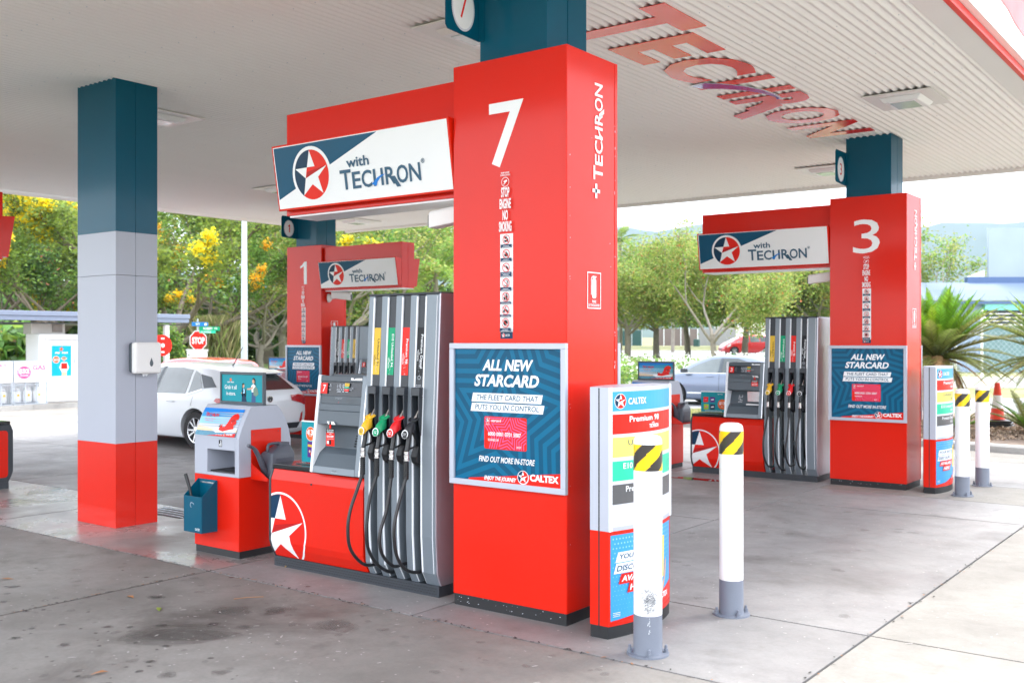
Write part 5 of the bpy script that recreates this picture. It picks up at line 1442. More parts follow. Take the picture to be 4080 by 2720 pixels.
# --- white hatchback: tail at the right, nose to the left
ST_H = [(0.0, .42, .78, .82, .62, .66, .60), (.06, .30, .86, .98, .78, .80, .70), (.16, .22, .90, 1.06, .84, .86, .70), (.32, .19, .90, 1.20, .86, .885, .58), (.52, .18, .90, 1.315, .865, .895, .56), (.95, .17, .89, 1.40, .87, .90, .58),
        (1.5, .165, .88, 1.45, .87, .90, .60), (2.1, .165, .87, 1.46, .87, .90, .60), (2.6, .165, .86, 1.38, .87, .895, .60), (3.0, .165, .86, 1.17, .87, .89, .62), (3.3, .17, .87, .99, .865, .88, .70), (3.7, .175, .80, .90, .85, .86, .66), (4.0, .19, .68, .78, .80, .80, .60), (4.22, .24, .55, .64, .66, .66, .48), (4.33, .32, .46, .54, .45, .48, .34)]
sideglass = [([(2.02, .915), (2.95, .905), (2.75, 1.08), (2.35, 1.325), (2.02, 1.375)], 'front_window'), ([(1.10, .935), (1.93, .917), (1.93, 1.37), (1.50, 1.37), (1.18, 1.335)], 'rear_window'), ([(.72, 1.03), (1.03, .935), (1.12, 1.325), (.98, 1.28)], 'quarter_window')]
gl = []; lt = []
for d in 'LR':
    for pl, nm in sideglass: gl.append((pl, d, nm, 'car_glass_pale', .005))
    gl.append(([(1.935, .917), (2.015, .915), (2.015, 1.38), (1.935, 1.39)], d, 'pillar_trim', 'console_grey', .006))
    gl.append(([(.42, 1.06), (.70, 1.035), (.95, 1.27), (.66, 1.22)], d, 'pillar_trim', 'console_grey', .005))
    gl.append(([(2.97, .895), (2.97, .905), (1.05, .930), (.72, 1.022), (.71, 1.01), (1.04, .915)], d, 'window_strip', 'alu', .010))
    lt.append(([(2.0, .28), (2.008, .28), (2.008, .90), (2.0, .90)], d, 'door_gap', 'dark_plastic', .002))
    lt.append(([(.93, .62), (1.06, .34), (1.10, .26), (1.107, .265), (1.068, .345), (.94, .63), (.86, .90), (.853, .90)], d, 'door_gap', 'dark_plastic', .002))
gl.append(([(-.60, .99), (.60, .99), (.53, 1.14), (.46, 1.25), (-.46, 1.25), (-.53, 1.14)], 'B', 'rear_screen', 'car_glass', .006))
gl.append(([(-.60, .93), (.60, .93), (.55, 1.20), (.48, 1.36), (-.48, 1.36), (-.55, 1.20)], 'F', 'windscreen', 'car_glass', .006))
for s in (1, -1):
    lt.append(([(s*.46, .80), (s*.62, .76), (s*.80, .70), (s*.80, .88), (s*.62, .90), (s*.46, .89)], 'B', 'tail_light', 'lamp_red', .012))
    lt.append(([(.06, .72), (.30, .84), (.26, .885), (.06, .88)], 'L' if s > 0 else 'R', 'tail_light', 'lamp_red', .012))
    lt.append(([(s*.64, .42), (s*.72, .42), (s*.72, .60), (s*.66, .56)], 'B', 'reflector', 'lamp_red', .008))
    lt.append(([(s*.40, .50), (s*.60, .52), (s*.60, .64), (s*.42, .66)], 'F', 'headlight', 'lamp_clear', .008))
lt.append(([(-.62, .315), (.62, .315), (.66, .42), (-.66, .42)], 'B', 'bumper_skirt', 'dark_plastic', .014))
def hatch_extra(t, bvh, project):
    MB('car_white').loft([[(.56, -.56, 1.28), (.56, .56, 1.28), (.56, .56, 1.335), (.56, -.56, 1.335)], [(.26, -.54, 1.265), (.26, .54, 1.265), (.26, .54, 1.280), (.26, -.54, 1.280)]]).build('roof_spoiler', t, bevel=.01)
    MB('dark_plastic').box(.262, .285, -.12, .12, 1.256, 1.264).build('brake_lamp', t)
    MB('rubber').tube([(.98, 0, 1.40), (.94, 0, 1.43), (.70, 0, 1.73)], [.014, .009, .006], 8).build('aerial', t)
    h_, n_, _, _ = bvh.ray_cast(Vector((-3, 0, .82)), Vector((1, 0, 0)))
    n_ = -n_ if n_.x > 0 else n_
    def disc(r0, z0, mat, nm, dx): MB(mat).lathe([(0, 0), (r0, 0), (r0*.95, -.008), (0, -.010)], c=(h_.x-dx, 0, .84), axis='x', seg=24).build(nm, t, smooth=30)
    disc(.062, 0, 'chrome', 'badge', .002); disc(.050, 0, 'dark_plastic', 'badge', .0125)
    MB('chrome').tube(smooth_pts([(h_.x-.026, -.03, .82), (h_.x-.028, -.02, .86), (h_.x-.028, .0, .875), (h_.x-.028, .02, .86), (h_.x-.026, .0, .84), (h_.x-.026, .02, .81)], 3), .007, 6).build('badge', t)
    project([(.10, 1.03), (.36, 1.03), (.36, 1.10), (.10, 1.10)], 'B', 'sticker', 'paper_white', .010)
    MB('car_white').box(2.62, 2.78, .90, 1.05, .92, 1.03).build('door_mirror', t, bevel=.03); MB('car_white').box(2.62, 2.78, -1.05, -.90, .92, 1.03).build('door_mirror', t, bevel=.03)
    MB('tyre').sphere((1.55, -.38, 1.02), .16, 8, .5, 1, 1.3).build('headrest', t)
car('white hatchback with thin roof aerial standing behind the nearest service bin', (-12.86, 10.63, 0), math.pi, 'car_white', ST_H, (.80, 3.45), gl, lt, sz=.955, zs=.925, extra=hatch_extra, handles=((1.45, .80, .22), (2.35, .79, .22)), wr=.325)

# --- silver sedan
ST_S = [(0.0, .45, .80, .86, .60, .64, .58), (.10, .26, .92, 1.02, .80, .82, .70), (.45, .19, .96, 1.09, .84, .86, .66), (.95, .18, .94, 1.22, .86, .87, .60), (1.45, .17, .92, 1.38, .87, .88, .58), (2.0, .165, .90, 1.435, .87, .88, .59), (2.6, .165, .88, 1.42, .87, .88, .59), (3.1, .165, .87, 1.26, .87, .875, .60), (3.6, .17, .86, 1.0, .865, .865, .66), (4.0, .18, .78, .86, .84, .84, .64), (4.35, .21, .66, .74, .74, .74, .56), (4.52, .30, .50, .58, .55, .55, .42)]
gl = []; lt = []
for d in 'LR':
    gl += [([(2.33, .93), (3.42, .925), (3.0, 1.16), (2.62, 1.31), (2.33, 1.345)], d, 'front_window', 'car_glass_pale', .005), ([(1.36, .955), (2.24, .935), (2.24, 1.35), (1.85, 1.345), (1.50, 1.24)], d, 'rear_window', 'car_glass', .005), ([(2.245, .935), (2.325, .932), (2.325, 1.35), (2.245, 1.35)], d, 'pillar_trim', 'console_grey', .006)]
    gl.append(([(3.50, .905), (3.5, .918), (1.30, .948), (1.30, .935)], d, 'window_strip', 'alu', .008))
    lt += [([(2.28, .25), (2.29, .25), (2.29, .92), (2.28, .92)], d, 'door_gap', 'dark_plastic', .002), ([(1.0, .36), (3.5, .34), (3.5, .38), (1.0, .40)], d, 'rubbing_strip', 'alu_white', .010), ([(4.05, .58), (4.35, .56), (4.30, .68), (4.02, .74)], d, 'headlight', 'lamp_clear', .008), ([(.02, .74), (.35, .82), (.35, .92), (.05, .90)], d, 'tail_light', 'lamp_red', .008)]
gl += [([(-.58, .98), (.58, .98), (.5, 1.33), (-.5, 1.33)], 'F', 'windscreen', 'car_glass', .006), ([(-.5, 1.10), (.5, 1.10), (.44, 1.34), (-.44, 1.34)], 'B', 'rear_screen', 'car_glass', .006)]
def sedan_extra(t, bvh, project):
    for s in (1, -1): MB('dark_plastic').box(3.18, 3.34, s*.90 if s > 0 else -1.07, 1.07 if s > 0 else -.90, .93, 1.06).build('door_mirror', t, bevel=.03)
xy = at(1608, 25.4)
car('silver blue sedan parked behind pump three in front of the white flowers', (xy[0]+2.2, xy[1]+1.95, .02), math.pi, 'car_silver', ST_S, (.95, 3.62), gl, lt, sz=.97, zs=.915, extra=sedan_extra, handles=((1.55, .85, .22), (2.55, .83, .22)), wr=.32)

# --- red hatchbacks
ST_R = [(0.0, .40, .82, .86, .60, .66, .58), (.06, .28, .92, 1.04, .78, .80, .70), (.20, .20, .95, 1.20, .82, .84, .62), (.40, .18, .94, 1.42, .84, .85, .58), (.9, .17, .92, 1.50, .845, .85, .58), (1.6, .165, .90, 1.52, .845, .85, .58), (2.2, .165, .88, 1.46, .845, .85, .58), (2.8, .165, .86, 1.22, .845, .84, .60), (3.2, .17, .84, 1.0, .84, .83, .64), (3.55, .19, .72, .84, .80, .79, .60), (3.80, .24, .56, .66, .66, .66, .48), (3.90, .32, .46, .52, .45, .46, .34)]
gl = []; lt = []
for d in 'LR':
    gl += [([(1.98, .95), (2.60, .94), (2.38, 1.16), (2.10, 1.34), (1.98, 1.37)], d, 'front_window', 'car_glass_pale', .005), ([(1.18, .96), (1.90, .95), (1.90, 1.39), (1.24, 1.40)], d, 'rear_window', 'car_glass_pale', .005), ([(.62, 1.06), (.80, .98), (1.12, .965), (1.16, 1.39), (.72, 1.34)], d, 'quarter_window', 'car_glass', .005), ([(2.70, .94), (2.95, .93), (2.72, 1.08)], d, 'quarter_window', 'car_glass_pale', .005)]
    lt += [([(.03, .80), (.22, .86), (.18, 1.02), (.05, 1.0)], d, 'tail_light', 'lamp_red', .01), ([(3.40, .66), (3.66, .56), (3.62, .70), (3.38, .82)], d, 'headlight', 'lamp_clear', .01)]
gl += [([(-.56, .94), (.56, .94), (.48, 1.38), (-.48, 1.38)], 'F', 'windscreen', 'car_glass', .006), ([(-.50, 1.05), (.50, 1.05), (.44, 1.38), (-.44, 1.38)], 'B', 'rear_screen', 'car_glass', .006)]
lt += [([(-.35, .40), (.35, .40), (.35, .52), (-.35, .52)], 'F', 'grille', 'dark_plastic', .006)]
xy = at(1771, 80)
u = YAW+R(8)+math.pi
car('bright red hatchback driving on the far street beyond the white flowers', (xy[0], xy[1], zt(*xy)+.03), u, 'car_red', ST_R, (.62, 3.12), gl, lt, sz=1.06, wr=.30, handles=())
xy = at(520, 22.0)
car('red car parked behind the white hatchback, only its roof showing', (xy[0]+.3, xy[1]+.3, -.03), math.pi, 'car_red', ST_R, (.62, 3.12), gl, lt, sz=.97, zs=.90, wr=.30, handles=())
xy = at(652, 105)
car('small dark car parked under the far red roof at left', (xy[0], xy[1], zt(*xy)+.05), YAW+math.pi, 'car_dark', ST_R, (.62, 3.12), gl, lt, sz=1.0, wr=.30)
xy = at(1915, 46)
car('pale car glimpsed in the gap between pump three and column three', (xy[0], xy[1], zt(*xy)+.03), YAW+R(200), 'car_white', ST_R, (.62, 3.12), gl, lt, sz=1.05, wr=.30)
# ================================================================ vegetation
def rnd_unit(rg, n):
    v = rg.normal(size=(n, 3)); return v/np.linalg.norm(v, axis=1)[:, None]
def leaf_mesh(name, mats, centers, size, seed, mat_idx=None, aspect=.5, droop=.0, tris=False):
    """one small folded quad per leaf"""
    rg = np.random.default_rng(seed); n = len(centers)
    d = rnd_unit(rg, n); d[:, 2] = d[:, 2]*.6-droop; d /= np.linalg.norm(d, axis=1)[:, None]
    w = np.cross(d, rnd_unit(rg, n)); w /= np.linalg.norm(w, axis=1)[:, None]+1e-9
    s = size*rg.uniform(.6, 1.35, n)[:, None]
    a = centers-d*s*.5; b = centers+w*s*aspect*.5; c = centers+d*s*.5; e = centers-w*s*aspect*.5
    co = np.stack([a, b, c, e], 1).reshape(-1, 3)
    me = bpy.data.meshes.new(name)
    me.vertices.add(4*n); me.vertices.foreach_set('co', co.astype(np.float32).ravel())
    me.loops.add(4*n); me.loops.foreach_set('vertex_index', np.arange(4*n, dtype=np.int32))
    me.polygons.add(n); me.polygons.foreach_set('loop_start', np.arange(0, 4*n, 4, dtype=np.int32))
    for m in mats: me.materials.append(MAT[m])
    if mat_idx is not None: me.polygons.foreach_set('material_index', np.asarray(mat_idx, dtype=np.int32))
    me.update(calc_edges=True)
    return me
def grow(rnd, p, d, L, r, depth, out, tips, spread=.55, up=.12, shrink=.74, kids=(2, 3)):
    """branch as a tube, recursing; tips collect where leaves sit"""
    n = 4; pts = [p.copy()]; q = p.copy(); dd = d.copy()
    for i in range(n):
        dd = (dd+Vector((rnd.uniform(-1, 1), rnd.uniform(-1, 1), rnd.uniform(-1, 1)))*.14+Vector((0, 0, up*.3))).normalized()
        q = q+dd*(L/n); pts.append(q.copy())
        if depth <= 1: tips.append(q.copy())
    r1 = r*(.62 if depth else .2)
    out.append((pts, [r+(r1-r)*i/n for i in range(n+1)]))
    if depth == 0: return
    for k in range(rnd.randint(*kids)):
        nd = (dd+Vector((rnd.uniform(-1, 1), rnd.uniform(-1, 1), rnd.uniform(-.6, 1)))*spread*1.3).normalized()
        st = pts[rnd.choice([2, 3, 4, 4])] if k else pts[-1]
        if not k: nd = (dd*1.2+nd).normalized()
        grow(rnd, st, nd, L*shrink*rnd.uniform(.8, 1.15), r1*(.98 if not k else .8), depth-1, out, tips, spread, up, shrink, kids)
TREES = {}
def tree_kind(key, seed, h, trunk_h, tr, leafmats, leafn, lsize, clump, spread=.6, depth=4, limbs=4, bark='bark', flower=None, droop=.0, shape=1.0, weights=None, low=.9, hang=0):
    if key in TREES: return TREES[key]
    rnd = random.Random(seed); out = []; tips = []
    base = Vector((0, 0, 0)); top = Vector((rnd.uniform(-.2, .2), rnd.uniform(-.2, .2), trunk_h))
    out.append(([base, base.lerp(top, .5)+Vector((rnd.uniform(-.1, .1), rnd.uniform(-.1, .1), 0)), top], [tr*1.25, tr, tr*.85]))
    L0 = (h-trunk_h)*.40
    for k in range(limbs):
        an = 2*math.pi*k/limbs+rnd.uniform(-.4, .4)
        d = Vector((math.cos(an)*shape, math.sin(an)*shape, rnd.uniform(.5, 1.2))).normalized()
        grow(rnd, top+Vector((0, 0, rnd.uniform(-.3, .0)*trunk_h)), d, L0, tr*.55, depth-1, out, tips, spread)
    mb = MB(bark)
    for pts, rr in out:
        if rr[0] > .012: mb.tube(pts, rr, 6 if rr[0] < .06 else 8)
    tm = mb.mesh('trunk', 70, recalc=False)
    rg = np.random.default_rng(seed)
    T = np.array([tuple(t) for t in tips]); 
    zmax = T[:, 2].max(); T2 = T.copy()
    idx = rg.integers(0, len(T), leafn)
    # clumped: each tip keeps its own share
    share = rg.gamma(.9, 1.0, len(T)); share /= share.sum(); idx = rg.choice(len(T), leafn, p=share)
    C = T[idx]+rg.normal(size=(leafn, 3))*np.array([clump, clump, clump*.62])*rg.uniform(.4, 1.0, (leafn, 1))
    if hang: C[:, 2] -= np.abs(rg.normal(size=len(C)))*hang
    C = C[C[:, 2] > trunk_h*low]; n = len(C)
    mi = rg.choice(len(leafmats), n, p=weights)
    cm = leaf_mesh('crown', leafmats, C, lsize, seed, mi, .55, droop)
    fm = None
    if flower:
        fmat, fn, fs = flower
        cc_ = T.mean(0); rad_ = np.linalg.norm(T-cc_, axis=1); out_i = np.argsort(-rad_)[:max(6, int(len(T)*.6))]
        sel = rg.choice(out_i, 620); fi = rg.integers(0, len(sel), fn)
        F = cc_+(T[sel[fi]]-cc_)*(1+.32/np.maximum(rad_[sel[fi]], .5))[:, None]+rg.normal(size=(fn, 3))*np.array([.11, .11, .09])+np.array([0, 0, .12])
        fm = leaf_mesh('blossom', [fmat], F, fs, seed+1, None, .8)
    H = max(zmax+clump, .1)
    TREES[key] = (tm, cm, fm, H); return TREES[key]
def tree(key, px, d, h, label, cat='tree', rz=0.0, group=None, w=1.0, z=None, nm='tree'):
    tm, cm, fm, H = TREES[key]
    x, y = at(px, d); s = h/H
    t = thing(nm, label, cat, (x, y, (zt(x, y) if z is None else z)-.03), rz, group, scale=(s*w, s*w, s))
    add('trunk', tm, t); add('crown', cm, t)
    if fm: add('blossom', fm, t)
    return t
tree_kind('broad', 11, 9.5, 2.2, .20, ['leaf_green', 'leaf_light', 'leaf_dark'], 30000, .17, .55, weights=[.45, .45, .1])
tree_kind('broad2', 23, 9.0, 2.0, .22, ['leaf_green', 'leaf_dark', 'leaf_light'], 30000, .17, .60, weights=[.5, .2, .3])
tree_kind('dark', 31, 8.5, 1.2, .2, ['leaf_dark', 'leaf_green'], 26000, .18, .6, weights=[.75, .25], limbs=5)
tree_kind('pinkish', 37, 8.5, 1.2, .2, ['leaf_dark', 'leaf_green', 'flower_pink', 'leaf_light'], 28000, .18, .5, weights=[.46, .30, .02, .22], limbs=5, droop=.3)
tree_kind('golden', 41, 9.5, 1.8, .22, ['leaf_light', 'leaf_green', 'leaf_dark'], 26000, .16, .5, weights=[.6, .35, .05], flower=('flower_yellow', 21000, .12), limbs=5)
tree_kind('sparse', 53, 9.0, 2.0, .17, ['leaf_yellow', 'leaf_light', 'leaf_green'], 9500, .15, .42, spread=.85, weights=[.45, .35, .2], bark='bark_pale', limbs=5, shape=1.5)
tree_kind('light', 61, 8.0, 2.3, .15, ['leaf_light', 'leaf_yellow', 'leaf_green'], 44000, .15, .62, weights=[.55, .32, .13], bark='bark_pale', limbs=6, hang=.9)
tree_kind('light2', 67, 8.5, 2.4, .15, ['leaf_light', 'leaf_yellow', 'leaf_green', 'leaf_rust'], 36000, .15, .60, weights=[.46, .38, .15, .01], bark='bark_pale', limbs=5, spread=.7, droop=.3, hang=.9)
tree_kind('paperbark', 71, 8.6, 2.0, .16, ['leaf_light', 'leaf_yellow', 'leaf_green', 'leaf_rust'], 36000, .14, .58, weights=[.44, .38, .16, .02], bark='bark_pale', limbs=4, spread=.75, droop=.4, hang=.9)
tree_kind('bare', 83, 6.0, 1.6, .13, ['leaf_yellow', 'leaf_green'], 2600, .13, .35, spread=1.0, weights=[.5, .5], bark='bark_pale', limbs=5, shape=2.0)
tree_kind('bush', 97, 2.6, .25, .06, ['leaf_shrub', 'leaf_light', 'leaf_green'], 9000, .11, .28, weights=[.5, .2, .3], limbs=6, depth=3, shape=1.4)

for a_ in [('pinkish', 20, 43, 7.4, 'dark green tree with pinkish leaf tips at the left picture edge', 0, 1.1),
           ('broad2', -60, 50, 10.2, 'tall pale green tree behind the pink tipped tree at far left', 1, 1.1),
           ('broad', 75, 54, 10.6, 'tall green tree standing against the white sky left of the tricolour post', 2, 1.1),
           ('broad2', 150, 58, 11.2, 'green tree directly left of the tricolour post, behind the yellow blossoms', 3, 1.1),
           ('golden', 170, 42, 7.0, 'tree with yellow blossom partly hidden left of the tricolour post', 4, 1.1),
           ('golden', 395, 43, 10.0, 'large tree covered in yellow blossom just right of the tricolour post', 2.2, 1.15),
           ('golden', 480, 47, 8.5, 'smaller yellow blossomed tree left of the pale lamp post', 2.4, 1.0),
           ('broad', 530, 54, 11.0, 'bright green tree rising behind the pale lamp post', 1.1, 1.1),
           ('broad2', 620, 60, 12.0, 'green tree above the blue plate with the 1', 4.3, 1.1),
           ('bare', 600, 46, 5.2, 'bare branched tree between the lamp post and column one', .6, 1.35),
           ('sparse', 655, 50, 8.6, 'thin yellowish tree behind column one', 3.3, 1.1),
           ('sparse', 800, 47, 8.4, 'thin yellowish tree between column one and the near pump', 1.3, 1.1),
           ('broad', 900, 60, 9.8, 'green tree seen above the small far gantry sign', 5.1, 1.2),
           ('sparse', 960, 52, 8.3, 'sparse tree right of the small far gantry sign', 2.2, 1.1),
           ('light', 1440, 62, 8.0, 'light green tree just right of the big red column seven', .4, 1.25),
           ('light', 1508, 66, 8.3, 'light green tree with a forked brown trunk left of the paperbark', 2.9, 1.25),
           ('light2', 1580, 72, 9.4, 'yellow green tree top left of the far gantry sign', 1.7, 1.25),
           ('paperbark', 1632, 52, 8.2, 'tree with two thick pale peeling trunks under the far gantry sign', 3.9, 1.1),
           ('light2', 1710, 66, 8.6, 'light green tree under the middle of the far gantry sign', 5.0, 1.25),
           ('light', 1800, 70, 8.8, 'light green tree between the far gantry sign and pump three', 4.0, 1.25),
           ('light2', 1880, 64, 8.6, 'light green tree directly left of column three', .2, 1.25),
           ('sparse', 2065, 60, 8.9, 'tree whose thin branch tips reach out right of column three', 2.0, .95),
           ('light', 2110, 72, 5.9, 'pale green tree low behind the cycad right of column three', 5.5, 1.1),
           ('paperbark', 2272, 78, 8.6, 'tree half hidden behind the pale blue upper wall of the shed', 1.0, .45)]:
    tree(a_[0], a_[1], a_[2], a_[3], a_[4], rz=a_[5], w=a_[6])
# dark wood behind them, which reads as one mass
wood = bpy.data.objects.new('far_wood', None)
mes = []
rg = np.random.default_rng(5)
cs = []
for px in list(range(-80, 1080, 26)):
    d = 66+rg.uniform(-4, 6); x, y = at(px+rg.uniform(-9, 9), d); hh = (5.2+rg.uniform(-.8, 1.2))*(1 if px < 520 or px > 700 else .8)
    n = 900; c = rnd_unit(rg, n)*rg.uniform(.55, 1, (n, 1))**.4*np.array([2.2, 2.2, hh*.5])+np.array([x, y, zt(x, y)+hh*.5]); cs.append(c)
for px in list(range(1400, 1960, 30)):
    if 1690 < px < 1900: continue
    d = 112; x, y = at(px, d); n = 500; c = rnd_unit(rg, n)*rg.uniform(.55, 1, (n, 1))**.4*np.array([2.6, 2.6, 2.0])+np.array([x, y, zt(x, y)+4.2]); cs.append(c)
C = np.concatenate(cs); me = leaf_mesh('far_wood', ['leaf_dark', 'leaf_green'], C, .42, 8, rg.choice(2, len(C), p=[.4, .6]), .7)
add('far_wood', me)['kind'] = 'stuff'

# bushes and hedge
def hedge(name, label, cat, box_pts, zr, n, mats, size, seed, wts, kind=None, droop=0):
    rg = np.random.default_rng(seed); cs = []
    (x0, y0), (x1, y1), th = box_pts
    u = rg.random(n)[:, None]; lump = .8+.25*np.sin(u*23+seed)+.1*np.sin(u*61)
    base = np.array([x0, y0])*(1-u)+np.array([x1, y1])*u
    off = rnd_unit(rg, n)*rg.random((n, 1))**.33
    z0, z1 = zr
    C = np.concatenate([base+off[:, :2]*th*lump, z0+(off[:, 2:3]*.5+.5)*(z1-z0)*lump], 1)
    me = leaf_mesh(name, mats, C, size, seed, rg.choice(len(mats), n, p=wts), .6, droop)
    o = add(name, me); tag(o, label, cat, kind=kind); return o
x0, y0 = at(360, 33); x1, y1 = at(408, 33)
hedge('bush', 'bright green bush behind the red hose reel and its white post', 'bush', ((x0, y0), (x1, y1), .40), (.0, 2.45), 9000, ['leaf_shrub', 'leaf_light'], .10, 3, [.6, .4])
# broad leaved shrub at the far left: large leaves
x0, y0 = at(-60, 30.5); x1, y1 = at(70, 30.2)
hedge('broadleaf_shrub', 'glossy broadleaved shrub above the gas cages at the left edge', 'shrub', ((x0, y0), (x1, y1), .7), (.5, 2.3), 1100, ['leaf_shrub', 'leaf_light', 'frond_dry'], .42, 4, [.62, .33, .05], droop=.3)
x0, y0 = at(445, 44); x1, y1 = at(560, 46)
def tufts(name, label, cat, pts, n, hmin, hmax, mats, wts, seed, rad=.25, width=.03, kind=None, lean=.35):
    """upright blades"""
    rg = np.random.default_rng(seed); m = len(pts); idx = rg.integers(0, m, n); P = np.array(pts)[idx]
    off = rg.normal(size=(n, 2))*rad; x = P[:, 0]+off[:, 0]; y = P[:, 1]+off[:, 1]; z = P[:, 2]
    h = rg.uniform(hmin, hmax, n); an = rg.uniform(0, 6.283, n); ln = rg.normal(size=(n, 2))*lean*h[:, None]
    wx, wy = np.cos(an)*width, np.sin(an)*width
    b0 = np.stack([x-wx, y-wy, z], 1); b1 = np.stack([x+wx, y+wy, z], 1); m1 = np.stack([x+wx*.7+ln[:, 0]*.4, y+wy*.7+ln[:, 1]*.4, z+h*.6], 1); tp = np.stack([x+ln[:, 0], y+ln[:, 1], z+h], 1)
    co = np.stack([b0, b1, m1, tp], 1).reshape(-1, 3)
    me = bpy.data.meshes.new(name); me.vertices.add(4*n); me.vertices.foreach_set('co', co.astype(np.float32).ravel())
    me.loops.add(4*n); me.loops.foreach_set('vertex_index', np.arange(4*n, dtype=np.int32)); me.polygons.add(n); me.polygons.foreach_set('loop_start', np.arange(0, 4*n, 4, dtype=np.int32))
    for q in mats: me.materials.append(MAT[q])
    me.polygons.foreach_set('material_index', rg.choice(len(mats), n, p=wts).astype(np.int32)); me.update(calc_edges=True)
    o = add(name, me); tag(o, label, cat, kind=kind); return o
pts = [(*at(px, d), zt(*at(px, d))+zz) for px in range(470, 524, 5) for d in (44, 46) for zz in (0, .4, .8, 1.2, 1.5)]
tufts('tall_grass', None, None, pts, 9000, .7, 1.25, ['grass_dry', 'grass_blade'], [.6, .4], 6, rad=.22, width=.012, kind='stuff', lean=.2)
x0, y0 = at(468, 45.5); x1, y1 = at(520, 46)
hedge('grass_mound', None, None, ((x0, y0), (x1, y1), .75), (.0, 2.55), 16000, ['grass_dry', 'leaf_yellow', 'grass_blade'], .15, 6, [.4, .3, .3], kind='stuff')
# lawn grass near the kerb
pts = []
rg = np.random.default_rng(9)
for k in range(1400):
    px = rg.uniform(1180, 1930); d = rg.uniform(19.4, 23.4); x, y = at(px, d)
    if y > 17.6+max(0, (-6.4-x))*.075+.7: pts.append((x, y, .1))
tufts('lawn_grass', None, None, pts, 30000, .03, .10, ['grass_blade', 'grass_dry'], [.55, .45], 10, rad=.12, width=.006, kind='stuff')
# flower bed: foliage with white blooms
rg = np.random.default_rng(12); cs = []; fl = []
for k in range(420):
    px = rg.uniform(1180, 1960); d = rg.uniform(31, 40); x, y = at(px, d); hh = rg.uniform(.35, 1.15)
    n = 95; C = np.stack([x+rg.normal(size=n)*.34, y+rg.normal(size=n)*.34, rg.uniform(0, hh, n)+zt(x, y)], 1); cs.append(C)
    m = int(rg.integers(0, 26)) if (1540 < px < 1740) else int(rg.integers(0, 7))
    fl.append(np.stack([x+rg.normal(size=m)*.34, y+rg.normal(size=m)*.34, hh*rg.uniform(.8, 1.12, m)+zt(x, y)], 1))
C = np.concatenate(cs); me = leaf_mesh('flower_bed', ['leaf_light', 'leaf_shrub', 'grass_blade'], C, .17, 14, rg.choice(3, len(C), p=[.45, .25, .3]), .28)
o = add('flower_bed', me); o['kind'] = 'stuff'
F = np.concatenate(fl); me = leaf_mesh('blossom', ['flower_white'], F, .12, 15, None, .95); add('blossom', me, o)

# ---------------------------------------------------------------- cycads and palms
def frond_mesh(name, L, n, wide, bend, mats, seed, curl=.0, dens=1.0, vee=.55):
    rnd = random.Random(seed); mb = MB(*mats); pts = []
    for i in range(n+1):
        u = i/n; a = bend*u*u*.9
        pts.append(Vector((L*(u-.12*bend*u*u), 0, -L*bend*u*u*.55)))
    mb.tube(pts[::max(1, n//8)]+[pts[-1]], [.011*(1-.8*k/9) for k in range(len(pts[::max(1, n//8)])+1)], 5)
    for i in range(3, n+1):
        u = i/n; w = wide*math.sin(math.pi*min(1, u*1.02+.06))**.6*(1-.2*u)
        p = pts[i]; t_ = (pts[min(i+1, n)]-pts[i-1]).normalized(); up = Vector((0, 1, 0)).cross(t_)*-1
        for s in (1, -1):
            dv = (Vector((0, s, 0))*(1-.25*u)+t_*(.38+.35*u)+up*(vee*(1-u*.5))+Vector((rnd.uniform(-.06, .06), 0, rnd.uniform(-.08, .08)))).normalized()
            ln = w*rnd.uniform(.85, 1.1); q = p+dv*ln+Vector((0, 0, -ln*.12)); hw = L/n*.56*dens
            mb.poly([p-t_*hw, p+t_*hw, p+dv*ln*.55+t_*hw*.9, q, p+dv*ln*.55-t_*hw*.9])
    return mb.mesh(name, recalc=False)
FR = [frond_mesh('frond', 1.35, 84, .23, .16, ['frond_green'], 1, dens=.75), frond_mesh('frond', 1.75, 90, .22, .45, ['frond_olive'], 2, dens=.7), frond_mesh('frond', 1.45, 72, .19, .85, ['frond_olive'], 3, dens=.7), frond_mesh('frond', 1.05, 34, .15, 1.3, ['frond_dry'], 4, vee=-.1), frond_mesh('frond', 1.25, 76, .21, .35, ['frond_green'], 5, dens=.75)]
def cycad(px, d, label, s=1.0, seed=1, zc=1.25, dryness=.5):
    rnd = random.Random(seed); x, y = at(px, d)
    t = thing('cycad', label, 'cycad', (x, y, .09), 0, scale=(s, s, s))
    mb = MB('bark_brown'); rings = []
    for k in range(14):
        z = zc*k/13; r_ = .19+.03*math.sin(k*2.1)+.02*(k % 2); rings.append([(r_*math.cos(2*math.pi*a/14)*(1+rnd.uniform(-.1, .1)), r_*math.sin(2*math.pi*a/14)*(1+rnd.uniform(-.1, .1)), z) for a in range(14)])
    mb.loft(rings).build('trunk', t, smooth=60)
    def fr(mi, az, el, sc): 
        o = add('frond', FR[mi], t, (0, 0, zc), None, (sc, sc, sc)); o.rotation_euler = (rnd.uniform(-.25, .25), -el, az)
    for k in range(64): fr(rnd.choice([0, 4]), k*2.399+rnd.uniform(-.2, .2), R(rnd.uniform(44, 86)), rnd.uniform(.95, 1.12))
    for k in range(24): fr(1, k*2.399+rnd.uniform(-.2, .2), R(rnd.uniform(28, 50)), rnd.uniform(.9, 1.05))
    for k in range(30): fr(2 if rnd.random() > dryness*.4 else 3, k*2.399+rnd.uniform(-.2, .2), R(rnd.uniform(2, 26)), rnd.uniform(.9, 1.12))
    for k in range(int(40)): fr(3, k*2.399, R(rnd.uniform(-70, -12)), rnd.uniform(.75, 1.05))
    return t
cycad(2152, 18.7, 'large cycad with bright upright fronds directly right of column three', 1.0, 1, 1.28)
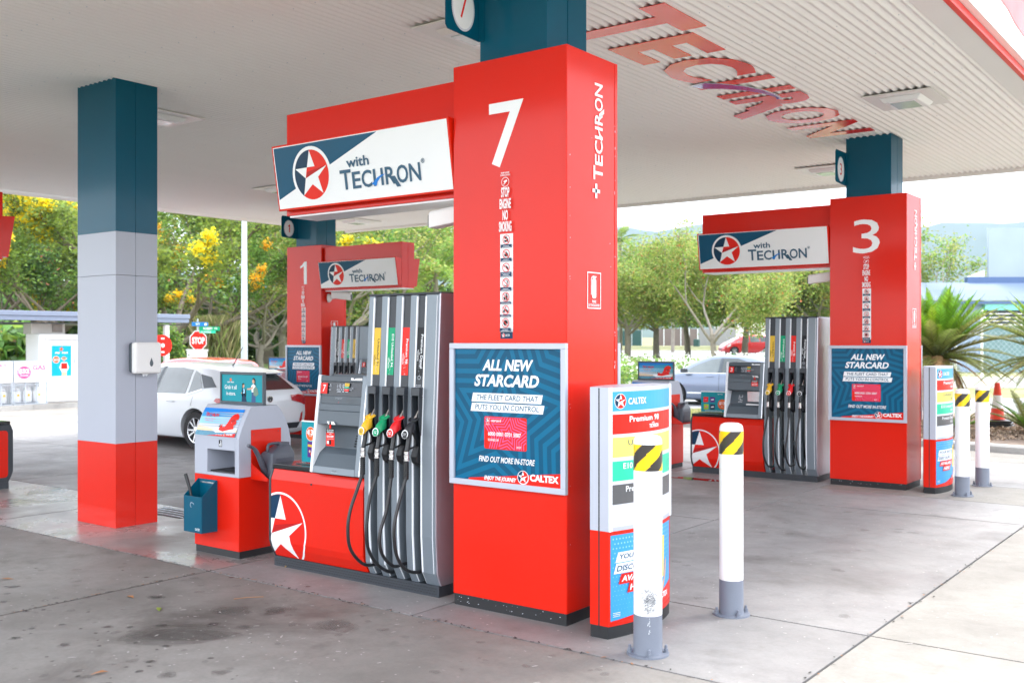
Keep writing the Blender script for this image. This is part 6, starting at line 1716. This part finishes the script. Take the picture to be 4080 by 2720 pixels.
cycad(2440, 17.4, 'second cycad with drooping brown fronds cut by the right picture edge', .98, 2, 1.30, 1.5)
for (px, d, s, lb) in ((2206, 17.9, .42, 'small cycad seedling beside the first far bollard'), (2362, 17.2, .62, 'low young cycad at the right edge below the drooping one')):
    rnd = random.Random(int(px)); x, y = at(px, d)
    t = thing('small_cycad', lb, 'cycad', (x, y, .10), 0, scale=(s, s, s))
    MB('bark_brown').lathe([(.12, 0), (.15, .10), (.08, .2)], seg=10).build('trunk', t)
    for k in range(16): o = add('frond', FR[rnd.choice([4, 1])], t, (0, 0, .16)); o.rotation_euler = (rnd.uniform(-.2, .2), -R(rnd.uniform(18, 60)), k*2.399)
PF = [frond_mesh('frond', 2.6, 30, .55, .75, ['leaf_light'], 8, vee=.1, dens=.5), frond_mesh('frond', 2.4, 30, .5, 1.2, ['frond_green'], 9, vee=-.1, dens=.5)]
def palm(px, d, h, label, s=1.0):
    x, y = at(px, d); t = thing('palm_tree', label, 'palm', (x, y, zt(x, y)), 0); rnd = random.Random(px)
    MB('bark_pale').tube([(0, 0, 0), (.1, 0, h*.5), (0, 0, h)], [.17, .13, .10], 8).build('trunk', t, smooth=60)
    for k in range(20):
        o = add('frond', PF[k % 2], t, (0, 0, h)); o.rotation_euler = (0, -R(rnd.uniform(-25, 65)), k*2.399); o.scale = (s, s, s)
palm(1000, 44, 4.6, 'palm with drooping fronds between the far gantry and column seven', 1.1)
palm(1040, 50, 6.2, 'palm just left of the big red column seven', 1.1)
palm(1424, 74, 8.6, 'distant palm against the hills right of column seven', 1.0)
palm(1545, 90, 8.9, 'distant palm above the light green trees, left of the far gantry', 1.0)

def gp(px, py, z=0.0): d = (1.70-z)*FPX/(py-785); return at(px, d)
# mulch chips and litter
rg = np.random.default_rng(21); n = 5200
px = rg.uniform(2060, 2560, n); d = rg.uniform(16.4, 21, n); P = np.array([at(a, b) for a, b in zip(px, d)])
P = P[(P[:, 1] > 17.15-.08*(P[:, 0]+4.7))]; C = np.concatenate([P, np.full((len(P), 1), .112)+rg.uniform(0, .03, (len(P), 1))], 1)
me = leaf_mesh('bark_mulch', ['mulch'], C, .10, 22, None, .28); add('bark_mulch', me)['kind'] = 'stuff'
LP = [((0+868/1.68)/1.7347, (1900+810/1.68)/1.7347, 'brown'), (665/1.68/1.7347, (1900+1322/1.68)/1.7347, 'brown'), (1065/1.68/1.7347, (1900+893/1.68)/1.7347, 'green'), (35/1.68/1.7347, (1900+692/1.68)/1.7347, 'straw'), (1925/1.68/1.7347, (1900+602/1.68)/1.7347, 'straw')]
# oil drips, worn patches and gum on the near slabs
def blob(mb, x, y, r, ry=None, rot=0, seed=0, z=.0012, jag=.28):
    rnd = random.Random(seed); n = 18; ry = ry or r; P = []; ph = [rnd.uniform(0, 6.28) for _ in range(3)]
    for k in range(n):
        a = 2*math.pi*k/n; q = 1+jag*(.5*math.sin(2*a+ph[0])+.35*math.sin(3*a+ph[1])+.3*math.sin(5*a+ph[2]))+rnd.uniform(-.06, .06)
        u, v = r*q*math.cos(a), ry*q*math.sin(a); P.append((x+u*math.cos(rot)-v*math.sin(rot), y+u*math.sin(rot)+v*math.cos(rot), z))
    mb.poly(P)
M('oil_faint', (.05, .042, .038), .6, alpha=.085, namt=.3, nscale=6); M('oil_soft', (.05, .042, .038), .5, alpha=.16, namt=.3, nscale=6); M('oil_mid', (.035, .03, .028), .4, alpha=.34, namt=.3, nscale=9); M('gum', (.5, .48, .46), .8, alpha=.75)
SP = [(25, 840, 30), (48, 785, 22), (170, 902, 28), (290, 893, 17), (720, 1007, 32), (725, 1037, 11), (105, 1082, 36), (415, 992, 22), (215, 1018, 22), (430, 1128, 42), (1045, 810, 50), (1085, 997, 42), (1430, 990, 45), (1110, 1136, 33), (590, 908, 13), (870, 1010, 28), (313, 1208, 14), (1003, 1240, 34), (1120, 1330, 60), (1475, 1312, 55), (740, 1350, 10), (520, 1338, 20), (1000, 1270, 17), (92, 740, 40), (40, 738, 18), (820, 630, 12), (1550, 677, 20), (1905, 700, 10), (2060, 738, 20), (1560, 900, 110), (1850, 900, 90), (2250, 1000, 120), (1640, 1010, 50), (845, 1277, 14), (1585, 1335, 9), (1555, 1357, 12), (915, 1202, 10), (350, 1237, 14), (665, 1135, 15), (655, 1097, 10), (540, 1020, 14), (160, 1030, 12), (205, 1052, 11), (5, 965, 14), (1680, 1113, 8), (980, 676, 22), (905, 1115, 16), (1050, 1160, 14), (1410, 1217, 22), (930, 1305, 30), (640, 1050, 16)]
m1 = MB('oil_soft'); m2 = MB('oil_mid'); m3 = MB('oil_faint')
for i, (cx, cy, w_) in enumerate(SP):
    px, py = cx/1.68/1.7347, (1900+cy/1.68)/1.7347; x, y = gp(px, py); d = 1.7*FPX/(py-785); r_ = w_/1.68/1.7347/FPX*d
    if w_ < 46: blob(m1, x, y, r_*1.25, r_*1.1, i, i, .0010+i*.00001)
    else:
        for k_ in range(4): blob(m3, x, y, r_*(1.45-k_*.27), r_*(1.2-k_*.22), i, i+k_, .0010+i*.00001+k_*.00012)
    if w_ < 46: blob(m2, x, y, r_*.8, r_*.7, i, i+50, .0018+i*.00001)
x, y = gp(1190/1.68/1.7347, (1900+1062/1.68)/1.7347); [blob(m3, x+.004*k_, y, .40-k_*.045, .20-k_*.024, R(35), 77+k_, .0024+k_*.00012) for k_ in range(5)]
rnd = random.Random(17)
for i in range(150):
    x, y = rnd.uniform(-7.5, -2.2), rnd.uniform(2.0, 4.6)
    blob(m1, x, y, rnd.uniform(.008, .035), None, i, i, .0028+i*.000004)
for i in range(30):
    x, y = rnd.uniform(-4.2, -2.0), rnd.uniform(6.1, 11.5); blob(m1, x, y, rnd.uniform(.01, .05), None, i, i+200, .0028+i*.000004)
st = m3.build('oil_stains', forecourt, recalc=False); st['kind'] = 'stuff'; st = m1.build('oil_stains', forecourt, recalc=False); st['kind'] = 'stuff'; st = m2.build('oil_stains', forecourt, recalc=False); st['kind'] = 'stuff'
mg = MB('gum')
for i in range(260):
    if i < 130: x, y = rnd.uniform(-8.5, -2.1), rnd.uniform(2.2, 4.6)
    elif i < 200: x, y = rnd.gauss(-4.6, .5), rnd.gauss(3.75, .25)
    else: x, y = rnd.uniform(-4.2, -1.0), rnd.uniform(4.8, 11.5)
    s_ = rnd.uniform(.003, .011); blob(mg, x, y, s_*rnd.uniform(1, 2.2), s_*.6, rnd.uniform(0, 3), i, .0036+i*.000002)
gm = mg.build('gum_specks', forecourt, recalc=False); gm['kind'] = 'stuff'
# dirt gathered in the joint along the island edge
md = MB('concrete_joint', 'leaf_litter'); 
for i in range(420):
    t_ = rnd.random(); md.cur = 1 if rnd.random() < .25 else 0
    if i < 260: x, y = -11+t_*9, 4.68+rnd.gauss(0, .012)
    elif i < 340: x, y = -6.35+rnd.gauss(0, .008), 3+t_*1.7
    else: x, y = -1.91+rnd.gauss(0, .02), 2+t_*9
    blob(md, x, y, rnd.uniform(.004, .016), rnd.uniform(.003, .007), rnd.uniform(0, 3), i, .0045+i*.000003)
md = md.build('joint_dirt', forecourt, recalc=False); md['kind'] = 'stuff'
names = {'brown': 'leaf_litter', 'green': 'leaf_light', 'straw': 'frond_dry'}
for i, (px, py, c) in enumerate(LP):
    x, y = gp(px, py); mb = MB(names[c]); L_ = .045 if c != 'straw' else .06
    mb.loft([[(-L_, 0, .004), (-L_, .002, .004)], [(-L_*.3, -.014, .012), (-L_*.3, .016, .008)], [(L_*.4, -.012, .010), (L_*.4, .014, .014)], [(L_, 0, .004), (L_, .002, .004)]], cap=False, close=False)
    o = mb.build('fallen_leaf', None, loc=(x, y, .0005), rot=(0, 0, i*1.3), recalc=False)
    tag(o, ['curled brown leaf lying left of centre on the near slab', 'orange brown leaf near the bottom picture edge', 'tiny green leaf on the dark near concrete', 'yellow scrap lying at the left edge of the concrete', 'pale straw against the base of pump seven'][i], 'leaf')
x, y = gp(1660/1.68/1.7347, (1900+818/1.68)/1.7347)
o = MB('frond_dry').tube([(-.09, -.01, .005), (0, .0, .009), (.10, .012, .005)], .0028, 5).build('twig', None, loc=(x, y, 0), rot=(0, 0, R(48))); tag(o, 'thin pale twig on the dark stained concrete before the pump', 'twig')
x, y = gp(420, 1205-27)
g_ = thing('drain_grate', 'steel drain grate in the floor between the tricolour post and the service bin', 'grate', (*gp(397, 1179), .002))
boxpart('frame', 'black', (-.34, .34, -.16, .16, -.001, .0015), g_)
for k in range(4): boxpart('bar', 'galv', (-.33, .33, -.13+k*.08, -.115+k*.08, .002, .008), g_)
for (px, py, rx, ry, lb) in ((1600, 1102, .34, .10, 'dark wet puddle with a red reflection beside the base of pump three'),):
    x, y = gp(px, py); mb = MB('water_wet'); rnd = random.Random(2)
    mb.poly([(rx*math.cos(a)*(1+rnd.uniform(-.25, .25)), ry*math.sin(a)*(1+rnd.uniform(-.3, .3)), 0) for a in [2*math.pi*k/22 for k in range(22)]])
    o = mb.build('puddle', None, loc=(x, y, .003), rot=(0, 0, R(5)), recalc=False); tag(o, lb, 'puddle')

# ================================================================ left background structures
sh = thing('shelter', 'low shelter with a long slate blue fascia over the gas cages at left', 'shelter', (-25.0, 8, 0))
boxpart('fascia', 'slate_fascia', (0, .10, 0, 9.72, 2.335, 2.455), sh, bevel=.01); boxpart('fascia', 'slate_fascia', (.02, .08, 0, 9.70, 2.215, 2.333), sh, bevel=.01)
boxpart('roof', 'wall_grey', (-3.2, .0, 0, 9.70, 2.34, 2.40), sh); boxpart('soffit', 'dark_plastic', (-3.2, -.001, 0.01, 9.69, 2.15, 2.17), sh)
boxpart('fascia', 'slate_fascia', (-3.2, -.001, 9.62, 9.70, 2.22, 2.455), sh)
for y in (.6, 8.98): boxpart('post', 'white_metal', (-.12, .0, y, y+.13, 0, 2.15), sh, bevel=.01)
boxpart('meter_box', 'wall_pale', (-.9, -.5, 5.40, 6.3, 1.88, 2.148), sh); boxpart('vent_panel', 'wood_grey', (-.495, -.48, 5.95, 6.22, 1.93, 2.14), sh)
ki = thing('ice_locker', 'white cabinet with a blue star mart poster left of the tricolour post', 'cabinet', (-26.6, 13.50, .12))
boxpart('body', 'white_metal', (.62, 1.28, 0, 1.7, 0, 1.76), ki, bevel=.02); boxpart('door', 'white_metal', (1.281, 1.30, .20, 1.05, .03, 1.60), ki, bevel=.006); boxpart('hood_strip', 'white_metal', (1.281, 1.34, .15, 1.15, 1.62, 1.65), ki, bevel=.005)
boxpart('poster_frame', 'alu_white', (1.301, 1.315, .29, .88, .645, 1.49), ki, bevel=.003); boxpart('latch', 'galv', (1.301, 1.33, .93, .97, 1.02, 1.12), ki)
a = Art(step=.001); a.rect('p_cyan', .77, .68, 1.30, 1.46); a.up()
a.poly('p_orange', star_pts(1.03, 1.37, .07, .45, 12)); a.up(); a.text('p_white', 'star', .86, 1.25, .14, .06, 0, .03); a.text('p_white', 'mart', 1.05, 1.25, .16, .06, 0, .03)
a.circle('p_white', .89, 1.10, .095); a.up(); a.circle('p_orange', .89, 1.10, .085); a.up(); a.text('p_white', '$12', .83, 1.06, .13, .07, 0, .03)
a.circle('p_sand', 1.10, 1.13, .085, .03); a.poly('p_sand', [(1.05, 1.13), (1.06, 1.18), (1.14, 1.18), (1.15, 1.13)]); a.up(); a.circle('p_skin', 1.10, 1.10, .035, .042); a.poly('p_white', [(.97, .90), (1.03, 1.03), (1.18, 1.03), (1.24, .90), (1.20, .82), (1.01, .82)]); a.up(); a.poly('p_red', [(1.02, .86), (1.03, 1.01), (1.18, 1.01), (1.20, .86)]); a.poly('p_white', [(1.03, .78), (1.03, .85), (1.18, .85), (1.18, .78)]); a.poly('p_sand', [(1.04, .68), (1.04, .78), (1.17, .78), (1.17, .68)])
a.build('poster', ki, (1.316, -.45, 0), *RIGHT)
for n_, y0 in ((0, 11.78), (1, 12.67)):
    c = thing('gas_cage', ['gas bottle cage with the SWAP BUY board at the left edge', 'gas bottle cage with the $32 GAS board'][n_], 'cage', (-25.56, y0, .12), group='gas bottle cages')
    W_, H_ = .87, 1.09
    boxpart('top_panel', 'galv', (0, .60, 0, W_, H_-.02, H_), c); boxpart('back_panel', 'white_metal', (0, .01, 0, W_, 0, H_-.02), c); boxpart('floor_panel', 'galv', (0, .60, 0, W_, .0, .02), c)
    for yy in (0, W_-.025, W_/3, W_*2/3): boxpart('upright', 'galv', (.575, .60, yy, yy+.02, .02, H_-.02), c)
    boxpart('rail', 'galv', (.575, .60, .025, W_-.03, .50, .515), c)
    boxpart('board', 'paper_white', (.601, .61, .02, W_-.02, .56, H_-.03), c)
    mb = MB('galv')
    for k in range(16): mb.box(.588, .592, .04+k*.052, .044+k*.052, .03, .50)
    for k in range(9): mb.box(.5915, .595, .03, W_-.03, .06+k*.052, .064+k*.052)
    mb.build('mesh_wires', c)
    a = Art(step=.0012)
    if n_ == 1: a.circle('p_pink', .26, .80, .185, .17); a.up(); a.ring('p_white', .26, .80, .168, .008); a.text('p_white', '$32', .12, .76, .27, .13, 0, .04); a.text('p_white', 'EXCHANGE', .16, .71, .2, .03, 0, .03); a.text('p_pink', 'GAS', .47, .86, .34, .12, 0, .03)
    else: a.text('p_pink', 'SWAP', .12, .94, .32, .07, 0, .03); a.text('p_pink', 'BUY', .52, .94, .22, .07, 0, .03); [a.rect('p_lightgrey', .15+k*.25, .72, .30+k*.25, .74) for k in range(3)]
    a.build('board_print', c, (.6105, 0, 0), *RIGHT)
    for k in range(3):
        b_ = thing('gas_bottle', ['first', 'second', 'third'][k]+' white gas bottle from the left behind the mesh '+['under SWAP BUY', 'under the $32 board'][n_], 'gas bottle', (-25.18, y0+.17+k*.27, .141), group='gas bottles in the cages')
        MB('white_metal').lathe([(.0, .03), (.09, .03), (.11, .06), (.115, .12), (.115, .27), (.10, .32), (.05, .345), (.0, .35)], seg=18).build('cylinder', b_, smooth=40)
        MB('white_metal').lathe([(.08, .34), (.085, .40), (.075, .40), (.07, .34)], seg=16, cap=False).build('collar', b_); MB('steel_worn').lathe([(.02, .35), (.02, .39), (.0, .39)], seg=8).build('valve', b_)
        MB('p_yellow').box(.1145, .1165, -.03, .03, .18, .24).build('label', b_)
hr = thing('hose_reel', 'red hose reel on the white post of the shelter', 'hose reel', (-24.86, 16.62, 1.58))
MB('p_red').lathe([(.0, 0), (.29, 0), (.29, .02), (.0, .02)], axis='x', seg=32).build('flange', hr); MB('p_red').lathe([(.0, .24), (.29, .24), (.29, .26), (.0, .26)], axis='x', seg=32).build('flange', hr)
mb = MB('rubber')
for k in range(7):
    mb.lathe([(.235, .032+k*.03), (.245, .04+k*.03), (.235, .052+k*.03)], axis='x', seg=28, cap=False)
mb.lathe([(.23, .02), (.23, .24)], axis='x', seg=28); mb.build('hose', hr)
mb = MB('p_white'); mb.lathe([(.0, .262), (.055, .262), (.055, .268), (.0, .268)], axis='x', seg=16); mb.box(.261, .264, -.05, .05, .17, .21); mb.box(.261, .264, -.05, .05, -.20, -.16); mb.build('print', hr)

# lamp post, stop sign, cabinet
x, y = at(561, 35); lp = thing('lamp_post', 'pale grey tapered lamp post left of column one', 'lamp post', (x, y, zt(x, y)))
MB('galv').lathe([(.115, 0), (.110, 3.0), (.085, 6.5), (.06, 9.5)], seg=16).build('pole', lp, smooth=50); MB('galv').lathe([(.16, 0), (.16, .03), (.12, .04)], seg=16).build('base', lp)
MB('galv').tube([(0, 0, 9.4), (.3, -.3, 9.7), (1.0, -1.0, 9.8)], [.05, .045, .04], 8).build('arm', lp); MB('galv').box(.8, 1.5, -1.3, -.9, 9.74, 9.86).build('lamp_head', lp, bevel=.03)
x, y = at(454, 39); ss = thing('stop_sign', 'red octagonal STOP sign on a pole carrying street name plates', 'sign', (x, y, 0), YAW+R(52))
MB('galv').lathe([(.03, 0), (.03, 2.55)], seg=10).build('pole', ss)
def octa(r): return [(r*math.cos(R(22.5+45*k))/math.cos(R(22.5)), r*math.sin(R(22.5+45*k))/math.cos(R(22.5))) for k in range(8)]
MB('p_white').prism([(a_, 1.72+b_) for a_, b_ in octa(.375)], -.038, -.032, 'y').build('plate', ss)
a = Art(step=.0015); a.poly('p_red', octa(.345)); a.up(); a.ctext('p_white', 'STOP', 0, -.13, .56, .26, 0, .04); a.build('sign_print', ss, (0, -.0385, 1.72), *FRONT)
b_ = MB('p_blue').box(-.30, .42, -.062, -.055, 2.27, 2.42).build('street_plate', ss, bevel=.002); MB('p_green').box(.04, .98, -.045, -.039, 2.10, 2.26).build('street_plate', ss); MB('p_mint').box(.04, .78, -.045, -.039, 2.0, 2.098).build('street_plate', ss)
a = Art(step=.001); a.text('p_white', 'WY', -.14, 2.30, .20, .09, 0, .03); a.poly('p_white', [(.26, 2.30), (.34, 2.30), (.38, 2.345), (.34, 2.39), (.26, 2.39)]); a.build('plate_print', ss, (0, -.0625, 0), *FRONT)
a = Art(step=.001); a.text('p_white', 'ROBERT', .22, 2.135, .42, .09, 0, .03); a.text('p_white', 'RD', .72, 2.16, .14, .06); a.text('p_white', 'N SHORE', .12, 2.02, .45, .06); a.build('plate_print', ss, (0, -.0455, 0), *FRONT)
x, y = at(453, 37); cb = thing('electrical_cabinet', 'white cabinet top below the STOP sign, behind the red car roof', 'cabinet', (x, y, 0), YAW)
boxpart('body', 'white_metal', (-.32, .32, -.2, .2, 0, 1.33), cb, bevel=.02); boxpart('lid', 'white_metal', (-.34, .34, -.22, .22, 1.331, 1.40), cb, bevel=.01); boxpart('vent', 'galv', (-.1, .2, -.203, -.2005, 1.1, 1.13), cb)
# timber posts and far house
for (px, d, h, lb) in ((500, 55, 2.4, 'thin grey post in the tall dry grass'), (592, 60, 2.6, 'bare timber post left of column one'), (603, 62, 4.0, 'brown tree stump post next to the bare timber post')):
    x, y = at(px, d); o = MB('wood_grey' if 'brown' not in lb else 'bark_brown').lathe([(.11, 0), (.10, h), (.0, h)], seg=8).build('timber_post', None, loc=(x, y, zt(x, y))); tag(o, lb, 'post')
def house(name, label, px, d, w, dp, hwall, hroof, wallm, roofm, rz, wins, z=None):
    x, y = at(px, d); t = thing(name, label, 'house' if 'house' in name else 'building', (x, y, zt(x, y) if z is None else z), YAW+rz)
    boxpart('wall', wallm, (-w/2, w/2, 0, dp, 0, hwall), t)
    e = .5; MB(roofm).prism([(-e, hwall-.05), (dp+e, hwall-.05), (dp/2, hwall+hroof)], -w/2-e, w/2+e, 'x').build('roof', t)
    for (u, v, ww, hh) in wins:
        f = boxpart('window', 'white_metal', (u-ww/2, u+ww/2, -.05, -.001, v, v+hh), t); boxpart('pane', 'glass_dim', (u-ww/2+.06, u+ww/2-.06, -.06, -.051, v+.06, v+hh-.06), f)
    return t
M('roof_red', (.45, .13, .10), .7, namt=.15)
house('house', 'far house with a faded red roof left of column one', 650, 118, 9, 7, 2.2, 1.7, 'wall_brown', 'roof_red', R(-6), [(-2.5, .8, 1.2, 1.0), (1.5, .8, 1.2, 1.0)])
house('house', 'white house with a low roof beyond the red hatchback', 1790, 150, 14, 8, 2.4, 1.6, 'wall_pale', 'wall_pale', R(4), [(-3.5, .9, 1.6, 1.1), (2.0, .9, 1.6, 1.1)])
# boundary fences on the far side of the street
def panels(name, label, px0, px1, d0, d1, h, n, mat, posts=None, z=None):
    x0, y0 = at(px0, d0); x1, y1 = at(px1, d1); L_ = math.hypot(x1-x0, y1-y0); rz = math.atan2(y1-y0, x1-x0)
    t = thing(name, label, 'fence', (x0, y0, zt((x0+x1)/2, (y0+y1)/2)), rz)
    w = L_/n
    me = MB(mat).box(.02, w-.02, -.03, .03, 0, h).mesh('panel')
    for k in range(n): add('panel', me, t, (k*w, 0, 0))
    if posts:
        mp = MB(posts).box(-.05, .05, -.09, -.032, 0, h+.12).mesh('post')
        for k in range(n+1): add('post', mp, t, (k*w, 0, 0))
    return t
panels('fence', 'dark green screened fence just right of column seven', 1405, 1474, 124, 124, 1.9, 3, 'fence_green', 'galv')
panels('fence', 'brown panel fence with white posts behind the street trees', 1505, 1602, 126, 127, 2.1, 5, 'wall_brown', 'alu_white')
panels('fence', 'grey panel fence right of the brown one', 1604, 1690, 127, 128, 2.1, 4, 'wall_grey', None)
panels('fence', 'pale rendered wall behind the red hatchback', 1692, 1765, 130, 130, 2.3, 3, 'wall_pale', 'wall_pale')
panels('fence', 'low dark fence left of column one under the trees', 575, 655, 98, 98, 1.2, 5, 'wood_grey', 'wood_grey')
x, y = at(1600, 119); o = MB('fence_green').box(-.3, .3, -.3, .3, 0, .9).build('pillar_box', None, loc=(x, y, zt(x, y)), bevel=.08); tag(o, 'small green service box on the far verge before the fences', 'service box')

M('wall_sheen', (.32, .39, .48), .22, namt=.25, nscale=.35); M('wall_teal', (.14, .24, .25), .5, namt=.2)
# ================================================================ right background: shed and mesh fence
ZS = .05
x, y = at(2352, 50)
shed = thing('shed', 'pale blue industrial shed with curved corrugated roof behind the cycads', 'shed', (x, y, ZS), YAW)
def sx(px, d=50): return (px-1176)/FPX*d-1176/FPX*50
def szz(py, d=50): return 1.70+(785-py)/FPX*d-ZS
X0s = sx(2085); X1s = 14
mb = MB('roof_blue'); n_ = 150; w_ = (X1s-X0s)/n_
prof = [(0, szz(697)), (-.02, szz(697)+.10), (.8, szz(682, 50.8)), (2.2, szz(668, 52.2)), (4.58, szz(652, 54.6))]
for i in range(n_):
    for (d0, z0), (d1, z1) in zip(prof[1:], prof[2:]):
        for a0, a1, e0, e1 in ((0, .5, 0, .035), (.5, 1, .035, 0)):
            xa, xb = X0s+(i+a0)*w_, X0s+(i+a1)*w_
            mb.poly([(xa, d0, z0+e0), (xb, d0, z0+e1), (xb, d1, z1+e1), (xa, d1, z1+e0)])
mb.build('roof', shed, recalc=False)
boxpart('gutter', 'roof_navy', (X0s, X1s, -.12, .0, szz(700), szz(694)), shed); boxpart('awning', 'wall_aqua', (sx(2262), X1s, -.05, .35, szz(714), szz(700.5)), shed)
boxpart('wall', 'glass_dim', (sx(2262), X1s, .4, .6, szz(748), szz(712)), shed); boxpart('wall', 'wall_teal', (sx(2262), X1s, .38, .6, 0, szz(748)-.002), shed); boxpart('wall', 'wall_paleblue', (X0s, sx(2262)-.01, .3, .6, 0, szz(700)), shed)
boxpart('upper_band', 'roof_navy', (sx(2219, 54.8), X1s, 4.6, 5.0, szz(652, 54.6), szz(638, 54.6)), shed); boxpart('downpipe', 'roof_navy', (sx(2242, 54.5), sx(2247, 54.5), 4.45, 4.599, szz(664, 54.5), szz(652, 54.5)), shed)
MB('wall_pale').prism([(sx(2220, 55), szz(639, 55)), (sx(2262, 55), szz(622, 55)), (sx(2262, 55), szz(639, 55)+.0)], 5.01, 5.2, 'y').build('gable', shed)
for k in range(6): boxpart('wall_panel', 'wall_sheen', (sx(2263, 56)+k*2.2+.002, sx(2263, 56)+(k+1)*2.2-.002, 5.6, 5.8, szz(645, 56), szz(527, 56)), shed)
xf_, yf_ = at(2195, 38); mf = thing('mesh_fence', 'tall white framed chain mesh fence with barbed wire in front of the shed', 'fence', (xf_, yf_, zt(xf_, yf_)), YAW)
Wf = 9.0
for xx, hh in ((0, 1.95), (.98, 2.78), (4.0, 2.3), (7.0, 2.3)): MB('white_metal').lathe([(.045, 0), (.045, hh), (0, hh)], c=(xx, 0, 0), seg=10).build('post', mf, smooth=50)
MB('white_metal').tube([(-2, 0, 1.9), (.96, 0, 1.9)], .03, 8).build('rail', mf); MB('white_metal').tube([(1.0, 0, 2.2), (Wf, 0, 2.2)], .03, 8).build('rail', mf); MB('white_metal').tube([(1.03, 0, 2.55), (1.3, 0, 2.22)], .025, 8).build('brace', mf)
for zz in (2.35, 2.48, 2.62): MB('white_metal').tube([(1.0, 0, zz), (Wf, .03, zz+.02)], .010, 5).build('wire', mf)
mb = MB('galv')
for k in range(-8, 46):
    for s in (1, -1):
        a0 = k*.2; z1 = 2.2 if a0 > 1 else 1.9; a1 = a0+s*2.0
        mb.poly([(a0, .01+s*.002, 0), (a0+.010, .01+s*.002, 0), (a1+.010, .01+s*.002, 2.0), (a1, .01+s*.002, 2.0)])
mb.build('chain_mesh', mf, recalc=False)['kind'] = 'stuff'
lw = thing('low_wall', 'low white wall along the road below the mesh fence', 'wall', (*at(2150, 36.5), 0), YAW)
for k in range(7): boxpart('wall_panel', 'wall_pale', (k*1.9+.005, (k+1)*1.9-.005, 0, .2, 0, .42), lw)

# traffic cone on stacked rubber feet
x, y = at(2291, 18.9); tc = thing('traffic_cone', 'orange traffic cone with a white band standing right of the farthest bollard', 'cone', (x, y, .10))
for k in range(3): MB('rubber').box(-.26+k*.012, .26-k*.01, -.24+k*.01, .24, .02+k*.045, .055+k*.045).build('rubber_foot', tc, rot=(0, 0, .1*k), bevel=.012)
MB('cone_orange').lathe([(.135, .158), (.118, .20), (.104, .36), (.0, .36)], seg=24).build('lower_cone', tc, smooth=50); MB('paper_white').lathe([(.104, .3601), (.074, .60), (.0, .60)], seg=24).build('reflective_band', tc, smooth=50); MB('cone_orange').lathe([(.074, .6001), (.042, .83), (.030, .83), (.0, .80)], seg=24).build('upper_cone', tc, smooth=50)

# ================================================================ air: one pale haze volume round everything
hm = bpy.data.materials.new('haze_air'); hm.use_nodes = True; nt = hm.node_tree
for n_ in list(nt.nodes):
    if n_.type == 'BSDF_PRINCIPLED': nt.nodes.remove(n_)
pv = nt.nodes.new('ShaderNodeVolumePrincipled'); pv.inputs['Color'].default_value = (.62, .78, 1.0, 1); pv.inputs['Density'].default_value = .00017
nt.links.new(pv.outputs[0], nt.nodes['Material Output'].inputs['Volume'])
hb = MB(); hb.m = []; hb.box(-2600, 2400, -300, 2900, -1.2, 420)
me = bpy.data.meshes.new('haze'); me.from_pydata(hb.v, [], hb.f); me.materials.append(hm)
HAZE = add('haze', me); HAZE['kind'] = 'stuff'; HAZE.display_type = 'BOUNDS'
SC.cycles.volume_bounces = 0
SC.cycles.volume_step_rate = 10
